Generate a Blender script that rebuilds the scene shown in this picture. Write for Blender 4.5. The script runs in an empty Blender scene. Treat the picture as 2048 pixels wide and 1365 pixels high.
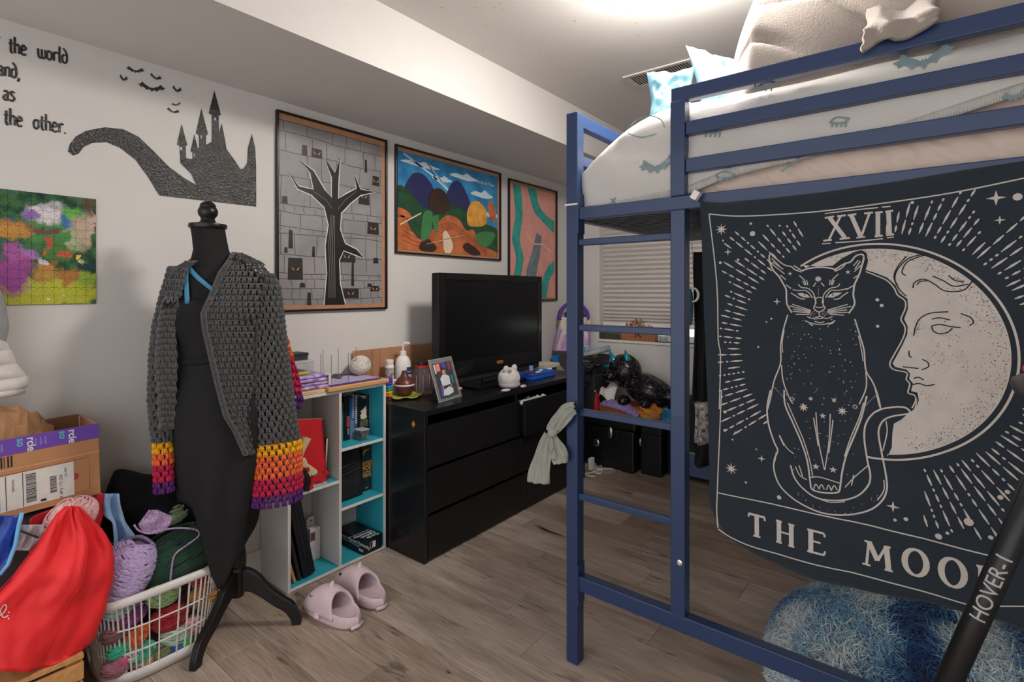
import bpy, bmesh, math, random
from mathutils import Vector, Matrix, noise as mnoise
random.seed(7)
S = bpy.context.scene
COL = S.collection
# ------------------------------------------------------------------ camera
F_PX, CXP, HORIZ = 1050.0, 1024.0, 585.0
ANG = math.atan(826.0 / 1050.0)
CA, SA = math.cos(ANG), math.sin(ANG)
H = 1.383
cam_d = bpy.data.cameras.new('camera')
cam = bpy.data.objects.new('camera', cam_d); COL.objects.link(cam)
cam.location = (0, 0, H); cam.rotation_euler = (math.pi / 2, 0, ANG)
cam_d.sensor_width = 36; cam_d.lens = F_PX / 2048 * 36
cam_d.shift_y = -(682.5 - HORIZ) / 2048; cam_d.clip_start = 0.05
S.camera = cam
# ------------------------------------------------------------------ world, exposure
w = bpy.data.worlds.new('world'); S.world = w; w.use_nodes = True
w.node_tree.nodes['Background'].inputs[0].default_value = (1.0, 0.985, 0.97, 1)
w.node_tree.nodes['Background'].inputs[1].default_value = 1.7
S.view_settings.view_transform = 'Standard'; S.view_settings.look = 'None'
S.view_settings.gamma = 1.0; S.view_settings.exposure = 0.14
S.view_settings.use_curve_mapping = False
LAMP_POS = (-0.75, 1.90); LAMP_E = 92.0

def P(px, py, X=None, Y=None, Z=None, t=None):
    """pixel of the 2048x1365 photograph -> point on a plane (or at camera depth t)"""
    u = (px - CXP) / F_PX; v = (HORIZ - py) / F_PX
    dx = u * CA - SA; dy = u * SA + CA
    if X is not None: t = X / dx
    elif Y is not None: t = Y / dy
    elif Z is not None: t = (Z - H) / v
    return Vector((t * dx, t * dy, H + t * v))

# ------------------------------------------------------------------ colours and materials
def lin(c): return c / 12.92 if c <= 0.04045 else ((c + 0.055) / 1.055) ** 2.4
def hexc(h):
    h = h.lstrip('#'); return tuple(lin(int(h[i:i + 2], 16) / 255) for i in (0, 2, 4)) + (1,)
MATS = {}
def mat(name, col, rough=0.55, metal=0.0, noise=None, bump=None, spec=0.5, trans=0.0, ior=1.45,
        alpha=1.0, coat=0.0, sheen=0.0, emit=None, stretch=None, col2=None, wave=None, subsurf=0):
    if name in MATS: return MATS[name]
    m = bpy.data.materials.new(name); m.use_nodes = True
    N, L = m.node_tree.nodes, m.node_tree.links
    b = N['Principled BSDF']; c = hexc(col)
    b.inputs['Base Color'].default_value = c; b.inputs['Roughness'].default_value = rough
    b.inputs['Metallic'].default_value = metal; b.inputs['Specular IOR Level'].default_value = spec
    b.inputs['Transmission Weight'].default_value = trans; b.inputs['IOR'].default_value = ior
    b.inputs['Alpha'].default_value = alpha; b.inputs['Coat Weight'].default_value = coat
    b.inputs['Sheen Weight'].default_value = sheen
    if emit: b.inputs['Emission Color'].default_value = hexc(emit[0]); b.inputs['Emission Strength'].default_value = emit[1]
    tc = N.new('ShaderNodeTexCoord'); vec = tc.outputs['Object']
    if stretch:
        mp = N.new('ShaderNodeMapping'); mp.inputs['Scale'].default_value = stretch
        L.new(vec, mp.inputs[0]); vec = mp.outputs[0]
    if noise or True:
        sc, am = noise or (30, 0.05)
        n = N.new('ShaderNodeTexNoise'); n.inputs['Scale'].default_value = sc; n.inputs['Detail'].default_value = 4
        L.new(vec, n.inputs['Vector'])
        r = N.new('ShaderNodeValToRGB')
        c2 = hexc(col2) if col2 else tuple(min(1, x * (1 + am)) for x in c[:3]) + (1,)
        c1 = c if col2 else tuple(x * (1 - am) for x in c[:3]) + (1,)
        r.color_ramp.elements[0].color = c1; r.color_ramp.elements[1].color = c2
        r.color_ramp.elements[0].position = 0.35; r.color_ramp.elements[1].position = 0.65
        L.new(n.outputs['Fac'], r.inputs[0]); L.new(r.outputs[0], b.inputs['Base Color'])
    if bump or wave:
        if wave:
            t = N.new('ShaderNodeTexWave'); t.inputs['Scale'].default_value = wave[0]; t.bands_direction = wave[3] if len(wave) > 3 else 'Z'
            t.inputs['Distortion'].default_value = wave[2] if len(wave) > 2 else 1.0
            bs = wave[1]; L.new(vec, t.inputs['Vector']); fo = t.outputs['Fac']
        else:
            t = N.new('ShaderNodeTexNoise'); t.inputs['Scale'].default_value = bump[0]; t.inputs['Detail'].default_value = 3
            bs = bump[1]; L.new(vec, t.inputs['Vector']); fo = t.outputs['Fac']
        bp = N.new('ShaderNodeBump'); bp.inputs['Strength'].default_value = bs; bp.inputs['Distance'].default_value = 0.01
        L.new(fo, bp.inputs['Height']); L.new(bp.outputs[0], b.inputs['Normal'])
    MATS[name] = m
    return m

# ------------------------------------------------------------------ mesh builder
def cr(pts, n=6, closed=False):
    """Catmull-Rom smoothing of a list of tuples"""
    pts = [Vector(p) for p in pts]; out = []; k = len(pts)
    for i in range(k if closed else k - 1):
        if closed: p0, p1, p2, p3 = pts[i - 1], pts[i], pts[(i + 1) % k], pts[(i + 2) % k]
        else: p0, p1, p2, p3 = pts[max(i - 1, 0)], pts[i], pts[i + 1], pts[min(i + 2, k - 1)]
        for j in range(n):
            t = j / n
            out.append(0.5 * ((2 * p1) + (p2 - p0) * t + (2 * p0 - 5 * p1 + 4 * p2 - p3) * t * t + (3 * p1 - p0 - 3 * p2 + p3) * t ** 3))
    if not closed: out.append(pts[-1])
    return out

class MB:
    def __init__(s): s.v = []; s.f = []; s.m = []; s.mi = 0
    def add(s, vs, fs):
        o = len(s.v); s.v += [tuple(x) for x in vs]
        s.f += [tuple(i + o for i in f) for f in fs]; s.m += [s.mi] * len(fs); return s
    def box(s, lo, hi, rot=None, piv=None):
        (a, b, c), (d, e, f) = lo, hi
        vs = [Vector(p) for p in ((a, b, c), (d, b, c), (d, e, c), (a, e, c), (a, b, f), (d, b, f), (d, e, f), (a, e, f))]
        if rot is not None:
            pv = Vector(piv) if piv is not None else (Vector(lo) + Vector(hi)) / 2
            vs = [rot @ (v - pv) + pv for v in vs]
        return s.add(vs, [(0, 3, 2, 1), (4, 5, 6, 7), (0, 1, 5, 4), (1, 2, 6, 5), (2, 3, 7, 6), (3, 0, 4, 7)])
    def cbox(s, c, d, rot=None):
        c = Vector(c); d = Vector(d) / 2
        return s.box(c - d, c + d, rot)
    def bar(s, p, q, w, h, up=(0, 0, 1)):
        p, q = Vector(p), Vector(q); d = (q - p).normalized(); up = Vector(up)
        sd = d.cross(up).normalized() * w / 2; u = sd.cross(d).normalized() * h / 2
        vs = [p - sd - u, p + sd - u, p + sd + u, p - sd + u, q - sd - u, q + sd - u, q + sd + u, q - sd + u]
        return s.add(vs, [(0, 1, 2, 3), (7, 6, 5, 4), (0, 4, 5, 1), (1, 5, 6, 2), (2, 6, 7, 3), (3, 7, 4, 0)])
    def tube(s, pts, r, n=8, closed=False, flat=1.0, up=None):
        pts = [Vector(p) for p in pts]; k = len(pts)
        rs = r if isinstance(r, (list, tuple)) else [r] * k
        d0 = (pts[1] - pts[0]).normalized()
        nrm = Vector(up) if up else (Vector((0, 0, 1)) if abs(d0.z) < .9 else Vector((1, 0, 0)))
        vs = []; fs = []
        for i in range(k):
            if closed: d = pts[(i + 1) % k] - pts[i - 1]
            else: d = pts[min(i + 1, k - 1)] - pts[max(i - 1, 0)]
            if d.length < 1e-9: d = d0
            d.normalize(); nrm = nrm - d * nrm.dot(d)
            if nrm.length < 1e-6: nrm = d.orthogonal()
            nrm.normalize(); b = d.cross(nrm)
            for j in range(n):
                a = 2 * math.pi * j / n
                vs.append(pts[i] + (nrm * math.cos(a) * flat + b * math.sin(a)) * rs[i])
        for i in range(k if closed else k - 1):
            i2 = (i + 1) % k
            for j in range(n):
                fs.append((i * n + j, i * n + (j + 1) % n, i2 * n + (j + 1) % n, i2 * n + j))
        if not closed: fs += [tuple(range(n - 1, -1, -1)), tuple(range((k - 1) * n, k * n))]
        return s.add(vs, fs)
    def lathe(s, prof, c=(0, 0, 0), n=24, sx=1, sy=1, rot=None, cap=True):
        c = Vector(c); vs = []; fs = []; k = len(prof)
        for r, z in prof:
            for j in range(n):
                a = 2 * math.pi * j / n; p = Vector((r * math.cos(a) * sx, r * math.sin(a) * sy, z))
                vs.append(c + (rot @ p if rot is not None else p))
        for i in range(k - 1):
            for j in range(n): fs.append((i * n + j, i * n + (j + 1) % n, (i + 1) * n + (j + 1) % n, (i + 1) * n + j))
        if cap: fs += [tuple(range(n - 1, -1, -1)), tuple(range((k - 1) * n, k * n))]
        return s.add(vs, fs)
    def ell(s, c, r, nu=16, nv=10, rot=None, wob=0, seed=0, wf=4.0):
        c = Vector(c); vs = []; fs = []
        if not hasattr(r, '__len__'): r = (r, r, r)
        for i in range(nv + 1):
            th = math.pi * i / nv
            for j in range(nu):
                ph = 2 * math.pi * j / nu
                d = Vector((math.sin(th) * math.cos(ph), math.sin(th) * math.sin(ph), math.cos(th)))
                k = 1 + wob * mnoise.noise(d * wf * .5 + Vector((seed, seed * 1.7, 0))) if wob else 1
                p = Vector((d.x * r[0], d.y * r[1], d.z * r[2])) * k
                vs.append(c + (rot @ p if rot is not None else p))
        for i in range(nv):
            for j in range(nu): fs.append((i * nu + j, (i + 1) * nu + j, (i + 1) * nu + (j + 1) % nu, i * nu + (j + 1) % nu))
        return s.add(vs, fs)
    def grid(s, fn, nu, nv, cu=False):
        vs = [fn(i / nu, j / nv) for j in range(nv + 1) for i in range(nu + (0 if cu else 1))]
        w = nu if cu else nu + 1
        fs = [(j * w + i, j * w + (i + 1) % w, (j + 1) * w + (i + 1) % w, (j + 1) * w + i) for j in range(nv) for i in range(nu)]
        return s.add(vs, fs)
    def prism(s, poly, fn, d0, d1):
        """extrude 2D outline; fn(u, v, d) -> xyz"""
        k = len(poly); vs = [fn(u, v, d0) for u, v in poly] + [fn(u, v, d1) for u, v in poly]
        fs = [tuple(range(k - 1, -1, -1)), tuple(range(k, 2 * k))] + [(i, (i + 1) % k, (i + 1) % k + k, i + k) for i in range(k)]
        return s.add(vs, fs)
    def fill(s, loops, fn, dv=1e9, du=1e9):
        """even-odd fill of 2D loops by exact trapezoids; fn(u, v) -> xyz"""
        loops = [[(p[0], p[1]) for p in lp] for lp in loops]
        ys = sorted({round(p[1], 7) for lp in loops for p in lp})
        lv = [ys[0]]
        for y in ys[1:]:
            if y - lv[-1] < 1e-7: continue
            n = max(1, math.ceil((y - lv[-1]) / dv)); a = lv[-1]
            lv += [a + (y - a) * (i + 1) / n for i in range(n)]
        ed = []
        for lp in loops:
            for i in range(len(lp)):
                a, b = lp[i], lp[(i + 1) % len(lp)]
                if abs(a[1] - b[1]) > 1e-9: ed.append((a, b) if a[1] < b[1] else (b, a))
        xa = lambda e, y: e[0][0] + (e[1][0] - e[0][0]) * (y - e[0][1]) / (e[1][1] - e[0][1])
        for y0, y1 in zip(lv, lv[1:]):
            ym = (y0 + y1) / 2
            xs = sorted((xa(e, ym), xa(e, y0), xa(e, y1)) for e in ed if e[0][1] < ym < e[1][1])
            for l, r in zip(xs[::2], xs[1::2]):
                n = max(1, min(200, math.ceil((r[0] - l[0]) / du)))
                vs = []
                for i in range(n + 1):
                    t = i / n
                    vs += [fn(l[1] + (r[1] - l[1]) * t, y0), fn(l[2] + (r[2] - l[2]) * t, y1)]
                s.add(vs, [(2 * i, 2 * i + 2, 2 * i + 3, 2 * i + 1) for i in range(n)])
        return s
    def stroke(s, pts, w, fn, closed=False):
        """flat ribbon; w scalar or per-point list"""
        pts = [Vector((p[0], p[1])) for p in pts]; k = len(pts)
        ws = w if isinstance(w, (list, tuple)) else [w] * k
        vs = []
        for i in range(k):
            a = pts[i - 1] if (i or closed) else pts[0]; b = pts[(i + 1) % k] if (i < k - 1 or closed) else pts[-1]
            d = b - a
            if d.length < 1e-9: d = Vector((1, 0))
            d.normalize(); nn = Vector((-d.y, d.x)) * ws[i] / 2
            vs += [fn(*(pts[i] + nn)), fn(*(pts[i] - nn))]
        fs = [(2 * i, 2 * i + 1, (2 * i + 3) % (2 * k), (2 * i + 2) % (2 * k)) for i in range(k if closed else k - 1)]
        return s.add(vs, fs)
    def dot(s, c, r, fn, n=8, ry=None):
        ry = ry or r
        return s.add([fn(c[0] + r * math.cos(2 * math.pi * i / n), c[1] + ry * math.sin(2 * math.pi * i / n)) for i in range(n)], [tuple(range(n))])
    def star(s, c, r0, r1, k, fn, rot=0.0):
        pts = [(c[0] + (r0 if i % 2 == 0 else r1) * math.sin(math.pi * i / k + rot), c[1] + (r0 if i % 2 == 0 else r1) * math.cos(math.pi * i / k + rot)) for i in range(2 * k)]
        vs = [fn(*c)] + [fn(*p) for p in pts]
        return s.add(vs, [(0, i + 1, (i + 1) % (2 * k) + 1) for i in range(2 * k)])
    def build(s, name, m, parent=None, smooth=None, bevel=0, seg=2, world=False, sub=0, solid=0):
        me = bpy.data.meshes.new(name); me.from_pydata(s.v, [], s.f)
        for x in (m if isinstance(m, (list, tuple)) else [m]): me.materials.append(x)
        if isinstance(m, (list, tuple)): me.polygons.foreach_set('material_index', s.m)
        if smooth is not None or sub:
            me.polygons.foreach_set('use_smooth', [True] * len(me.polygons))
            if smooth and smooth is not True: me.set_sharp_from_angle(angle=math.radians(smooth))
        me.update()
        o = bpy.data.objects.new(name, me); COL.objects.link(o)
        if parent is not None:
            o.parent = parent
            if world: o.matrix_parent_inverse = parent.matrix_basis.inverted()
        if solid:
            md = o.modifiers.new('solid', 'SOLIDIFY'); md.thickness = solid; md.offset = 0
        if sub:
            md = o.modifiers.new('sub', 'SUBSURF'); md.levels = sub; md.render_levels = sub
        if bevel:
            md = o.modifiers.new('bevel', 'BEVEL'); md.width = bevel; md.segments = seg; md.limit_method = 'ANGLE'
            md.angle_limit = math.radians(40); md.harden_normals = False
        return o

def tag(o, label=None, cat=None, group=None, kind=None):
    if label: o['label'] = label
    if cat: o['category'] = cat
    if group: o['group'] = group
    if kind: o['kind'] = kind
    return o
def thing(name, label, cat, loc=(0, 0, 0), rotz=0, group=None):
    o = bpy.data.objects.new(name, None); COL.objects.link(o)
    o.empty_display_size = .05
    o.location = loc; o.rotation_euler = (0, 0, rotz)
    o.matrix_basis = Matrix.Translation(loc) @ Matrix.Rotation(rotz, 4, 'Z')
    return tag(o, label, cat, group)
def copy_tree(o, parent=None):
    c = o.copy(); COL.objects.link(c)
    if parent is not None: c.parent = parent
    for ch in list(o.children): copy_tree(ch, c)
    return c
def struct(o): o['kind'] = 'structure'; return o
def text_mesh(name, body, size, m, parent, mtx, extrude=0.0004, align='LEFT', shear=0, space=1.0, thick=0.0):
    cu = bpy.data.curves.new(name, 'FONT'); cu.body = body; cu.size = size; cu.extrude = extrude
    cu.align_x = align; cu.shear = shear; cu.space_character = space; cu.offset = thick
    tmp = bpy.data.objects.new(name + '_tmp', cu); COL.objects.link(tmp)
    me = bpy.data.meshes.new_from_object(tmp.evaluated_get(bpy.context.evaluated_depsgraph_get()))
    bpy.data.objects.remove(tmp); me.name = name
    me.transform(mtx); me.materials.clear(); me.materials.append(m)
    o = bpy.data.objects.new(name, me); COL.objects.link(o)
    if parent is not None: o.parent = parent; o.matrix_parent_inverse = parent.matrix_basis.inverted()
    return o
def frame(o, x, y):
    """matrix with origin o, local x axis x, local y axis y"""
    x = Vector(x).normalized(); y = Vector(y); z = x.cross(y).normalized(); y = z.cross(x)
    m = Matrix((x, y, z)).transposed().to_4x4(); m.translation = Vector(o); return m
RZ = lambda a: Matrix.Rotation(math.radians(a), 3, 'Z')
RX = lambda a: Matrix.Rotation(math.radians(a), 3, 'X')
RY = lambda a: Matrix.Rotation(math.radians(a), 3, 'Y')
# ================================================================== THE ROOM
WX, BY, CZ, SFX, SFZ = -2.55, 4.05, 2.63, -1.84, 2.345
XR, YF = 1.35, -1.2
m_wall = mat('wall_paint', '#d2cfcd', 0.7, noise=(3, .015), bump=(220, .05))
m_ceil = mat('ceiling_paint', '#d6d2ce', 0.75, noise=(4, .012), bump=(160, .06))
m_trim = mat('white_trim', '#dcdad6', 0.4)
# floor: planks along X
def plank_mat():
    m = bpy.data.materials.new('vinyl_plank'); m.use_nodes = True
    N, L = m.node_tree.nodes, m.node_tree.links; b = N['Principled BSDF']
    tc = N.new('ShaderNodeTexCoord'); oi = N.new('ShaderNodeObjectInfo')
    ad = N.new('ShaderNodeVectorMath'); ad.operation = 'ADD'
    mu = N.new('ShaderNodeMath'); mu.operation = 'MULTIPLY'; mu.inputs[1].default_value = 37
    L.new(oi.outputs['Random'], mu.inputs[0]); L.new(tc.outputs['Object'], ad.inputs[0]); L.new(mu.outputs[0], ad.inputs[1])
    def nz(scale, st, det, dist=0):
        mp = N.new('ShaderNodeMapping'); mp.inputs['Scale'].default_value = st; L.new(ad.outputs[0], mp.inputs[0])
        t = N.new('ShaderNodeTexNoise'); t.inputs['Scale'].default_value = scale; t.inputs['Detail'].default_value = det
        t.inputs['Distortion'].default_value = dist; L.new(mp.outputs[0], t.inputs[0]); return t.outputs['Fac']
    def ramp(f, e):
        r = N.new('ShaderNodeValToRGB'); L.new(f, r.inputs[0]); cr_ = r.color_ramp
        while len(cr_.elements) < len(e): cr_.elements.new(.5)
        for k, (p, c) in zip(cr_.elements, e): k.position = p; k.color = hexc(c)
        return r.outputs[0]
    def mix(a, bb, f, mode='MIX'):
        x = N.new('ShaderNodeMix'); x.data_type = 'RGBA'; x.blend_type = mode
        L.new(a, x.inputs[6]); L.new(bb, x.inputs[7])
        if isinstance(f, float): x.inputs[0].default_value = f
        else: L.new(f, x.inputs[0])
        return x.outputs[2]
    base = ramp(nz(2.2, (1, 5, 1), 5, .6), [(.3, '#a39489'), (.5, '#bfb0a3'), (.7, '#d0c1b4')])
    fine = ramp(nz(9, (1, 26, 1), 6, .3), [(.35, '#b3a79f'), (.6, '#ffffff')])
    c = mix(base, fine, .55, 'MULTIPLY')
    dark = ramp(nz(3.1, (1, 7, 1), 3, 1.6), [(.57, '#000000'), (.68, '#ffffff')])
    knot = ramp(nz(2.2, (1, 1.6, 1), 2, .8), [(.50, '#000000'), (.64, '#ffffff')])
    dk = N.new('ShaderNodeMath'); dk.operation = 'MULTIPLY'; L.new(dark, dk.inputs[0]); L.new(knot, dk.inputs[1])
    blk = N.new('ShaderNodeRGB'); blk.outputs[0].default_value = hexc('#41372f')
    c = mix(c, blk.outputs[0], dk.outputs[0])
    tone = ramp(oi.outputs['Random'], [(0, '#d2cac4'), (1, '#ffffff')])
    c = mix(c, tone, 1.0, 'MULTIPLY')
    L.new(c, b.inputs['Base Color']); b.inputs['Roughness'].default_value = .42
    bp = N.new('ShaderNodeBump'); bp.inputs['Strength'].default_value = .12; bp.inputs['Distance'].default_value = .004
    L.new(fine, bp.inputs['Height']); L.new(bp.outputs[0], b.inputs['Normal'])
    return m
m_plank = plank_mat()
fl = struct(MB().box((WX - .1, YF - 1.2, -.1), (XR + .1, BY + .1, -.006)).build('floor', mat('subfloor', '#4a413a', .8)))
PW, PL = 0.181, 1.22
pm = MB().box((0, 0, -.006), (PL - .0012, PW - .0012, 0)).build('floor_plank', m_plank, fl, bevel=.0008, seg=1)
first = True; row = 0; y = 1.402 - PW * 20
while y < BY:
    x = WX - [0.25, .95, .55, 1.1, .1, .75][row % 6]
    while x < XR:
        if x + PL > WX and y + PW > YF - 1.0:
            if first: o = pm; first = False
            else: o = pm.copy(); COL.objects.link(o); o.parent = fl
            o.location = (x, y, 0)
        x += PL
    y += PW; row += 1
WALLH = CZ
struct(MB().box((WX - .12, YF, 0), (WX, BY + .12, WALLH)).build('wall_left', m_wall))
struct(MB().box((WX - .12, YF, CZ), (XR, BY + .12, CZ + .1)).build('ceiling', m_ceil))
struct(MB().box((WX, YF, SFZ), (SFX, BY, CZ)).build('ceiling_soffit', m_wall))
struct(MB().box((XR, YF, 0), (XR + .12, BY + .12, CZ)).build('wall_right', m_wall))
# window opening in back wall
wl = P(1199, 600, Y=BY).x; wr = wl + 1.15
wz0 = P(1250, 681, Y=BY).z; wz1 = 2.12
b = MB()
b.box((WX, BY, 0), (XR, BY + .14, wz0)); b.box((WX, BY, wz1), (XR, BY + .14, CZ))
b.box((WX, BY, wz0), (wl, BY + .14, wz1)); b.box((wr, BY, wz0), (XR, BY + .14, wz1))
struct(b.build('wall_back', m_wall))
struct(MB().box((WX, YF, 0), (WX + .014, BY, .13)).build('baseboard_left', m_trim, bevel=.004))
struct(MB().box((WX + .014, BY - .014, 0), (XR, BY, .13)).build('baseboard_back', m_trim, bevel=.004))
# window
win = struct(bpy.data.objects.new('window_1', None)); COL.objects.link(win)
m_vinyl = mat('window_vinyl', '#dfe0dc', .35)
b = MB(); fy0, fy1 = BY + .075, BY + .125
for (x0, x1, z0, z1) in ((wl, wl + .045, wz0, wz1), (wr - .045, wr, wz0, wz1), (wl + .045, wr - .045, wz0, wz0 + .05), (wl + .045, wr - .045, wz1 - .045, wz1), ((wl + wr) / 2 - .02, (wl + wr) / 2 + .02, wz0 + .05, wz1 - .045)):
    b.box((x0, fy0, z0), (x1, fy1, z1))
b.build('window_frame', m_vinyl, win, bevel=.004)
for k, (x0, x1) in enumerate(((wl + .045, (wl + wr) / 2 - .02), ((wl + wr) / 2 + .02, wr - .045))):
    MB().box((x0, fy0 + .02, wz0 + .05), (x1, fy0 + .026, wz1 - .045)).build('pane', mat('window_glass', '#e6f2ec', .02, trans=1.0, ior=1.2), win)
MB().box((wl - .012, BY - .012, wz0 - .022), (wr + .012, BY + .075, wz0)).build('window_sill', m_trim, win, bevel=.004)
# pleated shade
m_shade = mat('pleated_shade_fabric', '#cfcac6', .8, noise=(60, .03))
sz0 = P(1270, 654, Y=BY + .05).z
blind = thing('window_shade', 'grey-white pleated fabric shade lowered almost to the window sill', 'window shade', (wl + .5, BY + .05, sz0))
zs = [sz0 + .03]; d = .011
while zs[-1] < wz1 - .03: zs.append(zs[-1] + d); d = min(.0195, d * 1.06)
b = MB(); pts = []
for i, z in enumerate(zs): pts.append((BY + .05 + (.012 if i % 2 else -.012), z))
x0, x1 = wl + .012, wr - .012
vs = [(x, y_, z) for (y_, z) in pts for x in (x0, x1)]
b.add(vs, [(2 * i, 2 * i + 1, 2 * i + 3, 2 * i + 2) for i in range(len(pts) - 1)])
b.build('pleats', m_shade, blind, world=True, solid=.001)
MB().box((x0, BY + .036, sz0), (x1, BY + .064, sz0 + .032)).build('bottom_rail', m_vinyl, blind, world=True, bevel=.004)
MB().box((x0, BY + .03, wz1 - .035), (x1, BY + .07, wz1 - .002)).build('head_rail', m_vinyl, blind, world=True, bevel=.004)
# outside: bright overcast yard wall behind window
# ceiling light fixture
lamp = thing('ceiling_light', 'round frosted glass ceiling light above the loft bed', 'lamp', (LAMP_POS[0], LAMP_POS[1], CZ))
MB().lathe([(.215, 0), (.22, -.012), (.215, -.025), (.195, -.027)], n=32).build('base', mat('lamp_white', '#e8e6e2', .4), lamp, smooth=40)
MB().lathe([(.195, -.026), (.196, -.05), (.17, -.085), (.11, -.108), (.04, -.118), (.002, -.12)], n=32).build('glass_dome', mat('lamp_glass', '#fff6ea', .5, emit=('#fff7ee', LAMP_E)), lamp, smooth=True)
# ceiling vent
vc = P(1325, 147, Z=CZ); vent = thing('ceiling_vent', 'off-white metal air vent grille set in the ceiling above the bed pillows', 'vent', (vc.x, vc.y, CZ), rotz=math.pi / 2)
a = MB()
for (x0, x1, y0, y1) in ((-.10, -.075, -.2, .2), (.075, .10, -.2, .2), (-.075, .075, -.2, -.175), (-.075, .075, .175, .2)): a.box((x0, y0, -.008), (x1, y1, 0))
m_vent = mat('vent_metal', '#c9c2bd', .45)
a.build('frame', m_vent, vent, bevel=.002)
MB().box((-.074, -.174, -.0015), (.074, .174, -.0005)).build('backing', mat('vent_dark', '#4a4441', .7), vent)
for k in range(23):
    yy = -.168 + k * .0153
    o = MB().box((-.074, -.0048, -.0012), (.074, .0048, 0), rot=RX(22), piv=(0, 0, 0)).build('slat', m_vent, vent); o.location = (0, yy, -.005)
# glow stars on the ceiling
rs = random.Random(3); m_star = mat('glow_star_plastic', '#cfcf6a', .5, noise=(40, .1))
sm = None; k = 0
while k < 60:
    px, py = rs.uniform(800, 1460), rs.uniform(0, 215)
    q = P(px, py, Z=CZ)
    if not (SFX + .06 < q.x) or q.y > BY - .2 or (q - vc).length < .28: continue
    if sm is None:
        st = MB(); st.star((0, 0), .012, .005, 5, lambda u, v: (u, v, -.0006)); st.star((0, 0), .012, .005, 5, lambda u, v: (u, -v, 0))
        sm = st.build('glow_star', m_star); o = sm
    else: o = sm.copy(); COL.objects.link(o)
    sc = rs.uniform(.35, .8); o.location = (q.x, q.y, CZ - .0005); o.scale = (sc, sc, 1); o.rotation_euler = (0, 0, rs.uniform(0, 6))
    tag(o, 'tiny pale yellow glow star sticker stuck on the white ceiling', 'sticker', 'glow stars scattered over the ceiling'); k += 1
# ================================================================== LOFT BED
YB = 1.674; XA = -1.058; TW = .048; YK = 2.70; XE = .96
m_blue = mat('blue_powder_coat', '#22375f', .36, noise=(20, .04), bump=(500, .02), coat=.15)
BT, SR1, SR0 = 2.053, 1.697, 1.652
bed = thing('loft_bed', 'tall blue metal loft bed with a built-in ladder and guard rails', 'bed', (XA, YB, 0))
XL = -.657   # ladder post left side
def bb(name, lo, hi, par=bed, bev=.003, m=m_blue):
    return MB().box(lo, hi).build(name, m, par, world=True, bevel=bev)
for x in (XA, XE):
    for y in (YB, YK):
        bb('post', (x, y, 0), (x + TW, y + TW, BT))
# ladder
bb('ladder_post', (XL, YB, .33), (XL + TW, YB + TW, SR0))
for z in (1.568, 1.252, .938, .625):
    bb('rung', (XA + TW, YB + .008, z - .012), (XL, YB + .034, z + .012))
# rails
bb('side_rail', (XA + TW, YB + .004, SR0), (XE, YB + .04, SR1))
bb('side_rail', (XA + TW, YK + .008, SR0), (XE, YK + .044, SR1))
bb('bottom_rail', (XA + TW, YB + .002, .278), (XE, YB + .042, .332))
bb('bottom_rail', (XA + TW, YK + .005, .43), (XE, YK + .045, .545))
# guard
bb('guard_post', (XL, YB, SR1), (XL + TW, YB + TW, BT - .046))
for z0, z1 in ((BT - .046, BT), (1.893, 1.936), (1.771, 1.816)):
    bb('guard_rail', (XL if z1 == BT else XL + TW, YB + .006, z0), (XE, YB + .04, z1))
    bb('guard_rail', (XA + TW, YK + .008, z0), (XE, YK + .042, z1))
for x in (XA, XE):
    for z0, z1 in ((BT - .046, BT), (1.86, 1.90), (SR0, SR1)):
        bb('end_rail', (x + .006, YB + TW, z0), (x + .042, YK, z1))
# joint flanges
for (x, y, z, s) in ((XA + TW, YB + .02, .30, 1), (XA + TW, YB + .02, 1.675, 1), (XA + TW, YK + .025, .48, 1)):
    fo = bb('joint_bracket', (x, y - .024, z - .075), (x + .006, y + .024, z + .075), bev=.002)
bolt = MB().lathe([(.0095, 0), (.0095, .002), (.006, .004), (.003, .0045), (.001, .0035)], n=16, rot=RX(90)).build('bolt', mat('bolt_steel', '#d8d6d2', .25, metal=.9), bed, smooth=40)
q = P(1359, 1126, Y=YB); bolt.matrix_parent_inverse = bed.matrix_basis.inverted(); bolt.location = (q.x, YB, q.z)
# slats (dark steel) under the mattress
m_slat = mat('dark_slat_steel', '#1c2033', .4)
sl = None
for i in range(24):
    y = YB + TW + .02 + i * (YK - YB - TW - .05) / 23
    o = MB().box((XA + .045, -.011, -.012), (XE + .003, .011, .004)).build('slat', m_slat, bed, world=True) if sl is None else sl.copy()
    if sl is None: sl = o
    else: COL.objects.link(o)
    o.location = (0, y, SR0 + .012)
# zip tie
q = P(1130, 411, Y=YB)
MB().tube([(XA - .002, YB - .002, q.z), (XA + TW + .002, YB - .002, q.z), (XA + TW + .002, YB + TW + .002, q.z), (XA - .002, YB + TW + .002, q.z)], .0035, n=6, closed=True).build('white_cord_tie', mat('white_cord', '#e6e4e0', .6), bed, world=True)
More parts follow.
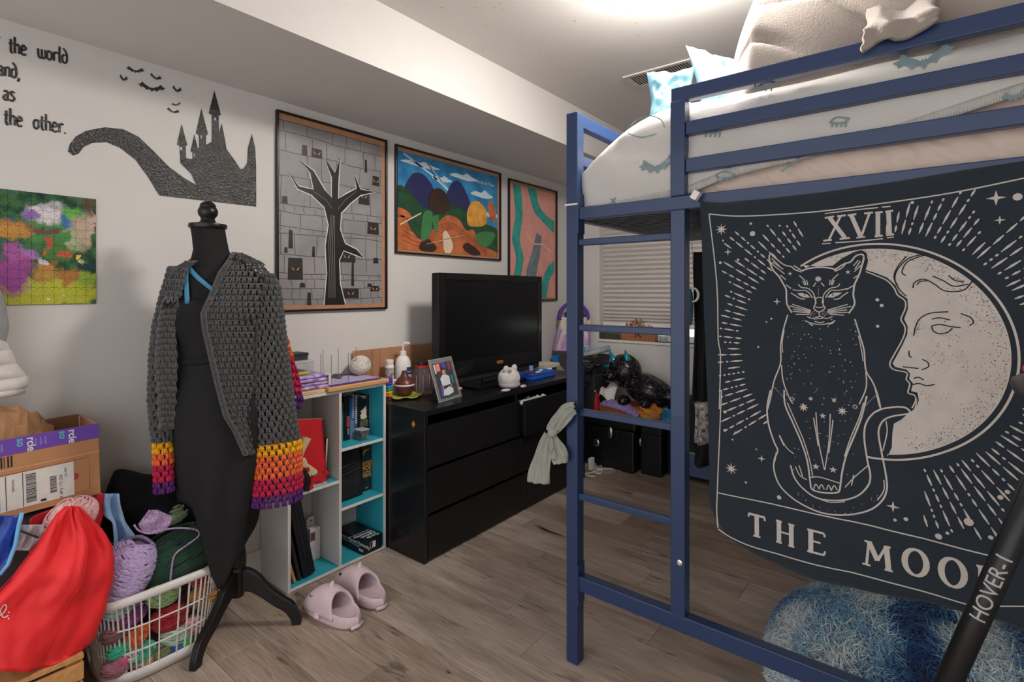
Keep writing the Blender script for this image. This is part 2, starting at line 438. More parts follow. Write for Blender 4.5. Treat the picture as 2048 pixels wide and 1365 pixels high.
# ================================================================== BEDDING
MX0, MX1, MY0, MY1 = XA + .055, XE - .005, YB + .052, YK - .004
m_quilt = mat('quilted_mattress_ticking', '#d8c4b8', .8, noise=(9, .04), wave=(9, .5, 6.0, 'DIAGONAL'))
m_sheet = mat('white_printed_sheet', '#c4c1be', .8, noise=(12, .02), bump=(30, .12), sheen=.1)
mt = MB(); mt.box((MX0 + .01, MY0 + .012, SR0 + .018), (MX1, MY1, 1.90)).build
matt = mt.build('mattress', m_quilt, bevel=.05, seg=5, smooth=True)
tag(matt, 'thick pinkish-beige quilted mattress on the blue loft bed', 'mattress')
MT = 2.03
def wrk(x, z): return .013 * mnoise.noise(Vector((x * 2.2, z * 17 + x * 4, .3))) + .006 * mnoise.noise(Vector((x * 6, z * 36 + x * 8, 4)))
HEM = [(-1.1, 1.672), (-.62, 1.70), (-.5, 1.74), (-.3, 1.765), (-.1, 1.79), (.05, 1.82), (.18, 1.848), (.5, 1.86), (1.0, 1.86)]
def hem(x):
    for (a, za), (c, zc_) in zip(HEM, HEM[1:]):
        if x <= c: return za + (zc_ - za) * (x - a) / (c - a)
    return HEM[-1][1]
def front_y(x, z): return MY0 - .006 - .012 * math.sin(max(0, min(1, (z - 1.67) / .3)) * math.pi) + wrk(x, z)
def top_z(x, y):
    dl = max(0, 1 - (x - MX0) / .34); df = max(0, 1 - (y - MY0) / .09); db = max(0, 1 - (MY1 - y) / .12)
    return MT - .155 * dl ** 2.2 - .045 * df ** 2 - .05 * db ** 2 + .008 * mnoise.noise(Vector((x * 5, y * 5, 2)))
def sheet_pt(u, v):
    US, VS = .16, .26
    fu = max(0, 1 - u / US); fv = max(0, 1 - v / VS)
    x = MX0 + (MX1 - MX0) * max(0, (u - US) / (1 - US)); y = MY0 + (MY1 - MY0) * max(0, (v - VS) / (1 - VS))
    zt = top_z(x, y); f = max(fu, fv)
    z = zt + (hem(x) - zt) * f
    if fv >= fu and fv > 0: y = front_y(x, z)
    if fu > 0: x = MX0 - .02 * math.sin(min(1, f) * math.pi) - .012 * f + wrk(y, z) + (.03 * (1 - min(1, fv * 3)) * 0)
    return (x, y, z)
sh = MB().grid(sheet_pt, 90, 44).build('fitted_sheet', m_sheet, smooth=True, solid=.004)
tag(sh, 'white fitted sheet with grey-green bat prints stretched over the loft mattress', 'sheet')
# hem band
hb = MB().grid(lambda u, v: (lambda x: (x, front_y(x, hem(x) + v * .028) - .004, hem(x) - .001 + v * .028))(MX0 + .01 + u * (MX1 - MX0 - .02)), 70, 2)
hb.build('elastic_hem', mat('sheet_hem', '#cfccc8', .85, wave=(60, .6, .5, 'X')), sh, smooth=True, solid=.002)
m_ink = mat('grey_green_print', '#7d9096', .85, noise=(40, .12))
def sheetpix(px, py, off=.007):
    q = P(px, py, Y=MY0 - .01); return (q.x, front_y(q.x, q.z) - off, q.z)
BAT = [(0, .30), (.06, .42), (.10, .30), (.2, .42), (.32, .55), (.5, .72), (.62, .95), (.72, 1.0), (.78, .7), (1.0, .62), (.86, .45), (.80, .22), (.62, .30), (.45, .08), (.40, -.1), (.22, .05), (.10, .0), (0, -.28)]
BAT = BAT + [(-x, y) for x, y in BAT[-2:0:-1]]
def bat_px(mb, cx, cy, w, h, sl, fn):
    mb.fill([[(cx + x * w, cy + x * w * sl - y * h) for x, y in BAT]], fn, dv=6, du=12)
for a_ in ((1318, 342, 38, 26, -.25), (1848, 130, 64, 34, -.28), (2030, 200, 30, 18, -.3)):
    pr = MB(); bat_px(pr, *a_, sheetpix); pr.build('bat_print', m_ink, sh)
def doodle(pts, w=2.6, n=5): pr = MB(); pr.stroke(cr(pts, n), w, sheetpix); pr.build('doodle_print', m_ink, sh)
for (cx, cy, s, sl) in ((1452, 352, 1.0, -.06), (1680, 243, 1.0, -.2), (1530, 168, 1.2, -.15), (1428, 262, 1.0, -.1)):
    doodle([(cx - 20 * s, cy - 20 * s * sl), (cx - 8 * s, cy - 6 * s), (cx + 8 * s, cy - 6 * s), (cx + 20 * s, cy + 20 * s * sl)], 3)
    doodle([(cx - 20 * s, cy - 20 * s * sl), (cx - 6 * s, cy + 5 * s), (cx + 8 * s, cy + 4 * s), (cx + 20 * s, cy + 20 * s * sl)], 3)
    for k in (-14, -5, 4, 13): doodle([(cx + k * s, cy + 3 * s), (cx + (k - 1) * s, cy + 8 * s), (cx + (k - 2) * s, cy + 13 * s)], 3.2, 1)
doodle([(1222, 410), (1228, 400), (1232, 396)]); doodle([(1222, 398), (1232, 408)])
doodle([(1255, 262), (1275, 240), (1300, 232), (1322, 240), (1330, 256)], 2.2); doodle([(1258, 268), (1285, 276), (1315, 268)], 2.2)
doodle([(1150, 342), (1153, 336), (1151, 330)]); doodle([(1600, 320), (1580, 335), (1565, 345)], 4); doodle([(1850, 88), (1838, 100)], 2.4)

# pillows
m_pil = mat('pale_blue_pillowcase', '#5f8a9c', .8, noise=(10, .05), bump=(16, .25))
def pillow(name, label, c, ex, ey, w, h, th, seed):
    ex = Vector(ex).normalized(); ey = Vector(ey).normalized(); ez = ex.cross(ey); c = Vector(c)
    def f(side):
        def g(u, v):
            a, b_ = u * 2 - 1, v * 2 - 1
            e = max(0, (1 - abs(a) ** 3.2)) ** .55 * max(0, (1 - abs(b_) ** 3.2)) ** .55
            pin = 1 - .22 * (1 - abs(a)) ** 1 * abs(b_) ** 3; pin2 = 1 - .22 * (1 - abs(b_)) * abs(a) ** 3
            return c + ex * (a * w / 2 * pin2) + ey * (b_ * h / 2 * pin) + ez * side * (th / 2 * e * (1 + .45 * mnoise.noise(Vector((a * 3 + seed, b_ * 3, side))) + .2 * mnoise.noise(Vector((a * 7 + seed, b_ * 7, side)))) + .001)
        return g
    m = MB().grid(f(1), 26, 26); m.grid(f(-1), 26, 26)
    return tag(m.build(name, m_pil, smooth=True, sub=1), label, 'pillow')
pillow('pillow', 'crumpled pale blue pillow corner nearest the head end of the loft bed', (-.815, 2.08, 2.165), (.80, .45, .06), (-.05, .12, .98), .19, .27, .14, 1)
pillow('pillow', 'pale blue pillow with a pointed corner beside the beige fleece blanket', (-.665, 2.25, 2.235), (.85, .35, -.40), (-.25, .20, .90), .24, .36, .15, 5)
# fleece blanket heap
m_flc = mat('beige_fleece', '#998e86', .95, noise=(7, .06), bump=(240, .35), sheen=.4)
def heap(u, v):
    """u along the bed, v round the mound from front bottom over the crest to the back"""
    x = -.56 + u * 1.48; ph = v * math.pi
    e = min(1, u / .075) ** .5 * min(1, (1 - u) / .12) ** .5
    h = (.43 - .14 * max(0, u - .2) + .02 * math.sin(u * 8)) * (.12 + .88 * e); yc, ry = MY0 + .335, .315 * (.35 + .65 * e)
    n0 = mnoise.noise(Vector((u * 3.2, v * 2.5, 1))); n1 = mnoise.noise(Vector((u * 8, v * 6, 5)))
    s1 = math.sin(v * 21 + u * 16 + 3.2 * n0); fold = -.050 * math.exp(-(s1 / .28) ** 2) + .035 * n0 + .010 * n1
    k = min(1, v * 6) * e
    y = yc - (ry + fold * k) * math.cos(ph) * (1 if ph > math.pi / 2 else .98); z = MT - .045 + (h + fold * k) * math.sin(ph) ** .75
    x += .03 * n1 * e + .02 * math.sin(v * 9 + u * 5)
    return (x, max(y, MY0 + .004), z)
fb = MB().grid(heap, 150, 90).build('fleece_blanket', m_flc, smooth=True, solid=.010)
tag(fb, 'fluffy beige fleece blanket heaped on top of the loft bed', 'blanket')
# blanket corner hanging over the top guard rail
def flap(u, v):
    x = P(1728, 80, Y=YB).x + u * .15
    L = .20 - .10 * u + .02 * math.sin(u * 11)
    s = v
    if s < .5: y = MY0 + .10 - (MY0 + .10 - (YB - .014)) * (s / .5); z = BT + .018 + .15 * (1 - s / .5) ** 1.5 + .012 * math.sin(u * 9)
    else: y = YB - .016 + .006 * math.sin(u * 12); z = BT + .018 - (s - .5) / .5 * (.055 - .03 * u) * (1 - .25 * math.sin(u * 7))
    return (x + .012 * mnoise.noise(Vector((u * 5, v * 5, 0))), y, z)
MB().grid(flap, 18, 20).build('hanging_corner', m_flc, fb, smooth=True, solid=.014)

# ================================================================== TAPESTRY
YT = YB - .016
def wave(x, z):
    k = max(0, min(1, (1.66 - z) / 1.0))
    w_ = k * (.010 * math.sin(x * 11 + z * 2.5) + .006 * math.sin(x * 23 - z * 4) + .008 * math.sin(z * 6 + x * 3))
    c = max(0, (-.40 - x) / .16) * max(0, (1.0 - z) / .45)
    return YT - .008 * k - abs(w_) * .6 + w_ * .3 - .03 * c * c
def TF(off): 
    def f(x, z): return (x, wave(x, z) - off, z)
    return f
def tp(px, py): q = P(px, py, Y=YT - .008); return (q.x, q.z)
z6 = lambda x, y: tp(1380 + x / 2.844, 340 + y / 2.844)
z7 = lambda x, y: tp(1380 + x / 2.334, 780 + y / 2.334)
zc = lambda x, y: tp(1560 + x / 6.825, 480 + y / 6.825)
RXT = .29
out = [tp(*p) for p in ((1398, 398), (1408, 403), (1440, 405), (1530, 397), (1660, 382), (1800, 361), (1930, 339), (2047, 321))]
zt_ = out[-1][1]; out += [(RXT, zt_), (RXT + .005, 1.1), (RXT, .62), (.2, .612)]
out += cr([tp(*p) for p in ((2005, 1243), (1960, 1232), (1860, 1207), (1740, 1184), (1640, 1160), (1560, 1132), (1500, 1102), (1463, 1078), (1442, 1052), (1426, 1020), (1419, 985), (1418, 930), (1417, 850), (1412, 740), (1406, 600), (1402, 480))], 4)
m_tap = mat('navy_tapestry_cloth', '#19242f', .85, noise=(14, .12), bump=(60, .12), sheen=.15)
m_tw = mat('tapestry_white_print', '#b9b2ac', .85, noise=(25, .05))
EDT = [(-.60, out[0][1])] + out[:9]; EDB = sorted((p[0], p[1]) for p in [out[0], (RXT, .61)] + out[11:])
def ltab(tab, x):
    for (xa, ya), (xb, yb_) in zip(tab, tab[1:]):
        if x <= xb: return ya + (yb_ - ya) * max(0, (x - xa)) / max(1e-6, xb - xa)
    return tab[-1][1]
def cloth(u, v):
    x = out[0][0] + (RXT - out[0][0]) * u ** 1.9; zt_2 = ltab(EDT, x); z = zt_2 + (ltab(EDB, x) - zt_2) * v
    return (x, wave(x, z), z)
tap = MB().grid(cloth, 110, 70).build('tapestry', m_tap, smooth=True, solid=.0016)
tag(tap, 'navy tarot tapestry with a white cat and moon face hanging from the bed rail', 'tapestry')
wt = MB(); ft = TF(.0022); dk = MB(); fd = TF(.0034)
def L6(pts, w=.0034, n=4, mb=wt, f=ft, zz=z6): mb.stroke(cr([zz(*p) for p in pts], n), w, f)
def L7(pts, w=.0034, n=4): L6(pts, w, n, zz=z7)
def LC(pts, w=.0032, n=4): L6(pts, w, n, zz=zc)
def D6(pts, w=.0026, n=5): L6(pts, w, n, dk, fd)
# borders
L6([(170, 1360), (175, 1060), (160, 960), (150, 640), (105, 250)], n=3)
L6([(105, 250), (300, 262), (700, 238), (1100, 188), (1500, 127), (1900, 45)], n=6)
wt.stroke([z6(1900, 45), (.235, z6(1900, 45)[1] + .004), (.24, 1.0), (.235, .70), z7(1320, 1005)], .0034, ft)
L7([(150, 0), (140, 250), (130, 470), (128, 560), (135, 640)], n=3)
L7([(130, 478), (600, 575), (1000, 672), (1430, 775), (1530, 797)], n=5)
L7([(135, 645), (200, 690), (320, 740), (600, 810), (1000, 915), (1320, 1005), (1400, 1022)], n=5)
# moon ring + fill
MC, MR = (-.11, 1.231), .278
ringpts = [(MC[0] + MR * math.cos(a), MC[1] + MR * math.sin(a)) for a in [math.radians(126 - i * 2) for i in range(0, 110)]]
wt.stroke(ringpts, .005, ft)
inner = [z6(*p) for p in ((640, 540), (720, 550), (810, 545), (860, 505), (930, 468), (975, 455), (1003, 472), (1013, 520), (998, 568), (1060, 588), (1120, 612), (1168, 655), (1190, 700), (1237, 735), (1240, 790), (1218, 850), (1238, 890), (1236, 935), (1212, 990), (1178, 1055), (1152, 1102), (1168, 1122), (1232, 1137), (1252, 1160), (1247, 1190), (1268, 1215), (1258, 1258), (1293, 1268), (1302, 1310), (1288, 1352))]
inner += [z7(*p) for p in ((1062, 40), (1045, 92), (1010, 118), (985, 140), (952, 158), (945, 200), (942, 270), (922, 312))]
a0 = math.atan2(inner[0][1] - MC[1], inner[0][0] - MC[0]); a1 = math.atan2(inner[-1][1] - MC[1], inner[-1][0] - MC[0])
if a0 < 0: a0 += 2 * math.pi
R2 = MR - .0125; n = 70
arc = [(MC[0] + R2 * math.cos(a0 + (a1 - a0) * i / n), MC[1] + R2 * math.sin(a0 + (a1 - a0) * i / n)) for i in range(n + 1)]
wt.fill([arc + inner[::-1]], ft, dv=.02, du=.02)
L6([(998, 578), (1060, 602), (1120, 630), (1160, 672), (1180, 712), (1222, 745), (1224, 790), (1200, 850), (1222, 892), (1220, 935), (1196, 990), (1162, 1050), (1136, 1104), (1158, 1136), (1222, 1150), (1236, 1165), (1230, 1192), (1250, 1220), (1240, 1268), (1276, 1282), (1284, 1312), (1262, 1356)], .003, 4)
# moon face lines
for pts in ([(1345, 478), (1250, 500), (1185, 560), (1165, 620), (1190, 680), (1232, 720)], [(1230, 492), (1180, 552), (1160, 610), (1180, 660)], [(1330, 486), (1240, 520), (1205, 580), (1228, 602)],
            [(1268, 672), (1278, 640), (1330, 622), (1390, 650), (1440, 685), (1500, 693), (1565, 680), (1612, 625)], [(1290, 655), (1310, 635), (1350, 632)], [(1380, 605), (1440, 630), (1500, 662), (1585, 650)], [(1470, 600), (1510, 630), (1560, 635)],
            [(1272, 945), (1284, 890), (1310, 845), (1370, 815), (1470, 808)], [(1370, 890), (1420, 880), (1480, 892), (1540, 898)], [(1375, 893), (1385, 918), (1420, 933), (1465, 925), (1492, 902)], [(1375, 850), (1420, 842), (1480, 855)], [(1540, 818), (1595, 840), (1612, 868), (1590, 886)],
            [(1245, 1030), (1248, 1060), (1262, 1066)], [(1210, 1120), (1260, 1126), (1300, 1130)], [(1320, 1078), (1352, 1095), (1356, 1120), (1318, 1138)], [(1255, 1226), (1300, 1215), (1345, 1228), (1392, 1221)], [(1272, 1188), (1298, 1180), (1330, 1196)]):
    D6(pts)
rt = random.Random(11)
for i in range(750):
    a = rt.uniform(-1.25, 1.9); r = R2 - abs(rt.gauss(0, .022)) - .003
    dk.dot((MC[0] + r * math.cos(a), MC[1] + r * math.sin(a)), rt.uniform(.0005, .0012), fd, 5)
for i in range(260):
    a = rt.uniform(1.9, 2.45); r = R2 - abs(rt.gauss(0, .012)) - .002
    q = (MC[0] + r * math.cos(a), MC[1] + r * math.sin(a))
    if q[1] > z6(0, 530)[1]: dk.dot(q, rt.uniform(.0005, .0012), fd, 5)
for (cx, cy, sx, sy, k) in ((1450, 950, 40, 50, 60), (1480, 1080, 70, 40, 80), (1590, 860, 25, 20, 25), (1290, 900, 14, 30, 40), (1340, 1290, 60, 16, 50)):
    for i in range(k): dk.dot(z6(rt.gauss(cx, sx), rt.gauss(cy, sy)), rt.uniform(.0005, .001), fd, 5)
# rays
for deg in range(0, 360, 3):
    a = math.radians(deg + rt.uniform(-.4, .4)); r = .302 + rt.uniform(0, .012); left = math.cos(a) < -.35
    if left: r += .015
    rmax = (.405 if left else .40) + .075 * abs(math.sin(2 * a)) + rt.uniform(-.015, .03)
    while r < rmax:
        ln = rt.choice((.008, .018, .028, .036)); p0 = (MC[0] + r * math.cos(a), MC[1] + r * math.sin(a)); p1 = (MC[0] + (r + ln) * math.cos(a), MC[1] + (r + ln) * math.sin(a))
        r += ln + .006
        if p1[0] < -.497 or p1[0] > .225 or p1[1] > 1.598 + .11 * max(-.2, p1[0] + .2) or p1[1] < .80: continue
        if -.275 < p1[0] < -.085 and p1[1] > 1.50: continue
        if -.40 < p1[0] < 0.0 and p1[1] < 1.0: continue
        if p1[1] < .955 and p1[0] < 0: continue
        if min((p1[0] - q_[0]) ** 2 + (p1[1] - q_[1]) ** 2 for q_ in (z6(175, 338), z6(213, 467), z6(1742, 158), z6(1763, 285), z6(353, 362), z6(1865, 152))) < .00075: continue
        pm_ = ((p0[0] + p1[0]) / 2, (p0[1] + p1[1]) / 2)
        wt.stroke([p0, pm_, p1], [.0015, .0052, .0022], ft)
# numerals XVII
def seg(pts, w, zz=z6): wt.stroke([zz(*p) for p in pts], w, ft)
for pts, w_ in (([(790, 268), (880, 385)], .010), ([(855, 262), (790, 395)], .0055), ([(765, 272), (818, 264)], .005), ([(835, 263), (885, 257)], .005), ([(757, 403), (805, 397)], .005), ([(850, 393), (908, 386)], .005),
                ([(915, 255), (970, 380)], .010), ([(1020, 245), (972, 382)], .0055), ([(895, 258), (945, 251)], .005), ([(990, 247), (1040, 241)], .005), ([(945, 386), (995, 380)], .004),
                ([(1068, 242), (1068, 372)], .010), ([(1052, 243), (1095, 238)], .005), ([(1050, 378), (1095, 373)], .005), ([(1128, 234), (1135, 366)], .010), ([(1110, 237), (1155, 231)], .005), ([(1115, 371), (1160, 366)], .005),
                ([(765, 248), (900, 230), (1070, 213)], .003), ([(1090, 211), (1140, 206)], .003), ([(750, 420), (800, 417)], .003), ([(825, 414), (960, 405), (1098, 391)], .003), ([(1120, 386), (1158, 382)], .003)): seg(pts, w_)
# THE MOON lettering
def glyph(x0, y0, w_, h_, segs):
    for pts, wd in segs: wt.stroke([z7(x0 + a * w_, y0 + a * w_ * .26 - b * h_) for a, b in pts], wd, ft)
TH, TN = .012, .005
GL = {'T': [([(.5, 0), (.5, 1)], TH), ([(0, .97), (1, .97)], .007), ([(.02, .97), (.0, .82)], TN), ([(.98, .97), (1, .82)], TN), ([(.28, .02), (.72, .02)], TN)],
      'H': [([(.15, 0), (.15, 1)], TH), ([(.85, 0), (.85, 1)], TH), ([(.15, .52), (.85, .52)], TN)] + [([(x - .17, y), (x + .17, y)], TN) for x in (.15, .85) for y in (.02, .98)],
      'E': [([(.2, 0), (.2, 1)], TH), ([(0, .02), (.95, .02)], .006), ([(0, .98), (.95, .98)], .006), ([(.2, .52), (.75, .52)], TN), ([(.95, .02), (1.0, .2)], TN), ([(.95, .98), (.98, .82)], TN)],
      'M': [([(.12, 0), (.2, 1)], .006), ([(.2, 1), (.5, .3)], TH), ([(.5, .3), (.8, 1)], .006), ([(.8, 1), (.88, 0)], TH)] + [([(x - .14, .02), (x + .14, .02)], TN) for x in (.12, .88)] + [([(.05, .98), (.25, .98)], TN), ([(.75, .98), (.95, .98)], TN)],
      'O': [([(.5 + .5 * math.cos(t * math.pi / 12), .5 + .5 * math.sin(t * math.pi / 12)) for t in range(25)], [.006 + .007 * abs(math.cos(t * math.pi / 12)) for t in range(25)])],
      'N': [([(.15, 0), (.15, 1)], .006), ([(.15, 1), (.85, 0)], TH), ([(.85, 0), (.85, 1)], .006), ([(0, .02), (.3, .02)], TN), ([(0, .98), (.25, .98)], TN), ([(.7, .98), (1, .98)], TN)]}
for ch, x, yb, w_, h_ in (('T', 275, 676, 76, 104), ('H', 405, 708, 84, 104), ('E', 552, 745, 82, 104), ('M', 808, 812, 136, 112), ('O', 1002, 852, 102, 120), ('O', 1172, 900, 108, 130), ('N', 1335, 938, 110, 128)): glyph(x, yb, w_, h_, GL[ch])
# stars and dots
for (p, r, k, r2) in ((z6(175, 338), .018, 8, .006), (z7(197, 365), .018, 8, .006), (z6(213, 467), .011, 4, .003), (z6(493, 750), .0105, 4, .003), (z6(1742, 158), .018, 4, .005), (z6(1763, 285), .0105, 4, .003), (z7(338, 318), .011, 4, .003), (z7(948, 545), .0145, 4, .004)): wt.star(p, r, r2, k, ft)
for x, y, r in ((343, 305, 8), (353, 362, 16), (508, 317, 6), (185, 402, 6), (170, 528, 9), (271, 512, 8), (1264, 184, 8), (1865, 152, 18), (1065, 740, 9), (1090, 772, 9), (1067, 890, 8), (462, 847, 6), (435, 866, 5), (390, 1007, 6)): wt.dot(z6(x, y), r / 2.844 / 1050 * 1.45, ft)
for x, y, r in ((167, 101, 9), (167, 187, 8), (217, 196, 5), (204, 229, 5), (314, 274, 4), (265, 429, 6), (419, 499, 11), (957, 607, 7), (1008, 603, 9), (1300, 612, 17), (1160, 683, 13), (1201, 666, 7), (1402, 683, 9), (1447, 498, 10), (1480, 473, 9)): wt.dot(z7(x, y), r / 2.334 / 1050 * 1.35, ft)
# cat head
LC([(-60, 250), (0, 305), (75, 350), (150, 365), (200, 405), (290, 440)]); LC([(185, 350), (255, 395), (315, 430)])
LC([(-60, 250), (-90, 210), (-125, 190), (-150, 215), (-145, 300), (-100, 410), (-20, 500), (40, 600), (80, 680), (85, 800), (98, 890), (160, 995)], .004)
LC([(310, 415), (420, 385), (560, 375), (680, 385), (738, 402)], .004)
LC([(735, 415), (870, 330), (960, 300), (1020, 230), (1080, 200), (1130, 205), (1140, 260), (1110, 370), (1080, 470), (1020, 600), (1005, 680), (1000, 760), (1018, 860), (990, 930), (935, 1005)], .004); LC([(745, 430), (840, 385), (890, 330)])
for p in ([(1070, 275), (1000, 355)], [(1095, 290), (1020, 400)], [(1105, 345), (1010, 435)], [(-120, 250), (-10, 360)], [(-110, 300), (40, 400)], [(-90, 350), (60, 465)], [(0, 480), (75, 545)], [(1055, 490), (1000, 525)], [(80, 615), (150, 665)], [(1010, 620), (905, 680)],
          [(260, 485), (330, 550), (350, 620)], [(795, 470), (720, 540), (700, 620)], [(305, 560), (342, 620)], [(360, 550), (378, 620)], [(685, 545), (675, 615)], [(740, 550), (712, 618)], [(490, 585), (450, 640)], [(560, 585), (602, 635)],
          [(245, 605), (290, 650), (370, 660), (430, 700), (458, 745), (482, 805), (490, 875)], [(815, 600), (780, 640), (690, 660), (630, 705), (592, 760), (575, 865)],
          [(170, 680), (250, 692), (340, 690), (400, 730), (440, 795)], [(920, 665), (800, 690), (700, 690), (650, 740), (620, 795)], [(145, 725), (220, 770), (270, 800), (340, 812)], [(930, 715), (860, 760), (800, 805), (730, 812)],
          [(462, 775), (482, 830), (476, 890), (460, 922), (472, 950), (530, 985), (600, 950), (612, 920), (588, 890), (592, 820)], [(490, 802), (520, 785), (560, 788), (590, 802)], [(480, 915), (540, 925), (600, 912)],
          [(530, 985), (540, 1040)], [(540, 1040), (490, 1065), (420, 1070), (368, 1045)], [(540, 1040), (600, 1070), (660, 1070), (718, 1045)], [(500, 1066), (540, 1077), (580, 1066)],
          [(165, 880), (420, 965)], [(125, 902), (420, 978)], [(175, 945), (415, 990)], [(170, 975), (410, 1003)], [(215, 1017), (400, 1020)], [(920, 882), (650, 960)], [(970, 908), (650, 978)], [(915, 955), (660, 990)], [(920, 990), (670, 1003)], [(870, 1028), (680, 1020)],
          [(340, 1105), (450, 1145), (560, 1155), (680, 1140), (755, 1100)], [(470, 1115), (540, 1130), (605, 1120)], [(395, 1145), (450, 1172)], [(660, 1160), (735, 1130)]): LC(p, .0026, 3)
wt.fill([[zc(*p) for p in ((235, 730), (300, 725), (370, 745), (412, 787), (330, 790), (265, 762))]], ft); wt.fill([[zc(*p) for p in ((848, 722), (740, 720), (680, 745), (643, 785), (720, 790), (800, 755))]], ft)
for x in (338, 720): dk.dot(zc(x, 752), .0012, fd, 8, .0036)
wt.star(zc(520, 535), .009, .005, 10, ft); wt.star(zc(133, 460), .0062, .0026, 5, ft); wt.star(zc(925, 440), .0065, .0026, 5, ft)
for y in (640, 675, 702, 727, 750): wt.dot(zc(523, y), .0011, ft, 6)
for i in range(30):
    for cx in (455, 618): wt.dot(zc(cx + rt.uniform(-45, 45), 1008 + rt.uniform(-40, 40)), .0008, ft, 5)
# cat body
L6([(555, 825), (530, 910), (515, 1000), (515, 1100), (480, 1200), (460, 1300), (445, 1360)]); L6([(535, 912), (524, 980), (527, 1040)], .0022); L6([(520, 1110), (530, 1200), (562, 1290), (585, 1330)], .003)
L6([(937, 850), (965, 940), (990, 1030), (1000, 1140), (1040, 1210), (1070, 1290), (1085, 1365)]); L6([(958, 945), (976, 1030), (985, 1090)], .0022); L6([(1000, 1150), (1002, 1240), (962, 1335)], .003)
L7([(378, 0), (363, 80), (370, 160), (395, 240), (412, 280), (398, 320), (395, 370), (420, 440), (480, 500), (560, 545), (640, 572), (740, 580), (830, 565), (890, 525), (918, 470), (915, 400), (892, 280), (880, 200), (897, 150), (940, 125), (1022, 112)], .004)
L7([(1022, 112), (1026, 100), (1000, 82), (940, 82), (870, 100), (825, 150), (813, 220), (828, 330), (842, 400), (830, 450), (780, 495), (700, 512), (600, 500), (530, 455), (490, 405), (472, 350)], .004)
L7([(440, 0), (445, 70), (480, 150), (520, 240), (550, 330), (565, 430), (572, 458), (600, 470), (640, 476), (690, 475), (702, 455), (712, 380), (732, 300), (765, 220), (800, 130), (825, 30)], .004)
for p in ([(455, 60), (490, 140), (532, 235), (562, 330), (576, 400)], [(810, 60), (790, 130), (752, 220), (722, 310)], [(588, 105), (600, 230), (630, 370)], [(655, 112), (650, 240), (632, 370)], [(577, 130), (590, 200), (600, 260)], [(668, 140), (660, 210), (650, 290)], [(420, 210), (450, 265), (487, 297)], [(495, 355), (515, 395), (548, 415)], [(512, 350), (528, 400)], [(830, 355), (770, 405), (725, 452)], [(765, 395), (755, 445)],
          [(565, 405), (600, 402), (640, 412), (700, 432)], [(580, 460), (590, 435), (605, 455)], [(605, 460), (617, 437), (630, 460)], [(640, 462), (650, 440), (662, 465)], [(662, 466), (675, 442), (690, 465)], [(600, 500), (660, 520), (725, 518)], [(905, 420), (905, 470), (875, 515)], [(865, 0), (885, 80)], [(915, 145), (920, 200), (900, 285)], [(405, 290), (400, 330)], [(830, 135), (860, 108), (890, 95)], [(418, 210), (440, 258)]): L7(p, .0026, 4)
for (x, y, r, k) in ((530, 82, .0125, 8), (710, 100, .0125, 8), (563, 42, .007, 6), (672, 50, .007, 6), (620, 122, .0085, 5), (590, 355, .0095, 5), (670, 370, .0095, 5), (477, 43, .008, 10), (770, 80, .008, 10)): wt.star(z7(x, y), r, r * .4, k, ft)
for x, y in ((477, 43), (770, 80)): dk.dot(z7(x, y), .003, fd)
for i in range(110):
    x, y = rt.uniform(540, 960), rt.uniform(850, 1340)
    wt.dot(z6(x, y), rt.uniform(.0008, .0017), ft, 6)
for i in range(36): wt.dot(z7(rt.uniform(480, 780), rt.uniform(120, 400)), rt.uniform(.0008, .0015), ft, 6)
for i in range(26):
    t = rt.uniform(0, 1); wt.dot(z7(500 + 380 * t, 480 + 90 * math.sin(t * 3) + rt.uniform(-14, 14)), .001, ft, 6)
for x0, y0, x1, y1 in ((480, 1235, 530, 1290), (1052, 1288, 1000, 1340)):
    for i in range(7): wt.dot(z6(x0 + (x1 - x0) * i / 6, y0 + (y1 - y0) * i / 6), .0014, ft, 6)
wt.build('white_print', m_tw, tap); dk.build('dark_line_print', mat('tapestry_dark_print', '#141c26', .85), tap)
# clip holding the corner
q = P(1391, 391, Y=YB - .02)
cl = MB().box((q.x - .011, YB - .030, q.z - .014), (q.x + .011, YB - .003, q.z + .014), rot=RY(35)).build('white_clip', mat('white_plastic', '#e2dfdb', .45), bevel=.003)
tag(cl, 'small white clip holding the corner of the navy tapestry', 'clip')
# ================================================================== DRESSER
DX1 = -1.992; DX0 = -2.47; DY0, DY1, DH = 1.817, 3.417, .78
m_drs = mat('black_brown_veneer', '#131317', .34, noise=(8, .25), stretch=(12, 1, 12), coat=.1)
m_drs2 = mat('black_drawer_front', '#0e0e11', .42, noise=(8, .25), stretch=(12, 1, 12))
dr = thing('dresser', 'wide black six-drawer dresser standing against the poster wall', 'dresser', ((DX0 + DX1) / 2, (DY0 + DY1) / 2, 0))
b = MB(); b.box((DX0, DY0, 0), (DX1 - .002, DY0 + .024, DH - .03)); b.box((DX0, DY1 - .024, 0), (DX1 - .002, DY1, DH - .03))
b.box((DX0, DY0 + .024, .03), (DX0 + .012, DY1 - .024, DH - .03)); b.box((DX0 + .012, (DY0 + DY1) / 2 - .012, 0), (DX1 - .03, (DY0 + DY1) / 2 + .012, DH - .03))
b.box((DX0 + .012, DY0 + .024, .02), (DX1 - .06, DY1 - .024, .04))
b.build('carcass', m_drs, dr, world=True, bevel=.0015, seg=1)
MB().box((DX0 - .0, DY0 - .001, DH - .03), (DX1, DY1 + .001, DH)).build('top_panel', m_drs, dr, world=True, bevel=.002)
ym = (DY0 + DY1) / 2
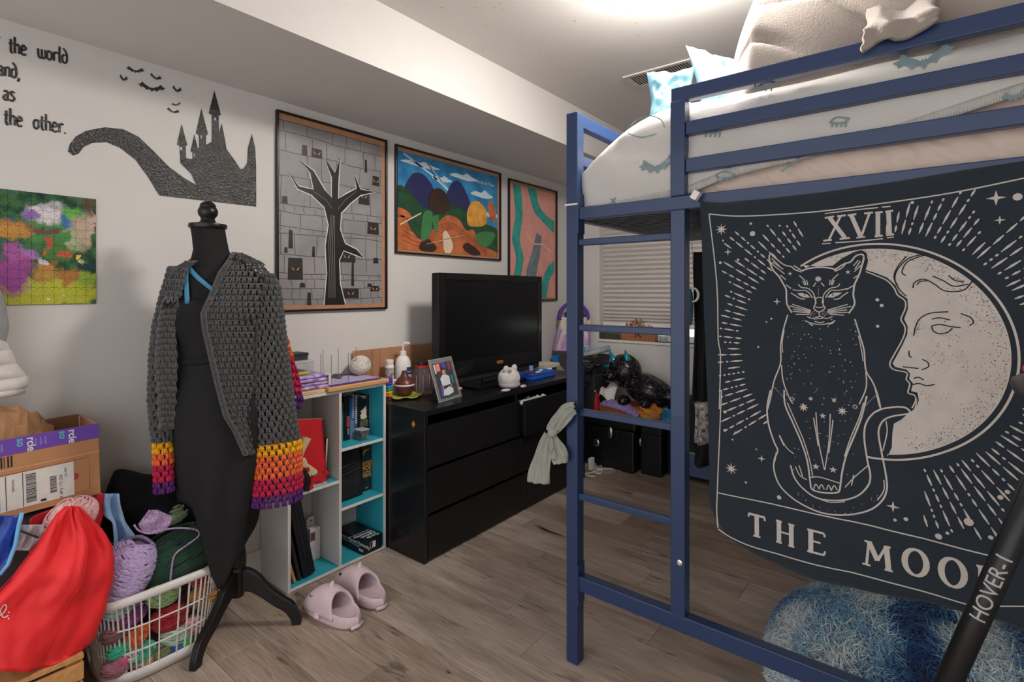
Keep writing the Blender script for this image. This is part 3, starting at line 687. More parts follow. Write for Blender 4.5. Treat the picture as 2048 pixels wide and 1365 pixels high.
for c, (y0, y1) in enumerate(((DY0 + .028, ym - .003), (ym + .003, DY1 - .028))):
    for (z0, z1) in ((.012, .232), (.25, .466), (.484, .70)):
        ox = .035 if (c == 1 and z0 > .4) else 0
        MB().box((DX1 - .018 + ox, y0, z0), (DX1 + ox, y1, z1)).build('drawer_front', m_drs2, dr, world=True, bevel=.002)
        MB().box((DX0 + .03, y0 + .012, z0 + .012), (DX1 - .019 + ox, y1 - .012, z1 - .03)).build('drawer_box', m_drs2, dr, world=True)
# sticker
q = P(827, 849, Y=DY0)
st = MB(); st.prism([(0, .020), (.014, 0), (0, -.020), (-.014, 0)], lambda u, v, d: (q.x + u, DY0 - d, q.z + v), 0.0002, .001)
tag(st.build('diamond_sticker', mat('orange_sticker', '#d9702f', .5)), 'small orange diamond sticker on the side of the black dresser', 'sticker')
st = MB(); st.prism([(0, .012), (.008, 0), (0, -.012), (-.008, 0)], lambda u, v, d: (q.x + u, DY0 - d, q.z + v), 0.001, .0014)
so = st.build('sticker_center', mat('orange_sticker_pale', '#ee9a58', .5), bpy.data.objects['diamond_sticker'])
# ================================================================== WALL DECALS, PUZZLE, POSTERS
m_vin = mat('black_wall_vinyl', '#17171a', .22, noise=(60, .2), bump=(120, .55), spec=.9)
zw = lambda x, y: P(x / 3.25, y / 3.25, X=WX)
def wl_(d): return lambda u, v: (WX + d, u, v)
def wyz(x, y): q = zw(x, y); return (q.y, q.z)
# --- lettering
GLY = {'t': ([[(.3, 1.45), (.3, .15), (.52, 0)], [(.02, .98), (.6, .98)]], .62), 'h': ([[(.15, 1.75), (.15, 0)], [(.15, .8), (.45, 1), (.62, .75), (.62, 0)]], .8),
       'e': ([[(.14, .5), (.6, .66), (.5, .95), (.3, 1), (.12, .6), (.15, .16), (.4, 0), (.62, .16)]], .74), 'w': ([[(.08, 1), (.15, .12), (.35, 0), (.5, .2), (.5, 1)], [(.5, .2), (.72, 0), (.92, .25), (.9, 1)]], 1.08),
       'o': ([[(.35, 1), (.1, .72), (.12, .2), (.35, 0), (.6, .26), (.58, .8), (.35, 1)]], .74), 'r': ([[(.18, 1), (.18, 0)], [(.18, .78), (.45, 1), (.6, .86)]], .66), 'l': ([[(.2, 1.75), (.2, .14), (.38, 0)]], .45),
       'd': ([[(.35, .95), (.1, .7), (.12, .2), (.35, 0), (.6, .26), (.6, .9), (.48, 1.3), (.2, 1.62)], [(.35, .95), (.6, .8)]], .76), 'a': ([[(.1, .88), (.35, 1), (.52, .85), (.52, .12), (.66, 0)], [(.52, .58), (.15, .45), (.1, .16), (.3, 0), (.52, .16)]], .76),
       'n': ([[(.15, 1), (.15, 0)], [(.15, .8), (.45, 1), (.62, .78), (.62, 0)]], .8), 's': ([[(.56, .86), (.35, 1), (.12, .8), (.52, .36), (.45, .08), (.2, 0), (.06, .16)]], .68), ',': ([[(.15, .08), (.2, -.1), (.08, -.35)]], .3), '.': ([[(.1, .12), (.28, -.02)]], .3)}
quote = thing('wall_quote_decal', 'black gothic lettering decal reading the world, hand, as, the other', 'wall decal', (WX, .3, 1.9))
def write(s, x, y, xh, sl):
    for ch in s:
        if ch == ' ': x += xh * .42; continue
        gl, wd = GLY[ch]; mb = MB()
        for k, st in enumerate(gl):
            pts = cr([(x + a * xh, y + a * xh * sl - b * xh) for a, b in st], 5) if len(st) > 2 else [(x + a * xh, y + a * xh * sl - b * xh) for a, b in st]
            w_ = xh * .2 if len(pts) > 2 or st[0][0] == st[1][0] else xh * .13
            mb.stroke([wyz(*p) for p in pts], w_ / 3.25 / 1050 * 2.0, wl_(.0015 + .0002 * k))
        mb.build('letter', m_vin, quote, world=True)
        x += wd * xh * .92; y += wd * xh * .92 * sl
write('r', -38, 292, 58, .2); write('the', 52, 338, 60, .2); write('world', 242, 372, 58, .22)
write('hand,', -62, 478, 60, .18); write('as', 18, 648, 60, .15); write('the', 22, 806, 62, .16); write('other.', 214, 834, 60, .17)
# --- castle and hill decal (plain silhouette)
hill = [(440, 985), (452, 940), (490, 890), (560, 850), (680, 828), (800, 840), (900, 890), (1000, 985), (1100, 1088), (1200, 1160), (1275, 1203), (1240, 1130), (1172, 1062), (1166, 950), (1148, 940), (1180, 808), (1217, 945), (1206, 950), (1210, 1030), (1250, 1035), (1250, 992), (1237, 985), (1262, 872), (1284, 965), (1292, 960), (1292, 885), (1272, 864), (1308, 705), (1352, 875), (1338, 882), (1338, 942), (1375, 922), (1375, 748), (1355, 738), (1392, 588), (1435, 747), (1421, 752), (1423, 860), (1440, 803), (1460, 900), (1472, 970), (1530, 1050), (1560, 1098), (1580, 1098), (1605, 1060), (1610, 962), (1636, 870), (1658, 960), (1664, 1070), (1665, 1345), (1035, 1272), (960, 1150), (880, 1040), (780, 962), (690, 925), (600, 930), (545, 955), (510, 1000), (475, 1012)]
wins = [[(1170, 955), (1184, 957), (1184, 978), (1170, 976)], [(1302, 880), (1312, 882), (1312, 902), (1302, 900)], [(1391, 765), (1403, 767), (1403, 784), (1391, 782)], [(1258, 1000), (1266, 1001), (1266, 1020), (1258, 1019)]]
cd = MB().fill([[wyz(*p) for p in hill]] + [[wyz(*p) for p in q] for q in wins], wl_(.0016)).build('castle_decal', m_vin)
tag(cd, 'glossy black wall decal of a castle with pointed towers rising behind a sloping hill', 'wall decal')
bats = [(880, 462, 62, 32, .15, 'second largest bat, topmost of the flock'), (985, 578, 90, 44, .18, 'largest bat, in the middle of the flock'), (803, 516, 28, 34, .3, 'small bat at the left end of the flock'), (1012, 508, 40, 30, .35, 'bat flying left-down at the upper right of the flock'), (1150, 588, 32, 34, .3, 'bat just left of the tallest castle tower'), (1144, 682, 32, 18, -.1, 'small flat bat above the lowest bat'), (1125, 727, 44, 26, .25, 'lowest bat, above the left castle tower')]
for (cx, cy, w_, h_, sl, lab) in bats:
    mb = MB().fill([[wyz(cx + x * w_, cy + x * w_ * sl - (y - .2) * h_) for x, y in BAT]], wl_(.0015))
    tag(mb.build('bat_decal', m_vin), 'black bat wall sticker, ' + lab, 'wall decal', 'bat stickers above the castle')
# --- jigsaw
def blob_mat(name, base, blobs, rough=.35, noise_s=30):
    m = bpy.data.materials.new(name); m.use_nodes = True; N, L = m.node_tree.nodes, m.node_tree.links; b = N['Principled BSDF']
    ge = N.new('ShaderNodeNewGeometry'); nz = N.new('ShaderNodeTexNoise'); nz.inputs['Scale'].default_value = noise_s; nz.inputs['Detail'].default_value = 5
    L.new(ge.outputs['Position'], nz.inputs['Vector'])
    sub = N.new('ShaderNodeVectorMath'); sub.operation = 'SUBTRACT'; sub.inputs[1].default_value = (.5, .5, .5); L.new(nz.outputs['Color'], sub.inputs[0])
    scl = N.new('ShaderNodeVectorMath'); scl.operation = 'SCALE'; scl.inputs['Scale'].default_value = .09; L.new(sub.outputs[0], scl.inputs[0])
    ad = N.new('ShaderNodeVectorMath'); L.new(ge.outputs['Position'], ad.inputs[0]); L.new(scl.outputs[0], ad.inputs[1])
    r = N.new('ShaderNodeValToRGB'); L.new(nz.outputs['Fac'], r.inputs[0])
    while len(r.color_ramp.elements) < len(base): r.color_ramp.elements.new(.5)
    for i, c in enumerate(base): r.color_ramp.elements[i].position = .3 + .4 * i / (len(base) - 1); r.color_ramp.elements[i].color = hexc(c)
    cur = r.outputs[0]
    for (cy, cz, ry, rz, c, soft) in blobs:
        s1 = N.new('ShaderNodeVectorMath'); s1.operation = 'SUBTRACT'; s1.inputs[1].default_value = (WX, cy, cz); L.new(ad.outputs[0], s1.inputs[0])
        s2 = N.new('ShaderNodeVectorMath'); s2.operation = 'MULTIPLY'; s2.inputs[1].default_value = (0, 1 / ry, 1 / rz); L.new(s1.outputs[0], s2.inputs[0])
        ln = N.new('ShaderNodeVectorMath'); ln.operation = 'LENGTH'; L.new(s2.outputs[0], ln.inputs[0])
        mr = N.new('ShaderNodeMapRange'); mr.inputs[1].default_value = 1 + soft; mr.inputs[2].default_value = 1 - soft; L.new(ln.outputs['Value'], mr.inputs[0])
        mx = N.new('ShaderNodeMix'); mx.data_type = 'RGBA'; mx.inputs[7].default_value = hexc(c); L.new(mr.outputs[0], mx.inputs[0]); L.new(cur, mx.inputs[6]); cur = mx.outputs[2]
    L.new(cur, b.inputs['Base Color']); b.inputs['Roughness'].default_value = rough
    return m
zj = lambda x, y: (lambda q: (q.y, q.z))(P(x / 3.25, 360 + y / 3.25, X=WX + .01))
jr = P(193, 500, X=WX + .01).y; jt = P(100, 388, X=WX + .01).z; jb = P(193, 608, X=WX + .01).z
cs = (jt - jb) / 13
def jb_(x, y, rx, ry, c, s=.2):
    p = zj(x, y); return (p[0], p[1], rx / 3.25 * .00142, ry / 3.25 / 1050 * 1.95, c, s)
m_jig = blob_mat('jigsaw_garden_print', ['#10251f', '#1d4a33', '#3c6b3a', '#23586a'], [
    jb_(330, 330, 230, 90, '#4d8a4c', .4), jb_(300, 210, 120, 60, '#d8cfd6', .3), jb_(200, 225, 60, 30, '#8c6ab0', .3), jb_(450, 280, 60, 50, '#3a76a8', .3), jb_(470, 215, 60, 40, '#5fae4a', .4), jb_(100, 290, 130, 30, '#8a6252', .3), jb_(300, 330, 110, 22, '#6b4a44', .3),
    jb_(540, 330, 70, 120, '#b9a58c', .3), jb_(590, 280, 40, 110, '#c2a79a', .3), jb_(590, 170, 40, 60, '#5a3f33', .3), jb_(480, 390, 40, 70, '#a9b08a', .3),
    jb_(380, 460, 90, 60, '#4a7a3a', .3), jb_(320, 415, 20, 26, '#c4523f', .2), jb_(430, 470, 34, 16, '#c25b42', .2), jb_(300, 460, 24, 18, '#cf6a4c', .2), jb_(520, 500, 22, 18, '#e0c04a', .2), jb_(530, 540, 18, 16, '#ece2a4', .2), jb_(560, 580, 60, 50, '#1a3a3a', .3),
    jb_(300, 740, 380, 100, '#b5b83c', .15), jb_(560, 660, 90, 50, '#8aa83a', .3), jb_(440, 625, 90, 58, '#a8743a', .2), jb_(300, 590, 80, 60, '#b98644', .25), jb_(80, 600, 110, 130, '#9a4a94', .2), jb_(190, 480, 48, 46, '#a878b8', .2), jb_(90, 470, 70, 60, '#a85a9c', .2), jb_(90, 330, 110, 50, '#c08a44', .25), jb_(300, 770, 18, 12, '#e6e3dc', .2), jb_(435, 750, 18, 10, '#e6e3dc', .2), jb_(260, 520, 28, 22, '#d8d0d8', .2)], rough=.3, noise_s=26)
jig = thing('jigsaw_puzzle', 'finished jigsaw puzzle of a sunny flower garden stuck on the wall', 'puzzle', (WX, jr - .2, jb))
NC, NR = 13, 13
MB().box((WX + .0005, jr - NC * cs, jb), (WX + .003, jr, jt)).build('backing', mat('puzzle_backing', '#2c2a26', .7), jig, world=True)
rj = random.Random(5); hs = [[rj.choice((-1, 1)) for _ in range(NC)] for _ in range(NR + 1)]; vs_ = [[rj.choice((-1, 1)) for _ in range(NC + 1)] for _ in range(NR)]
TAB = [(.36, 0), (.40, .05), (.36, .13), (.42, .21), (.5, .235), (.58, .21), (.64, .13), (.60, .05), (.64, 0)]
def edge(a, b, sgn):
    a, b = Vector(a), Vector(b); d = b - a; nn = Vector((-d.y, d.x))
    return [a] + ([a + d * t + nn * h * sgn for t, h in TAB] if sgn else [])
for r_ in range(NR):
    for c_ in range(NC):
        x0, x1, y0, y1 = jr - (c_ + 1) * cs, jr - c_ * cs, jb + r_ * cs, jb + (r_ + 1) * cs
        poly = edge((x0, y0), (x1, y0), hs[r_][c_] if r_ else 0) + edge((x1, y0), (x1, y1), vs_[r_][c_] if c_ else 0) + edge((x1, y1), (x0, y1), -hs[r_ + 1][c_] if r_ < NR - 1 else 0) + edge((x0, y1), (x0, y0), -vs_[r_][c_ + 1] if c_ < NC - 1 else 0)
        cx, cy = (x0 + x1) / 2, (y0 + y1) / 2
        poly = [(cx + (p[0] - cx) * .968, cy + (p[1] - cy) * .968) for p in poly]
        MB().prism(poly, lambda u, v, d: (WX + d, u, v), .003, .0052).build('puzzle_piece', m_jig, jig, world=True)
# --- framed posters
m_frm = mat('black_poster_frame', '#141416', .3); m_kraft = mat('kraft_backing', '#b08160', .7, noise=(20, .08), bump=(90, .1)); 
def poster(name, label, tl, tr, br, bl, ins, fw=.011):
    pts = [P(*p, X=WX + .02) for p in (tl, tr, br, bl)]
    y0 = (pts[0].y + pts[3].y) / 2; y1 = (pts[1].y + pts[2].y) / 2; z1 = (pts[0].z + pts[1].z) / 2; z0 = (pts[2].z + pts[3].z) / 2
    t = thing(name, label, 'poster', (WX, (y0 + y1) / 2, z0), group='framed posters on the left wall')
    b = MB(); x0, x1 = WX + .001, WX + .02
    for (a, c, d, e) in ((y0, y0 + fw, z0, z1), (y1 - fw, y1, z0, z1), (y0 + fw, y1 - fw, z0, z0 + fw), (y0 + fw, y1 - fw, z1 - fw, z1)): b.box((x0, a, d), (x1, c, e))
    b.build('frame', m_frm, t, world=True, bevel=.002)
    MB().box((x0, y0 + fw, z0 + fw), (WX + .006, y1 - fw, z1 - fw)).build('kraft_backing', m_kraft, t, world=True)
    a0, a1, b0, b1 = y0 + fw + ins[0], y1 - fw - ins[1], z0 + fw + ins[2], z1 - fw - ins[3]
    def fn(d): return lambda u, v: (WX + .0065 + d, a0 + u * (a1 - a0), b0 + v * (b1 - b0))
    return t, fn
def layer(t, fn, name, m, loops=None, strokes=None, d=.0, sm=0):
    o = None
    for lp in loops or []:
        if sm: lp = cr(lp, sm, True)
        cpl = [(max(0, min(1, p[0])), max(0, min(1, p[1]))) for p in lp]; o = MB().fill([cpl], fn(d)).build(name, m, t, world=True)
    if not strokes: return o
    mb = MB()
    for pts, w_ in strokes or []:
        f2 = fn(d); y_a = f2(0, 0); y_b = f2(1, 1); aw, ah = y_b[1] - y_a[1], y_b[2] - y_a[2]
        mb.stroke([(p[0] * aw, p[1] * ah) for p in pts], w_, lambda u, v: f2(u / aw, v / ah))
    o = mb.build(name, m, t, world=True); return o
m_p = lambda n, c, **k: mat('print_' + n, c, k.pop('rough', .4), noise=k.pop('noise', (14, .08)), **k)
# poster 1: grey stone wall with dark windows and a bare tree
t, fn = poster('stone_wall_poster', 'tall framed poster of a grey stone wall with glowing dark windows and a bare tree', (557, 214), (778, 285), (773, 622), (551, 621), (.004, .022, .022, .03))
layer(t, fn, 'stone_print', m_p('stone', '#8d8a8b', noise=(6, .12)), [[(0, 0), (1, 0), (1, 1), (0, 1)]])
rp = random.Random(9); st = []; y = 0.0; rows_ = [.035, .06, .05, .03, .1, .12, .03, .08, .04, .16, .13, .1, .09]
for h_ in rows_:
    y2 = min(1, y + h_); wob = [rp.uniform(-.006, .006) for _ in range(7)]
    st.append(([(i / 6, min(.999, max(.001, y2 + wob[i]))) for i in range(7)], .0034)); x = rp.uniform(0, .12)
    while x < 1:
        st.append(([(x, y + .004), (x + rp.uniform(-.01, .01), y2 - .004)], .003)); x += rp.uniform(.1, .26) if h_ > .07 else rp.uniform(.07, .15)
    y = y2
    if y >= 1: break
for i in range(16):
    x, y = rp.uniform(.05, .95), rp.uniform(.05, .95); st.append(([(x, y), (x + .012, y - .02), (x - .004, y - .035), (x + .01, y - .06)], .0014))
layer(t, fn, 'stone_joint_print', m_p('joint', '#4a484e'), None, st, .0006)
holes = [(.14, .20, .13, .12), (.33, .86, .10, .05), (.80, .66, .12, .10), (.93, .77, .08, .06), (.90, .47, .13, .075), (.62, .285, .18, .07), (.66, .065, .17, .06), (.92, .095, .10, .035), (.1, .36, .04, .1), (.55, .5, .04, .09), (.68, .18, .03, .14), (.26, .03, .04, .08), (.05, .57, .05, .04), (.93, .27, .06, .035), (.22, .86, .05, .06), (.82, .85, .03, .08), (.3, .3, .03, .06), (.45, .06, .05, .09), (.2, .11, .05, .025), (.86, .115, .05, .022), (.06, .3, .03, .03)]
layer(t, fn, 'window_print', m_p('dark_window', '#2c2a2e'), [[(x - w_ / 2, y - h_ / 2), (x + w_ / 2, y - h_ / 2), (x + w_ / 2 - .004, y + h_ / 2), (x - w_ / 2 + .005, y + h_ / 2)] for x, y, w_, h_ in holes], d=.0011)
layer(t, fn, 'glow_print', m_p('amber', '#d8943c'), [lp for x, y, w_, h_ in holes[:8] for lp in ([(x - .035, y + .012), (x - .008, y - .006), (x - .02, y - .008)], [(x + .035, y + .012), (x + .008, y - .006), (x + .022, y - .008)])], d=.0016)
tr_ = [(.40, 0), (.425, .18), (.41, .34), (.44, .46), (.40, .56), (.28, .62), (.16, .64), (.08, .72), (.17, .655), (.30, .65), (.27, .74), (.18, .80), (.30, .755), (.40, .66), (.47, .62), (.47, .74), (.40, .84), (.50, .77), (.55, .86), (.535, .73), (.53, .62), (.62, .66), (.72, .70), (.70, .78), (.76, .70), (.92, .70), (.76, .665), (.66, .61), (.56, .54), (.55, .44), (.60, .36), (.72, .33), (.80, .28), (.70, .30), (.585, .32), (.54, .26), (.55, .12), (.60, 0)]
layer(t, fn, 'tree_outline_print', m_p('chalk', '#d9d6d2'), None, [(tr_, .012)], .0021)
layer(t, fn, 'tree_print', m_p('ink', '#1d1b1e'), [tr_], None, .0027)
rk = [([(.44 + .02 * i, .04), (.445 + .018 * i, .2), (.44 + .018 * i, .36), (.46 + .012 * i, .52)], .0022) for i in range(4)] + [([(.30, .64), (.42, .60), (.47, .56)], .002), ([(.72, .685), (.60, .62), (.53, .56)], .002)]
layer(t, fn, 'bark_line_print', m_p('bark', '#8f8b88'), None, rk, .0032)
# poster 2: blue sky over green and rust-coloured hills
t, fn = poster('landscape_poster', 'framed colour poster of green and rust hills under a bright blue sky', (793, 287), (1003, 347), (1003, 522), (792, 506), (.008, .022, .014, .02))
layer(t, fn, 'sky_print', m_p('sky', '#1f6aa0', noise=(9, .3), col2='#3d92c4'), [[(0, 0), (1, 0), (1, 1), (0, 1)]])
cl = [[(x + a * w_, y + b * h_) for a, b in ((-.5, 0), (-.3, .35), (-.05, .3), (.1, .6), (.3, .3), (.5, .1), (.2, -.2), (-.2, -.15))] for x, y, w_, h_ in ((.2, .9, .35, .08), (.62, .88, .3, .1), (.82, .72, .26, .12), (.4, .8, .2, .08), (.93, .5, .2, .1))]
layer(t, fn, 'cloud_print', m_p('cloud', '#c3d6df'), cl, [([(.05, .98), (.3, .83), (.48, .68)], .012), ([(.25, .95), (.45, .72)], .006)], .0006, 4)
layer(t, fn, 'far_hill_print', m_p('far_hill', '#2a2c58'), [[(.05, .45), (.1, .75), (.2, .82), (.3, .72), (.36, .55), (.42, .62), (.5, .8), (.58, .82), (.68, .62), (.72, .4), (.4, .3)]], None, .0011, 4)
layer(t, fn, 'green_hill_print', m_p('green_hill', '#21482f', noise=(20, .25)), [[(0, .64), (.1, .6), (.24, .45), (.34, .5), (.46, .55), (.6, .52), (.72, .42), (.9, .38), (1, .32), (1, .0), (.8, .1), (.55, .16), (.2, .12), (0, .35)]], None, .0016, 3)
layer(t, fn, 'rust_hill_print', m_p('rust_hill', '#b4653c', noise=(18, .25)), [[(0, .30), (.06, .34), (.12, .2), (.22, .12), (.34, .3), (.44, .42), (.56, .4), (.64, .28), (.72, .3), (.80, .15), (1, .05), (1, 0), (0, 0)], [(0, .42), (.08, .40), (.12, .33), (0, .34)], [(.88, .62), (.94, .68), (.98, .5), (.93, .42)]], None, .0021, 3)
layer(t, fn, 'gold_bush_print', m_p('gold', '#d69a3e', noise=(18, .2)), [[(.66, .35), (.65, .5), (.70, .62), (.78, .64), (.86, .56), (.87, .42), (.82, .36), (.74, .34)]], None, .0027, 4)
layer(t, fn, 'dark_rock_print', m_p('rock', '#3a2620', noise=(18, .2)), [[(.27, .48), (.28, .62), (.35, .70), (.43, .66), (.47, .52), (.42, .44), (.34, .42)], [(.18, .02), (.24, .14), (.34, .06), (.3, 0)], [(.6, .08), (.66, .14), (.8, .03), (.7, 0)]], None, .0032, 4)
layer(t, fn, 'pale_path_print', m_p('pale', '#d9c6ae'), [[(.40, .2), (.44, .24), (.5, .1), (.47, 0), (.42, 0)]], [([(.02, .25), (.2, .40)], .008), ([(.25, .08), (.6, .22)], .003)], .0037, 4)
layer(t, fn, 'ridge_line_print', m_p('ridge', '#7c3f24'), None, [(cr([(.04, .1 + .05 * k), (.2, .05 + .04 * k), (.36, .2 + .03 * k), (.5, .28 + .02 * k), (.66, .14 + .03 * k), (.86, .04 + .02 * k)], 4), .004) for k in range(4)], .0026)
layer(t, fn, 'green_fold_print', m_p('green_light', '#3f7a48'), [[(.22, .4), (.3, .42), (.28, .18), (.2, .12)], [(.74, .24), (.86, .3), (.97, .28), (.9, .14), (.8, .12)], [(.3, .36), (.36, .4), (.34, .2)]], None, .0042, 4)
o4 = fn(.005)(.73, .865); text_mesh('title_print', 'Attack on Titan', .034, m_p('title', '#d5d3d0'), t, frame(o4, (0, 1, -.02), (0, 0, 1)), extrude=.0002)
# poster 3: pink with teal ribbons
t, fn = poster('ribbon_poster', 'framed pink poster with sweeping teal ribbons partly hidden by the blue bed post', (1019, 356), (1116, 383), (1115, 608), (1019, 596), (.012, .014, .014, .02))
layer(t, fn, 'pink_print', m_p('pink', '#dd9a90', noise=(10, .06)), [[(0, 0), (1, 0), (1, 1), (0, 1)]])
def rib(a, b_): return [*[p for p in cr(a, 5)], *[p for p in cr(b_, 5)][::-1]]
layer(t, fn, 'teal_ribbon_print', m_p('teal', '#2f9c94', noise=(16, .2)), [rib([(.05, 1), (.1, .74), (.04, .52), (.12, .34), (.02, .1)], [(.22, 1), (.26, .74), (.2, .52), (.28, .34), (.16, .1)])], None, .0006)
layer(t, fn, 'teal_ribbon_print', m_p('teal'  , '#2f9c94'), [rib([(.36, 1), (.5, .8), (.74, .7), (.98, .62)], [(.56, 1), (.62, .86), (.8, .78), (.98, .74)])], None, .0006)
layer(t, fn, 'slate_ribbon_print', m_p('slate', '#71808a', noise=(16, .2)), [rib([(.3, .0), (.34, .24), (.46, .42), (.56, .6)], [(.52, .0), (.56, .22), (.64, .4), (.68, .58)])], None, .0011)
layer(t, fn, 'teal_ribbon_print', m_p('teal'  , '#2f9c94'), [rib([(.62, .0), (.72, .2), (.84, .3), (.98, .36)], [(.8, .0), (.84, .12), (.9, .2), (.98, .24)])], None, .0016)
layer(t, fn, 'pale_curve_print', m_p('pale_pink', '#eed0c4'), None, [(cr([(.3, .6), (.5, .5), (.7, .5), (.9, .44)], 5), .008)], .0021)
# ================================================================== DRESS FORM
m_blk = mat('black_jersey', '#0e0e10', .85, noise=(40, .2), sheen=.0, bump=(400, .15)); m_bwood = mat('black_painted_wood', '#111113', .35, bump=(40, .08)); m_dress = mat('black_dress_fabric', '#0f0f12', .8, noise=(30, .2), sheen=.0, bump=(500, .1))
ER = Vector((.38, .925, 0)); EF = Vector((.925, -.38, 0))
def axis(z): return Vector((-2.22, .932 - .03 * (z - .6) - .12 * max(0, z - 1.5), z)) if z > .75 else Vector((-2.22, 1.0 + (.9175 - 1.0) * (z - .1) / .65, z))
ca, sa = math.cos(math.radians(18)), math.sin(math.radians(18))
BS = ER * ca + EF * sa; BF = EF * ca - ER * sa
TOR = [(1.635, .060, .055), (1.60, .060, .056), (1.55, .062, .062), (1.515, .075, .07), (1.49, .108, .075), (1.46, .138, .085), (1.42, .152, .098), (1.36, .152, .118), (1.31, .15, .128), (1.25, .148, .112), (1.18, .126, .098), (1.12, .118, .09), (1.05, .134, .10), (.97, .156, .116), (.90, .165, .122), (.82, .160, .118), (.76, .13, .10)]
def tor(z):
    for (za, aa, ba), (zb, ab, b2) in zip(TOR, TOR[1:]):
        if zb <= z <= za: t = (za - z) / (za - zb); return aa + (ab - aa) * t, ba + (b2 - ba) * t
    return TOR[-1][1:]
def body(z, th, off=0):
    a, b_ = tor(z); return axis(z) + BS * ((a + off) * math.cos(th)) + BF * ((b_ + off) * math.sin(th))
man = thing('dress_form', 'black dress form on a turned pole with curved wooden tripod legs', 'mannequin', (-2.22, 1.0, 0))
mb = MB(); zs_ = [t_[0] for t_ in TOR]
vs = [body(z, 2 * math.pi * j / 32) for z in zs_ for j in range(32)]
mb.add(vs, [(i * 32 + j, (i + 1) * 32 + j, (i + 1) * 32 + (j + 1) % 32, i * 32 + (j + 1) % 32) for i in range(len(zs_) - 1) for j in range(32)] + [tuple(range(32)), tuple(range((len(zs_) - 1) * 32 + 31, (len(zs_) - 1) * 32 - 1, -1))])
torso = mb.build('torso', m_blk, man, smooth=50, world=True)
nt = axis(1.635)
MB().lathe([(.066, 0), (.068, .006), (.066, .016), (.045, .019), (.03, .024), (.024, .034), (.026, .042), (.034, .052), (.036, .068), (.031, .08), (.028, .083), (.029, .088), (.024, .098), (.012, .106), (.002, .108)], c=nt, n=32).build('finial', m_bwood, man, smooth=35, world=True)
MB().tube([body(1.625, 2 * math.pi * i / 40, .0015) for i in range(40)], .003, n=6, closed=True).build('neck_trim', m_blk, torso, world=False) if False else None
mb = MB(); mb.lathe([(.02, .3), (.02, .75)], c=(0, 0, 0), n=16)
p0 = axis(.1)
mb = MB(); mb.tube([axis(.30), axis(.77)], .017, n=16); mb.build('pole', m_bwood, man, smooth=40, world=True)
MB().lathe([(.022, .135), (.0235, .14), (.0235, .235), (.030, .238), (.033, .245), (.030, .252), (.028, .256), (.031, .262), (.031, .30), (.027, .33), (.021, .37), (.018, .39)], c=(-2.22, 1.0, 0), n=24).build('pole_hub', m_bwood, man, smooth=35, world=True)
lp = cr([(.018, .245), (.045, .243), (.085, .215), (.125, .165), (.175, .122), (.222, .085), (.246, .035), (.25, 0)], 4) + [Vector((.215, 0))] + cr([(.208, .025), (.185, .058), (.14, .088), (.09, .128), (.05, .152), (.018, .155)], 4)
for ang in (-61, 46, 168):
    d = Vector((math.cos(math.radians(ang)), math.sin(math.radians(ang)), 0)); n_ = Vector((-d.y, d.x, 0))
    MB().prism([(p.x, p.y) for p in lp], lambda u, v, w_: Vector((-2.22, 1.0, v)) + d * u + n_ * w_, -.014, .014).build('leg', m_bwood, man, bevel=.004, seg=2, world=True)
# ---- dress
dress = thing('wrap_dress', 'long black wrap dress with blue cross straps worn by the dress form', 'dress', (-2.22, 1.0, .24))
HEMZ = [(0, .50), (25, .42), (50, .36), (70, .33), (82, .27), (92, .235), (104, .235), (114, .30), (124, .44), (136, .56), (150, .585), (180, .585), (270, .60), (360, .50)]
def hemz(dg):
    for (a, za), (c, zb) in zip(HEMZ, HEMZ[1:]):
        if a <= dg <= c: return za + (zb - za) * (dg - a) / (c - a)
def dress_pt(u, v):
    dg = u * 360; th = math.radians(dg)
    top = 1.335 + .03 * math.cos(th * 2) * 0 + (.02 if 20 < dg < 160 else 0)
    z = top + (hemz((dg + 18) % 360) - top) * v
    if z > .84: a, b_ = tor(z); a += .009; b_ += .009
    else:
        k = (.84 - z) / .6; a = .172 - .088 * k; b_ = .130 - .045 * k
    fd = 1 + (.05 + .05 * math.sin(th * 7 + z * 5) + .03 + .03 * math.sin(th * 3 - z * 9)) * min(1, max(0, (1.08 - z) * 2.2))
    ax = axis(z) if z > .8 else Vector((-2.22, .926 + .03 * (.8 - z), z))
    return ax + BS * (a * fd * math.cos(th)) + BF * (b_ * fd * math.sin(th))
MB().grid(dress_pt, 72, 44, cu=True).build('skirt_and_bodice', m_dress, dress, smooth=True, world=True, solid=.003)
MB().tube([body(1.125 + .008 * math.sin(i / 36 * 2 * math.pi * 2), 2 * math.pi * i / 36, .010) for i in range(36)], .010, n=8, closed=True, flat=1.6).build('waist_tie', m_dress, dress, smooth=True, world=True)
m_strap = mat('blue_ribbon', '#3d7fa8', .6)
def onbody(px, py, off):
    """point on the torso surface along the pixel ray"""
    best = None
    for i in range(400):
        t = 1.7 + i * .002; q = P(px, py, t=t)
        if not .77 < q.z < 1.63: return P(px, py, X=-2.1)
        a, b_ = tor(q.z); r = q - axis(q.z)
        if ((r.dot(BS)) / (a + off)) ** 2 + ((r.dot(BF)) / (b_ + off)) ** 2 <= 1: return q
    return P(px, py, X=-2.1)
for pts in ([(377, 535), (372, 552), (373, 580), (375, 608)], [(377, 535), (392, 552), (408, 566), (430, 583)]):
    q = [onbody(*p, .012) for p in cr(pts, 3)]
    MB().tube(q, .0085, n=8, flat=.25, up=tuple(BF)).build('blue_strap', m_strap, dress, world=True, smooth=True)
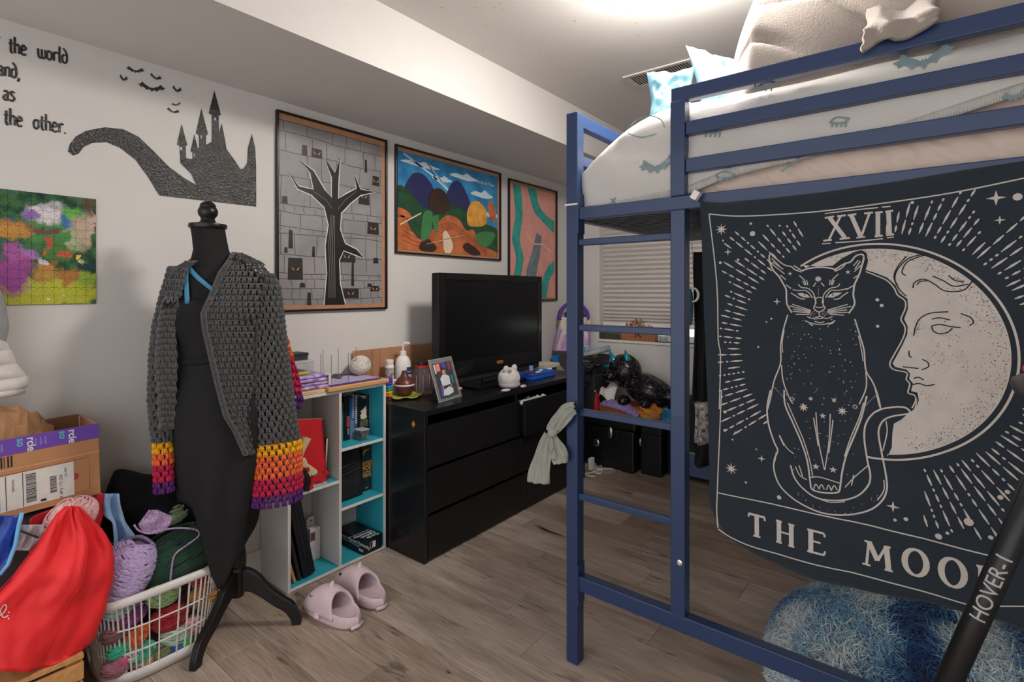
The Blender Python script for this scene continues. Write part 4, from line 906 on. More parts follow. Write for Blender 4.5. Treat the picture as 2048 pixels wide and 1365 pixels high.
# ---- crochet cardigan
m_cro = [mat('charcoal_yarn', '#47474a', .95, noise=(160, .3), bump=(900, .4), sheen=.3), mat('yellow_yarn', '#e5a715', .95, noise=(120, .12), bump=(900, .4)), mat('orange_yarn', '#e2673a', .95, noise=(120, .15), bump=(900, .4)), mat('crimson_yarn', '#b81f4a', .95, noise=(120, .15), bump=(900, .4)), mat('purple_yarn', '#57246e', .95, noise=(120, .2), bump=(900, .4))]
card = thing('crochet_cardigan', 'charcoal open-stitch crochet cardigan with sunset-striped cuffs on the dress form', 'cardigan', (-2.22, .95, .5))
rc = random.Random(21)
def crochet(mb, fn, rows, colour, cw=.0225, closed=False, lobes=2):
    for j in range(rows):
        v = (j + .5) / rows; mb.mi = colour(j)
        smp = [Vector(fn(i / 12, v)) for i in range(13)]; ln = sum((b - a).length for a, b in zip(smp, smp[1:]))
        if ln < cw * .5: continue
        n = max(1, round(ln / cw))
        for i in range(n if (closed or j % 2 == 0) else n + 1):
            u = (i + .5) / n if j % 2 == 0 else i / n
            if not closed: u = min(1 - .3 / n, max(.3 / n, u))
            p = Vector(fn(u % 1 if closed else u, v)); e = 1e-2
            t = Vector(fn(min(1, u + e) if not closed else (u + e) % 1, v)) - Vector(fn(max(0, u - e) if not closed else (u - e) % 1, v))
            s = Vector(fn(u % 1 if closed else u, min(1, v + .02))) - Vector(fn(u % 1 if closed else u, max(0, v - .02)))
            if t.length < 1e-7 or s.length < 1e-7: continue
            rh = s.length / .04 / rows if v > .02 and v < .98 else s.length / .03 / rows
            t.normalize(); s.normalize(); nn = t.cross(s).normalized(); R = Matrix((t, s, nn)).transposed()
            w_ = ln / n
            for k in range(lobes):
                o = (k - (lobes - 1) / 2) * w_ * (.36 if lobes == 2 else .25)
                rot = R @ Matrix.Rotation(-o * 28, 3, 'Z')
                mb.ell(p + t * o + nn * rc.uniform(-.001, .001), (w_ * (.22 if lobes == 2 else .20), rh * (.52 if lobes == 2 else .66), .0078), 6, 4, rot)
        m_ = 8 if ln < .2 else 16
        mb.tube([fn((i / m_), (j + .02) / rows) for i in range(m_ + (0 if closed else 1))], .0034, n=5, closed=closed)
def lerp_tab(tab, y):
    if y <= tab[0][0]: return tab[0][1:]
    for a, b_ in zip(tab, tab[1:]):
        if y <= b_[0]:
            t = (y - a[0]) / (b_[0] - a[0]); return tuple(p + (q - p) * t for p, q in zip(a[1:], b_[1:]))
    return tab[-1][1:]
def sleeve(name, tab, y0, y1, rows, ncuff, depth=.05, shift=0):
    """tab rows: pixel y, centre px, half width px, X plane"""
    def f(u, v):
        y = y0 + (y1 - y0) * v; cx, hw, X = lerp_tab(tab, y)
        c = P(cx, y, X=X); e_ = P(cx + hw, y, X=X); a = (e_ - c).length * .93; th = 2 * math.pi * u
        return c + ER * (a * math.cos(th)) + EF * (min(depth, a * .8) * math.sin(th))
    def col(j):
        k = j - (rows - ncuff)
        return 0 if k < 0 else (1 if k < 2 else 2 if k < ncuff - 5 else 3 if k < ncuff - 2 else 4)
    mb = MB(); crochet(mb, f, rows, col, closed=True, lobes=3, cw=.0215)
    return tag(mb.build(name, m_cro, card, smooth=True, world=True), kind='stuff')
sleeve('sleeve', [(545, 528, 16, -2.16), (575, 532, 26, -2.13), (620, 534, 29, -2.11), (680, 537, 33, -2.10), (760, 541, 37, -2.09), (850, 548, 41, -2.08), (900, 554, 44, -2.075), (1010, 555, 43, -2.07)], 548, 1006, 41, 11)
sleeve('sleeve', [(530, 352, 12, -2.28), (590, 339, 17, -2.27), (650, 329, 22, -2.26), (720, 325, 25, -2.25), (800, 323, 25, -2.25), (860, 324, 21, -2.25), (890, 326, 18, -2.25), (985, 328, 17, -2.24)], 534, 985, 40, 9, depth=.04)
def z5(x, y): return (280 + x / 2.239, 390 + y / 2.239)
def panel(name, tab, rows, y0, y1, bow):
    def f(u, v):
        y = y0 + (y1 - y0) * v; l, r = lerp_tab(tab, y); px, py = z5(l + (r - l) * u, y)
        q = onbody(px, py, .024) if py < 690 else None
        X = -2.065 - .035 * u - .10 * max(0, (560 - py) / 60)
        base = P(px, py, X=X + bow * math.sin(math.pi * u))
        if q is not None and py < 640: base = q if q.x > base.x or py < 600 else base
        return base
    mb = MB(); crochet(mb, f, rows, lambda j: 0, cw=.0245)
    return tag(mb.build(name, m_cro, card, smooth=True, world=True), kind='stuff'), f
rp_, frp = panel('front_panel', [(255, 425, 445), (300, 398, 540), (350, 362, 582), (450, 322, 575), (530, 284, 548), (600, 290, 535), (720, 318, 538), (850, 348, 534), (990, 385, 534), (1060, 428, 532), (1170, 476, 526)], 33, 262, 1165, .02)
lp_, flp = panel('front_panel', [(295, 205, 262), (330, 150, 216), (400, 118, 196), (480, 98, 172), (560, 84, 152), (640, 74, 158), (760, 70, 165), (900, 78, 160), (1060, 90, 146)], 28, 298, 1050, 0)
# ribbed front edge
mb = MB(); 
for f in (frp, ):
    for off in (-.004, .005):
        mb.tube([Vector(f(0, i / 60)) + EF * .006 + ER * off for i in range(61)], .0065, n=6)
        for i in range(90): mb.ell(Vector(f(0, i / 90)) + EF * .010 + ER * off, .0058, 6, 4)
tag(mb.build('front_edging', m_cro[0], card, smooth=True, world=True), kind='stuff')
# back panel, with the sunset-striped hem swinging out behind the right sleeve
def backf(u, v):
    z = 1.49 - v * .62; th = math.radians(185 + 170 * u); a, b_ = tor(max(z, .97)); k = 1 + .25 * max(0, v - .3)
    return axis(max(z, .76)) * 1 + Vector((0, 0, z - max(z, .76))) + BS * ((a + .018) * k * math.cos(th)) + BF * ((b_ + .018) * math.sin(th))
mb = MB(); crochet(mb, backf, 30, lambda j: 0, cw=.026); tag(mb.build('back_panel', m_cro, card, smooth=True, world=True), kind='stuff')
SW = [(570, 530, 547), (600, 536, 553), (640, 545, 565), (700, 560, 583), (760, 572, 600), (800, 584, 606), (822, 588, 600)]
def sweep(u, v):
    y = 572 + 248 * v; l, r = lerp_tab(SW, y); l -= 14
    return P(l + (r - l) * u, y, X=-2.20 + .02 * math.sin(math.pi * u))
mb = MB(); crochet(mb, sweep, 17, lambda j: 1 if j < 4 else 2 if j < 10 else 3 if j < 15 else 4); tag(mb.build('striped_back_hem', m_cro, card, smooth=True, world=True), kind='stuff')
# second layer of left cuff
def cuff2(u, v): return P(338 + 16 * u, 898 + 70 * v, X=-2.27 + .01 * math.sin(math.pi * u))
mb = MB(); crochet(mb, cuff2, 6, lambda j: 2 if j < 4 else 4); tag(mb.build('cuff_fold', m_cro, card, smooth=True, world=True), kind='stuff')
# ================================================================== CUBE BOOKSHELF
SHX, SBX, SY0, SY1, SHH = -2.288, -2.538, 1.252, 1.808, .895
m_wh = mat('white_laminate', '#cfcac7', .45, noise=(6, .02)); m_tq = mat('turquoise_laminate', '#2fa3b8', .45, noise=(6, .04)); m_edge = mat('white_edge_band', '#d9d5d0', .4)
ydv = P(681, 1000, X=SHX).y; TK = .015
szs = {'r1': P(768, 876, X=SHX).z, 'r2': P(766, 987, X=SHX).z, 'l1': P(676, 962, X=SHX).z}
bs = thing('cube_bookshelf', 'white two-column bookshelf with turquoise shelf boards between dress form and dresser', 'bookshelf', ((SHX + SBX) / 2, (SY0 + SY1) / 2, 0))
def sb(name, lo, hi, m, par=bs): return MB().box(lo, hi).build(name, m, par, world=True, bevel=.0012, seg=1)
sb('side_panel', (SBX, SY0, 0), (SHX, SY0 + TK, SHH), m_wh); sb('side_panel', (SBX, SY1 - TK, 0), (SHX, SY1, SHH), m_wh)
sb('turquoise_lining', (SBX + .004, SY1 - TK - .002, .02), (SHX - .004, SY1 - TK, SHH - TK), m_tq)
sb('divider', (SBX, ydv - TK / 2, .018), (SHX, ydv + TK / 2, SHH - TK), m_wh); sb('top_board', (SBX, SY0 + TK, SHH - TK), (SHX, SY1 - TK, SHH), m_wh)
def shelf(y0, y1, z):
    o = sb('shelf_board', (SBX + .004, y0, z - TK), (SHX - .002, y1, z), m_tq); sb('edge_band', (SHX - .002, y0, z - TK), (SHX, y1, z), m_edge, o)
shelf(SY0 + TK, SY1 - TK, .018); shelf(ydv + TK / 2, SY1 - TK - .002, szs['r1']); shelf(ydv + TK / 2, SY1 - TK - .002, szs['r2']); shelf(SY0 + TK, ydv - TK / 2, szs['l1'])
sb('back_panel', (SBX - .004, SY0, .01), (SBX, SY1, SHH), m_wh)
m_page = mat('book_pages', '#d9d2c2', .8)
def book(label, y0, y1, xf, d, z0, h, col, name='book', cat='book', cov=.002):
    t = thing(name, label, cat, ((xf - d / 2), (y0 + y1) / 2, z0))
    m = mat('cover_' + col, col, .4, noise=(18, .12)); b = MB()
    b.box((xf - d, y0, z0), (xf, y0 + cov, z0 + h)); b.box((xf - d, y1 - cov, z0), (xf, y1, z0 + h)); b.box((xf - cov, y0 + cov, z0), (xf, y1 - cov, z0 + h))
    b.build('cover', m, t, world=True, bevel=.001, seg=1)
    MB().box((xf - d + .003, y0 + cov, z0 + .002), (xf - cov, y1 - cov, z0 + h - .003)).build('pages', m_page, t, world=True)
    return t
s1p = lambda x, y: (670 + x / 10.5, 770 + y / 10.5)
XS = P(*s1p(290, 1160), Z=szs['r1']).x
by = lambda x: P(670 + x / 10.5, 850, X=XS).y
zt = lambda x, y: P(*s1p(x, y), X=XS).z
z0 = szs['r1']
bk = []
bk.append(book('thin teal book at the divider end of the top right shelf', ydv + .009, by(190), XS - .006, .15, z0, .20, '#2f7f86'))
bk.append(book('short black paperback with a red spine panel beside the blue books', by(192), by(312), XS, .14, z0, zt(250, 232) - z0, '#15161a'))
bk.append(book('bright blue paperback with pale spine lettering', by(316), by(400), XS - .004, .15, z0, .213, '#2069b4'))
bk.append(book('blue-grey book between the bright blue one and the thick black one', by(402), by(474), XS - .004, .15, z0, .215, '#2b5d8e'))
bk.append(book('thick black book with a white skeletal drawing on its spine', by(480), by(694), XS - .006, .15, z0, .216, '#191a1b'))
bk.append(book('thick dark book with tan spine lettering next to the turquoise panel', by(698), by(822), XS - .010, .15, z0, .218, '#1c1714'))
def spine(b, name, m, pts, X, zz=s1p):
    mb = MB()
    for lp in pts: mb.fill([[(lambda q: (q.y, q.z))(P(*zz(*p), X=X)) for p in lp]], lambda u, v: (X + .0006, u, v))
    return mb.build(name, m, b, world=True)
m_ltr = mat('print_cream', '#c9c2b4', .6); m_tan = mat('print_tan', '#8d7663', .6); m_rsp = mat('print_red', '#a03a40', .6)
R_ = lambda x0, y0, x1, y1: [(x0, y0), (x1, y0), (x1, y1), (x0, y1)]
spine(bk[1], 'red_spine_panel', m_rsp, [R_(245, 660, 308, 890)], XS)
spine(bk[2], 'blue_foot_panel', mat('print_slate', '#3c4653', .6), [R_(325, 750, 396, 1140)], XS - .004)
for k in range(12): spine(bk[2], 'spine_lettering', m_ltr, [R_(366, 210 + k * 42, 392, 236 + k * 42)], XS - .004 + .0002)
for k in range(13): spine(bk[3], 'spine_lettering', m_ltr, [R_(425, 230 + k * 46, 462, 258 + k * 46)], XS - .004)
for k in range(9): spine(bk[5], 'spine_lettering', m_tan, [R_(712, 100 + k * 80, 745, 150 + k * 80), R_(762, 130 + k * 78, 796, 185 + k * 78)], XS - .010)
for k in range(6): spine(bk[1], 'spine_lettering', m_ltr, [R_(265, 920 + k * 22, 292, 934 + k * 22)], XS)
spine(bk[4], 'spine_lettering', m_ltr, [R_(545, 235, 655, 255)], XS - .006); spine(bk[4], 'spine_lettering', m_ltr, [R_(568, 272, 645, 288)], XS - .006)
spine(bk[4], 'skeletal_drawing', m_ltr, [[(535, 560), (600, 500), (640, 440), (660, 520), (655, 620), (670, 680), (610, 720), (540, 720), (530, 640), (560, 600)]], XS - .006)
spine(bk[4], 'green_foliage_print', mat('print_moss', '#4a5238', .6, noise=(60, .5)), [[(530, 740), (600, 720), (690, 700), (690, 870), (520, 880)]], XS - .006)
# clear box of beads
def P3(zz, x, y, **k): return P(*zz(x, y), **k)
a = P3(s1p, 548, 1190, Z=z0); c = P3(s1p, 800, 1165, Z=z0)
bx0, by0, by1 = SHX - .075, a.y, c.y; bh = P3(s1p, 790, 925, X=a.x).z - z0; xf = a.x
t = thing('bead_box', 'small clear plastic box of black beads in front of the dark books', 'box', (xf - .03, (by0 + by1) / 2, z0))
m_clear = mat('clear_plastic', '#eef4f4', .05, trans=.9, ior=1.3, alpha=.35)
b = MB(); e = .0025
for lo, hi in (((xf - .06, by0, z0), (xf, by0 + e, z0 + bh)), ((xf - .06, by1 - e, z0), (xf, by1, z0 + bh)), ((xf - e, by0 + e, z0), (xf, by1 - e, z0 + bh)), ((xf - .06, by0 + e, z0), (xf - .06 + e, by1 - e, z0 + bh)), ((xf - .06 + e, by0 + e, z0), (xf - e, by1 - e, z0 + e))): b.box(lo, hi)
b.build('case', m_clear, t, world=True)
MB().box((xf - .061, by0 - .001, z0 + bh), (xf + .001, by1 + .001, z0 + bh + .005)).build('lid', mat('clear_lid', '#cfd6d6', .15, alpha=.6), t, world=True, bevel=.001)
b = MB(); rb = random.Random(2)
for i in range(160): b.ell((rb.uniform(xf - .054, xf - .006), rb.uniform(by0 + .006, by1 - .006), rb.uniform(z0 + .006, z0 + bh * .82)), .0038, 6, 4)
tag(b.build('beads', mat('black_bead', '#1b1a1f', .2, noise=(90, .8), col2='#7d7984'), t, smooth=True, world=True), kind='stuff')
# middle right: fabric pouch + poe book
s2p = lambda x, y: (670 + x / 9.75, 880 + y / 9.75)
z0 = szs['r2']; xp = P3(s2p, 300, 1165, Z=z0).x; yp1 = P3(s2p, 545, 900, X=xp).y; yp0 = ydv + .010
m_pouch = mat('black_nylon', '#1a1b20', .55, noise=(20, .2), bump=(22, .3))
t = thing('storage_pouch', 'black folded fabric pouch leaning on the middle right shelf', 'pouch', (xp - .05, (yp0 + yp1) / 2, z0))
hp = P3(s2p, 300, 160, X=xp).z - z0
def pouch(u, v):
    y = yp0 + u * (yp1 - yp0); z = z0 + .002 + v * hp * .98
    return (xp - .006 - .03 * v ** 2 + .006 * math.sin(v * 9 + u * 2) * (1 - abs(2 * u - 1)) + .004 * mnoise.noise(Vector((u * 4, v * 6, 1))), y, z)
MB().grid(pouch, 14, 22).build('front_face', m_pouch, t, world=True, smooth=True, solid=.004)
MB().box((xp - .10, yp0 + .002, z0 + .001), (xp - .045, yp1 - .002, z0 + hp * .97)).build('body', m_pouch, t, world=True, bevel=.012, seg=3)
for vv, thk in ((.66, .005), (.50, .0035)):
    MB().tube([Vector(pouch(i / 12, vv + .10 * (i / 12 - .5))) + Vector((.004, 0, 0)) for i in range(13)], thk, n=6).build('fold', m_pouch, t, world=True, smooth=True)
xb_ = P3(s2p, 640, 990, Z=z0).x; yb0 = max(P3(s2p, 535, 700, X=xb_).y, yp1 + .001); yb1 = P3(s2p, 715, 700, X=xb_).y
hb_ = P3(s2p, 620, 110, X=xb_).z - z0
poe = book('thick dark book with gold lettering EDGAR ALLAN POE beside the fabric pouch', yb0, yb1, xb_, .14, z0, hb_, '#1d2a2e')
m_gold = mat('print_gold', '#b59a68', .5)
def sp_text(par, txt, x, y, size, X, zz, m=m_gold, **k):
    q = P3(zz, x, y, X=X); return text_mesh('lettering', txt, size, m, par, frame((X + .0006, q.y, q.z), (0, 1, 0), (0, 0, 1)), extrude=.0002, align='CENTER', **k)
ww = yb1 - yb0; xm_ = 622
for txt, y, s in (('EDGAR', 458, .32), ('ALLAN', 508, .32), ('POE', 590, .50), ('COMPLETE', 640, .19), ('TALES AND', 680, .18), ('POEMS', 725, .30)): sp_text(poe, txt, xm_, y, ww * s, xb_, s2p)
sp_text(poe, 'BN', xm_, 950, ww * .2, xb_, s2p, m_ltr)
spine(poe, 'gold_raven_print', m_gold, [[(545, 330), (560, 230), (600, 190), (650, 185), (690, 165), (650, 200), (600, 215), (570, 270)]], xb_, s2p)
# bottom right: black card-game box
s3p = lambda x, y: (670 + x / 11.37, 1020 + y / 11.37)
zb = .018; f0 = P3(s3p, 650, 1050, Z=zb); f1 = P3(s3p, 1075, 860, Z=zb); bz = P3(s3p, 655, 715, X=f0.x).z
m_cah = mat('black_card_box', '#10181f', .3)
t = thing('card_game_box', 'black card game box with white lettering on the bottom right shelf', 'box', (f0.x - .1, (f0.y + f1.y) / 2, zb))
cx1 = f0.x; cx0 = SBX + .012; cy0 = f0.y; cy1 = min(f1.y, SY1 - TK - .004)
MB().box((cx0, cy0, zb), (cx1, cy1, bz)).build('carton', m_cah, t, world=True, bevel=.002)
m_wt = mat('print_white', '#d9dadb', .5)
dd = cx1 - cx0
text_mesh('lettering', 'Cards Against Humanity', dd * .112, m_wt, t, frame((cx0 + dd * .12, cy0 - .0006, zb + (bz - zb) * .60), (1, 0, 0), (0, 0, 1)), extrude=.0002, thick=.0004)
text_mesh('lettering', 'A party game for horrible people', dd * .05, m_wt, t, frame((cx0 + dd * .18, cy0 - .0006, zb + (bz - zb) * .45), (1, 0, 0), (0, 0, 1)), extrude=.0002)
for k, s in enumerate(('Cards', 'Against', 'Humanity')): text_mesh('lettering', s, .030, m_wt, t, frame((cx1 - .022 - k * .026, cy1 - .012, bz + .0006), (0, -1, 0), (1, 0, 0)), extrude=.0002, thick=.0004)
text_mesh('lettering', 'A party game for horrible people', .010, m_wt, t, frame((cx1 - .092, cy1 - .012, bz + .0006), (0, -1, 0), (1, 0, 0)), extrude=.0002)
ymid = (cy0 + cy1) / 2; zm = (zb + bz) / 2
for k, (u, ang) in enumerate(((-.007, 14), (.007, -5))):
    b = MB(); ra = math.radians(ang)
    pts = [(ymid + u + x * math.cos(ra) - z * math.sin(ra), zm + x * math.sin(ra) + z * math.cos(ra)) for x, z in ((-.010, -.016), (.010, -.016), (.010, .016), (-.010, .016))]
    if k: b.fill([pts], lambda p, q: (cx1 + .0008, p, q))
    else: b.stroke(pts, .0022, lambda p, q: (cx1 + .0006, p, q), closed=True)
    b.build('card_logo', m_wt, t, world=True)
for k in range(3):
    MB().box((cx1 - .040 + k * .013, cy0 - .0008, zb + .016), (cx1 - .030 + k * .013, cy0, zb + .028)).build('icon_square', m_wt, t, world=True)
# left column, upper: red spiral notebook etc.
s4p = lambda x, y: (590 + x / 7.58, 800 + y / 7.58)
z0 = szs['l1']
br = P3(s4p, 490, 1235, Z=z0); tr = P3(s4p, 440, 285, t=1) 
m_red = mat('red_notebook_cover', '#c5202b', .35, noise=(6, .05))
XN = br.x; yN1 = br.y; nh = P3(s4p, 440, 290, X=XN - .03).z - z0; yN0 = SY0 + TK + .005
t = thing('spiral_notebook', 'large red spiral notebook leaning on the upper left shelf', 'notebook', (XN, yN1, z0))
lean = -.030; tilt_y = -.008
nf = lambda d: (lambda u, v: (XN + lean * v + d - .05 * (1 - u), yN0 + (yN1 - yN0) * u + tilt_y * v, z0 + .003 + nh * v + .022 * (1 - u) * v))
b = MB()
def slab(f0_, f1_, b):
    vs = [f0_(0, 0), f0_(1, 0), f0_(1, 1), f0_(0, 1), f1_(0, 0), f1_(1, 0), f1_(1, 1), f1_(0, 1)]
    b.add(vs, [(0, 3, 2, 1), (4, 5, 6, 7), (0, 1, 5, 4), (1, 2, 6, 5), (2, 3, 7, 6), (3, 0, 4, 7)])
slab(nf(-.002), nf(0), b); b.build('front_cover', m_red, t, world=True)
b = MB(); slab(nf(-.010), nf(-.0022), b); b.build('pages', m_page, t, world=True)
b = MB(); slab(nf(-.012), nf(-.0102), b); b.build('back_cover', mat('black_board', '#1c1c1f', .6), t, world=True)
for k in range(34):
    q = Vector(nf(-.005)(1.0, .02 + k * .0286)); MB().tube([q + Vector((.010 * math.cos(a_), .007 * math.sin(a_), 0)) for a_ in [i * math.pi / 4 for i in range(8)]], .0011, n=5, closed=True).build('wire_ring', mat('black_wire', '#1b1b1d', .4), t, world=True)
q = P3(s4p, 520, 1150, Z=z0)
b = MB(); yk = yN1 + .010
vs = []
t = tag(MB().box((XN - .19, yk, z0), (XN - .035, yk + .012, z0 + nh * .66), rot=RX(-3)).build('black_notebook', mat('black_board', '#1c1c1f', .6), bevel=.002), 'slim black notebook standing beside the red spiral notebook', 'notebook')
MB().box((XN - .187, yk + .002, z0 + .003), (XN - .034, yk + .010, z0 + nh * .658), rot=RX(-3)).build('page_block', m_page, t)
# cream and red toy
m_cream = mat('cream_plastic', '#dcc79a', .45); m_rp = mat('red_plastic', '#c6251f', .35)
pc = P3(s4p, 170, 1180, Z=z0); XT = max(min(pc.x, SHX - .045), XN + .028)
g4 = lambda x, y, d=0: (lambda q: Vector((XT + d, q.y, q.z)))(P3(s4p, x, y, X=XT))
t = thing('toy_megaphone', 'cream and red plastic toy gadget in front of the red notebook', 'toy', (XT, g4(150, 1200).y, z0))
base = [(80, 1175), (190, 1165), (315, 1100), (310, 1060), (230, 1000), (170, 960), (140, 880), (60, 870)]
MB().prism([(g4(*p).y, g4(*p).z) for p in base], lambda u, v, d: (XT + d, u, v), -.02, .018).build('body', m_cream, t, world=True, bevel=.004)
MB().tube([g4(75, 870), g4(110, 740), g4(180, 570)], [.012, .017, .023], n=14).build('horn', m_cream, t, world=True, smooth=40)
MB().prism([(g4(*p).y, g4(*p).z) for p in ((100, 1015), (180, 1010), (190, 1070), (110, 1085))], lambda u, v, d: (XT + d, u, v), .0185, .022).build('red_button', m_rp, t, world=True, bevel=.002)
MB().tube([g4(215, 1125, .016), g4(250, 1130, .018), g4(400, 1090, .012)], .0032, n=8).build('metal_rod', mat('bolt_steel', '#d8d6d2', .25, metal=.9), t, world=True, smooth=True)
MB().prism([(g4(*p).y, g4(*p).z) for p in ((410, 1065), (490, 1075), (498, 1120), (450, 1140), (420, 1105))], lambda u, v, d: (XT + d, u, v), .002, .016).build('red_clip', m_rp, t, world=True, bevel=.002)
MB().box((XT - .018, g4(150, 1200).y, z0 + .0005), (XT + .012, g4(260, 1200).y, g4(200, 1172).z)).build('red_foot', m_rp, t, world=True, bevel=.003)
u_ = MB(); 
k_ = [g4(60, 1010, .030), g4(105, 1090, .032), g4(140, 1200, .034), g4(165, 1300, .036)]
t2 = thing('folded_umbrella', 'small black folded umbrella standing at the edge of the upper left shelf', 'umbrella', (k_[-1].x, k_[-1].y, z0))
lowz = z0 + .008
MB().tube(cr([(k_[0].x, k_[0].y, k_[0].z), (k_[1].x, k_[1].y, k_[1].z), (k_[2].x, k_[2].y, k_[2].z), (SHX - .01, k_[3].y, lowz)], 4), [.006 + .0009 * i for i in range(13)], n=9).build('canopy', m_pouch, t2, world=True, smooth=True)
MB().tube([(SHX - .006, k_[3].y - .006, lowz), (SHX + .008, k_[3].y + .012, lowz - .006)], .006, n=8).build('tip_ends', m_pouch, t2, world=True, smooth=True)
b = MB(); q0 = P3(s4p, 200, 1300, Z=z0); 
tag(MB().box((SHX - .10, yN0 + .06, z0 + .0003), (SHX - .012, yN1 - .01, z0 + .0012)).build('printed_leaflet', mat('leaflet_print', '#dcd5d6', .6, noise=(70, .3), col2='#c4566a')), 'white and pink leaflet lying flat under the toy gadget', 'paper')
# left column, lower: black cases, board, carton
s5p = lambda x, y: (560 + x / 6.2, 970 + y / 6.2)
XC = SHX - .03; zb = .018
yz5 = lambda x, y, X: (lambda q: (q.y, q.z))(P3(s5p, x, y, X=X))
m_case = mat('black_hard_plastic', '#17191f', .35, noise=(30, .15), bump=(90, .08))
LO = SY0 + TK + .002
def leaning(name, label, cat, y_bot, ang, th, L, x0, x1, m, bev=.006, dz=0):
    """slab leaning to the left against the side panel"""
    a = math.radians(ang); d = Vector((0, -math.sin(a), math.cos(a))); n_ = Vector((0, math.cos(a), math.sin(a)))
    o = Vector((0, y_bot, zb + .001 + dz)); vs = [o, o + n_ * th, o + n_ * th + d * L, o + d * L]
    t = thing(name, label, cat, (x1, y_bot, zb))
    MB().prism([(v.y, v.z) for v in vs], lambda u, v, w_: (w_, u, v), x0, x1).build('shell', m, t, world=True, bevel=bev, seg=3); return t, o, d, n_
q = yz5(330, 1150, XC); q2 = yz5(240, 160, XC)
yb_ = q[0]; ang = math.degrees(math.atan2(yb_ - (LO + .012), q2[1] - zb)) if True else 20
L = (q2[1] - zb) / math.cos(math.radians(ang)) * .97
t, o, d, n_ = leaning('tool_case', 'black hard plastic case leaning in the lower left cubby', 'case', yb_ - .012, ang, .062, L, XC - .19, XC, m_case)
for kx in (.018, .040): MB().tube([Vector((XC + .001, 0, 0)) + o + n_ * kx + d * (L * .04), Vector((XC + .001, 0, 0)) + o + n_ * kx + d * (L * .96)], .0022, n=6).build('seam_ridge', m_case, t, world=True)
leaning('thin_case', 'thin dark speckled case leaning behind the black hard case', 'case', yb_ - .036, ang + 1, .014, L * .82, XC - .18, XC - .004, mat('speckled_plastic', '#22252b', .5, noise=(200, .6)), .002)
leaning('wooden_board', 'short tan wooden board leaning at the left of the lower left cubby', 'board', yb_ - .062, ang + 4, .013, .115, XC - .15, XC - .002, mat('tan_wood', '#c48a5c', .5, noise=(10, .1), stretch=(1, 1, 6)), .002)
c0 = P3(s5p, 500, 905, Z=zb); c1 = P3(s5p, 415, 560, t=1)
XW = c0.x if c0.x < XC else XC - .06; cy = c0.y
t = thing('white_carton', 'narrow white hanging-tab carton at the back of the lower left cubby', 'box', (XW - .05, cy - .02, zb))
ch_ = P3(s5p, 460, 525, X=XW).z - zb; cyl = P3(s5p, 420, 700, X=XW).y
MB().box((XW - .05, cyl - .02, zb + .0005), (XW, cy, zb + ch_)).build('carton', mat('white_card', '#d9d3cf', .6), t, world=True, bevel=.001)
MB().prism([(cyl - .012, 0), (cy - .004, 0), (cy - .004, .03), (cy - .014, .042), (cyl + .002, .042), (cyl - .012, .03)], lambda u, v, d: (XW - .05 + d, u, zb + ch_ + v), 0, .0015).build('hang_tab', mat('white_card', '#d9d3cf', .6), t, world=True)
MB().box((XW - .0485, (cyl + cy) / 2 - .012, zb + ch_ + .018), (XW - .0480, (cyl + cy) / 2 + .004, zb + ch_ + .025)).build('slot', mat('slot_dark', '#77706c', .7), t, world=True)
MB().box((XW, cyl - .018, zb + ch_ * .62), (XW + .0006, cy - .03 if cy - .03 > cyl - .015 else cyl - .005, zb + ch_ * .88)).build('maroon_print', mat('print_maroon', '#6d4048', .6), t, world=True)

# ------------------------------------------------------------------ on top of the shelf
s0p = lambda x, y: (580 + x / 6.827, 660 + y / 6.827)
m_lw = mat('light_wood', '#c99a68', .5, noise=(8, .12), stretch=(8, 1, 8))
wb0 = P3(s0p, 520, 830, X=SHX + .012); wb1 = P3(s0p, 1350, 715, X=SHX + .012); zt0 = SHH
bd = tag(MB().box((SBX + .01, wb0.y, zt0 + .0005), (SHX + .014, SY1 + .012, zt0 + .022)).build('blocking_board', m_lw, bevel=.004), 'pale wooden board on the right half of the bookshelf top', 'board')
zb2 = zt0 + .022
m_knit = mat('lavender_knit', '#b9a9cc', .9, noise=(200, .12), bump=(300, .5))
kt = thing('knitted_swatch', 'lavender knitted piece pinned flat on the wooden board', 'knitting', (SHX - .08, wb0.y + .15, zb2))
MB().grid(lambda u, v: (SBX + .03 + v * (SHX - SBX - .045), wb0.y + .03 + u * .30, zb2 + .004 + .003 * mnoise.noise(Vector((u * 8, v * 6, 0)))), 30, 20).build('knit_fabric', m_knit, kt, world=True, smooth=True, solid=.006)
b = MB()
for k in range(44):
    b.ell((SHX - .012, wb0.y + .03 + k * .0070, zb2 + .005), (.005, .0042, .005), 6, 4)
tag(b.build('purple_edging', mat('purple_edge_yarn', '#5b45a0', .9), kt, world=True, smooth=True), kind='stuff')
for (x, y) in ((680, 735), (950, 690)):
    q = P3(s0p, x, y, X=SHX - .014); MB().star((q.y, zb2 + .012), .009, .004, 6, lambda u, v: (SHX - .006, u, v)).build('blue_flower', mat('pale_blue_yarn', '#7fb3cf', .8), kt, world=True)
pins = [(563, 345, 735), (795, 320, 700), (903, 235, 530), (660, 258, 560), (450, 272, 570), (420, 325, 570), (1130, 285, 630), (228, 295, 380)]
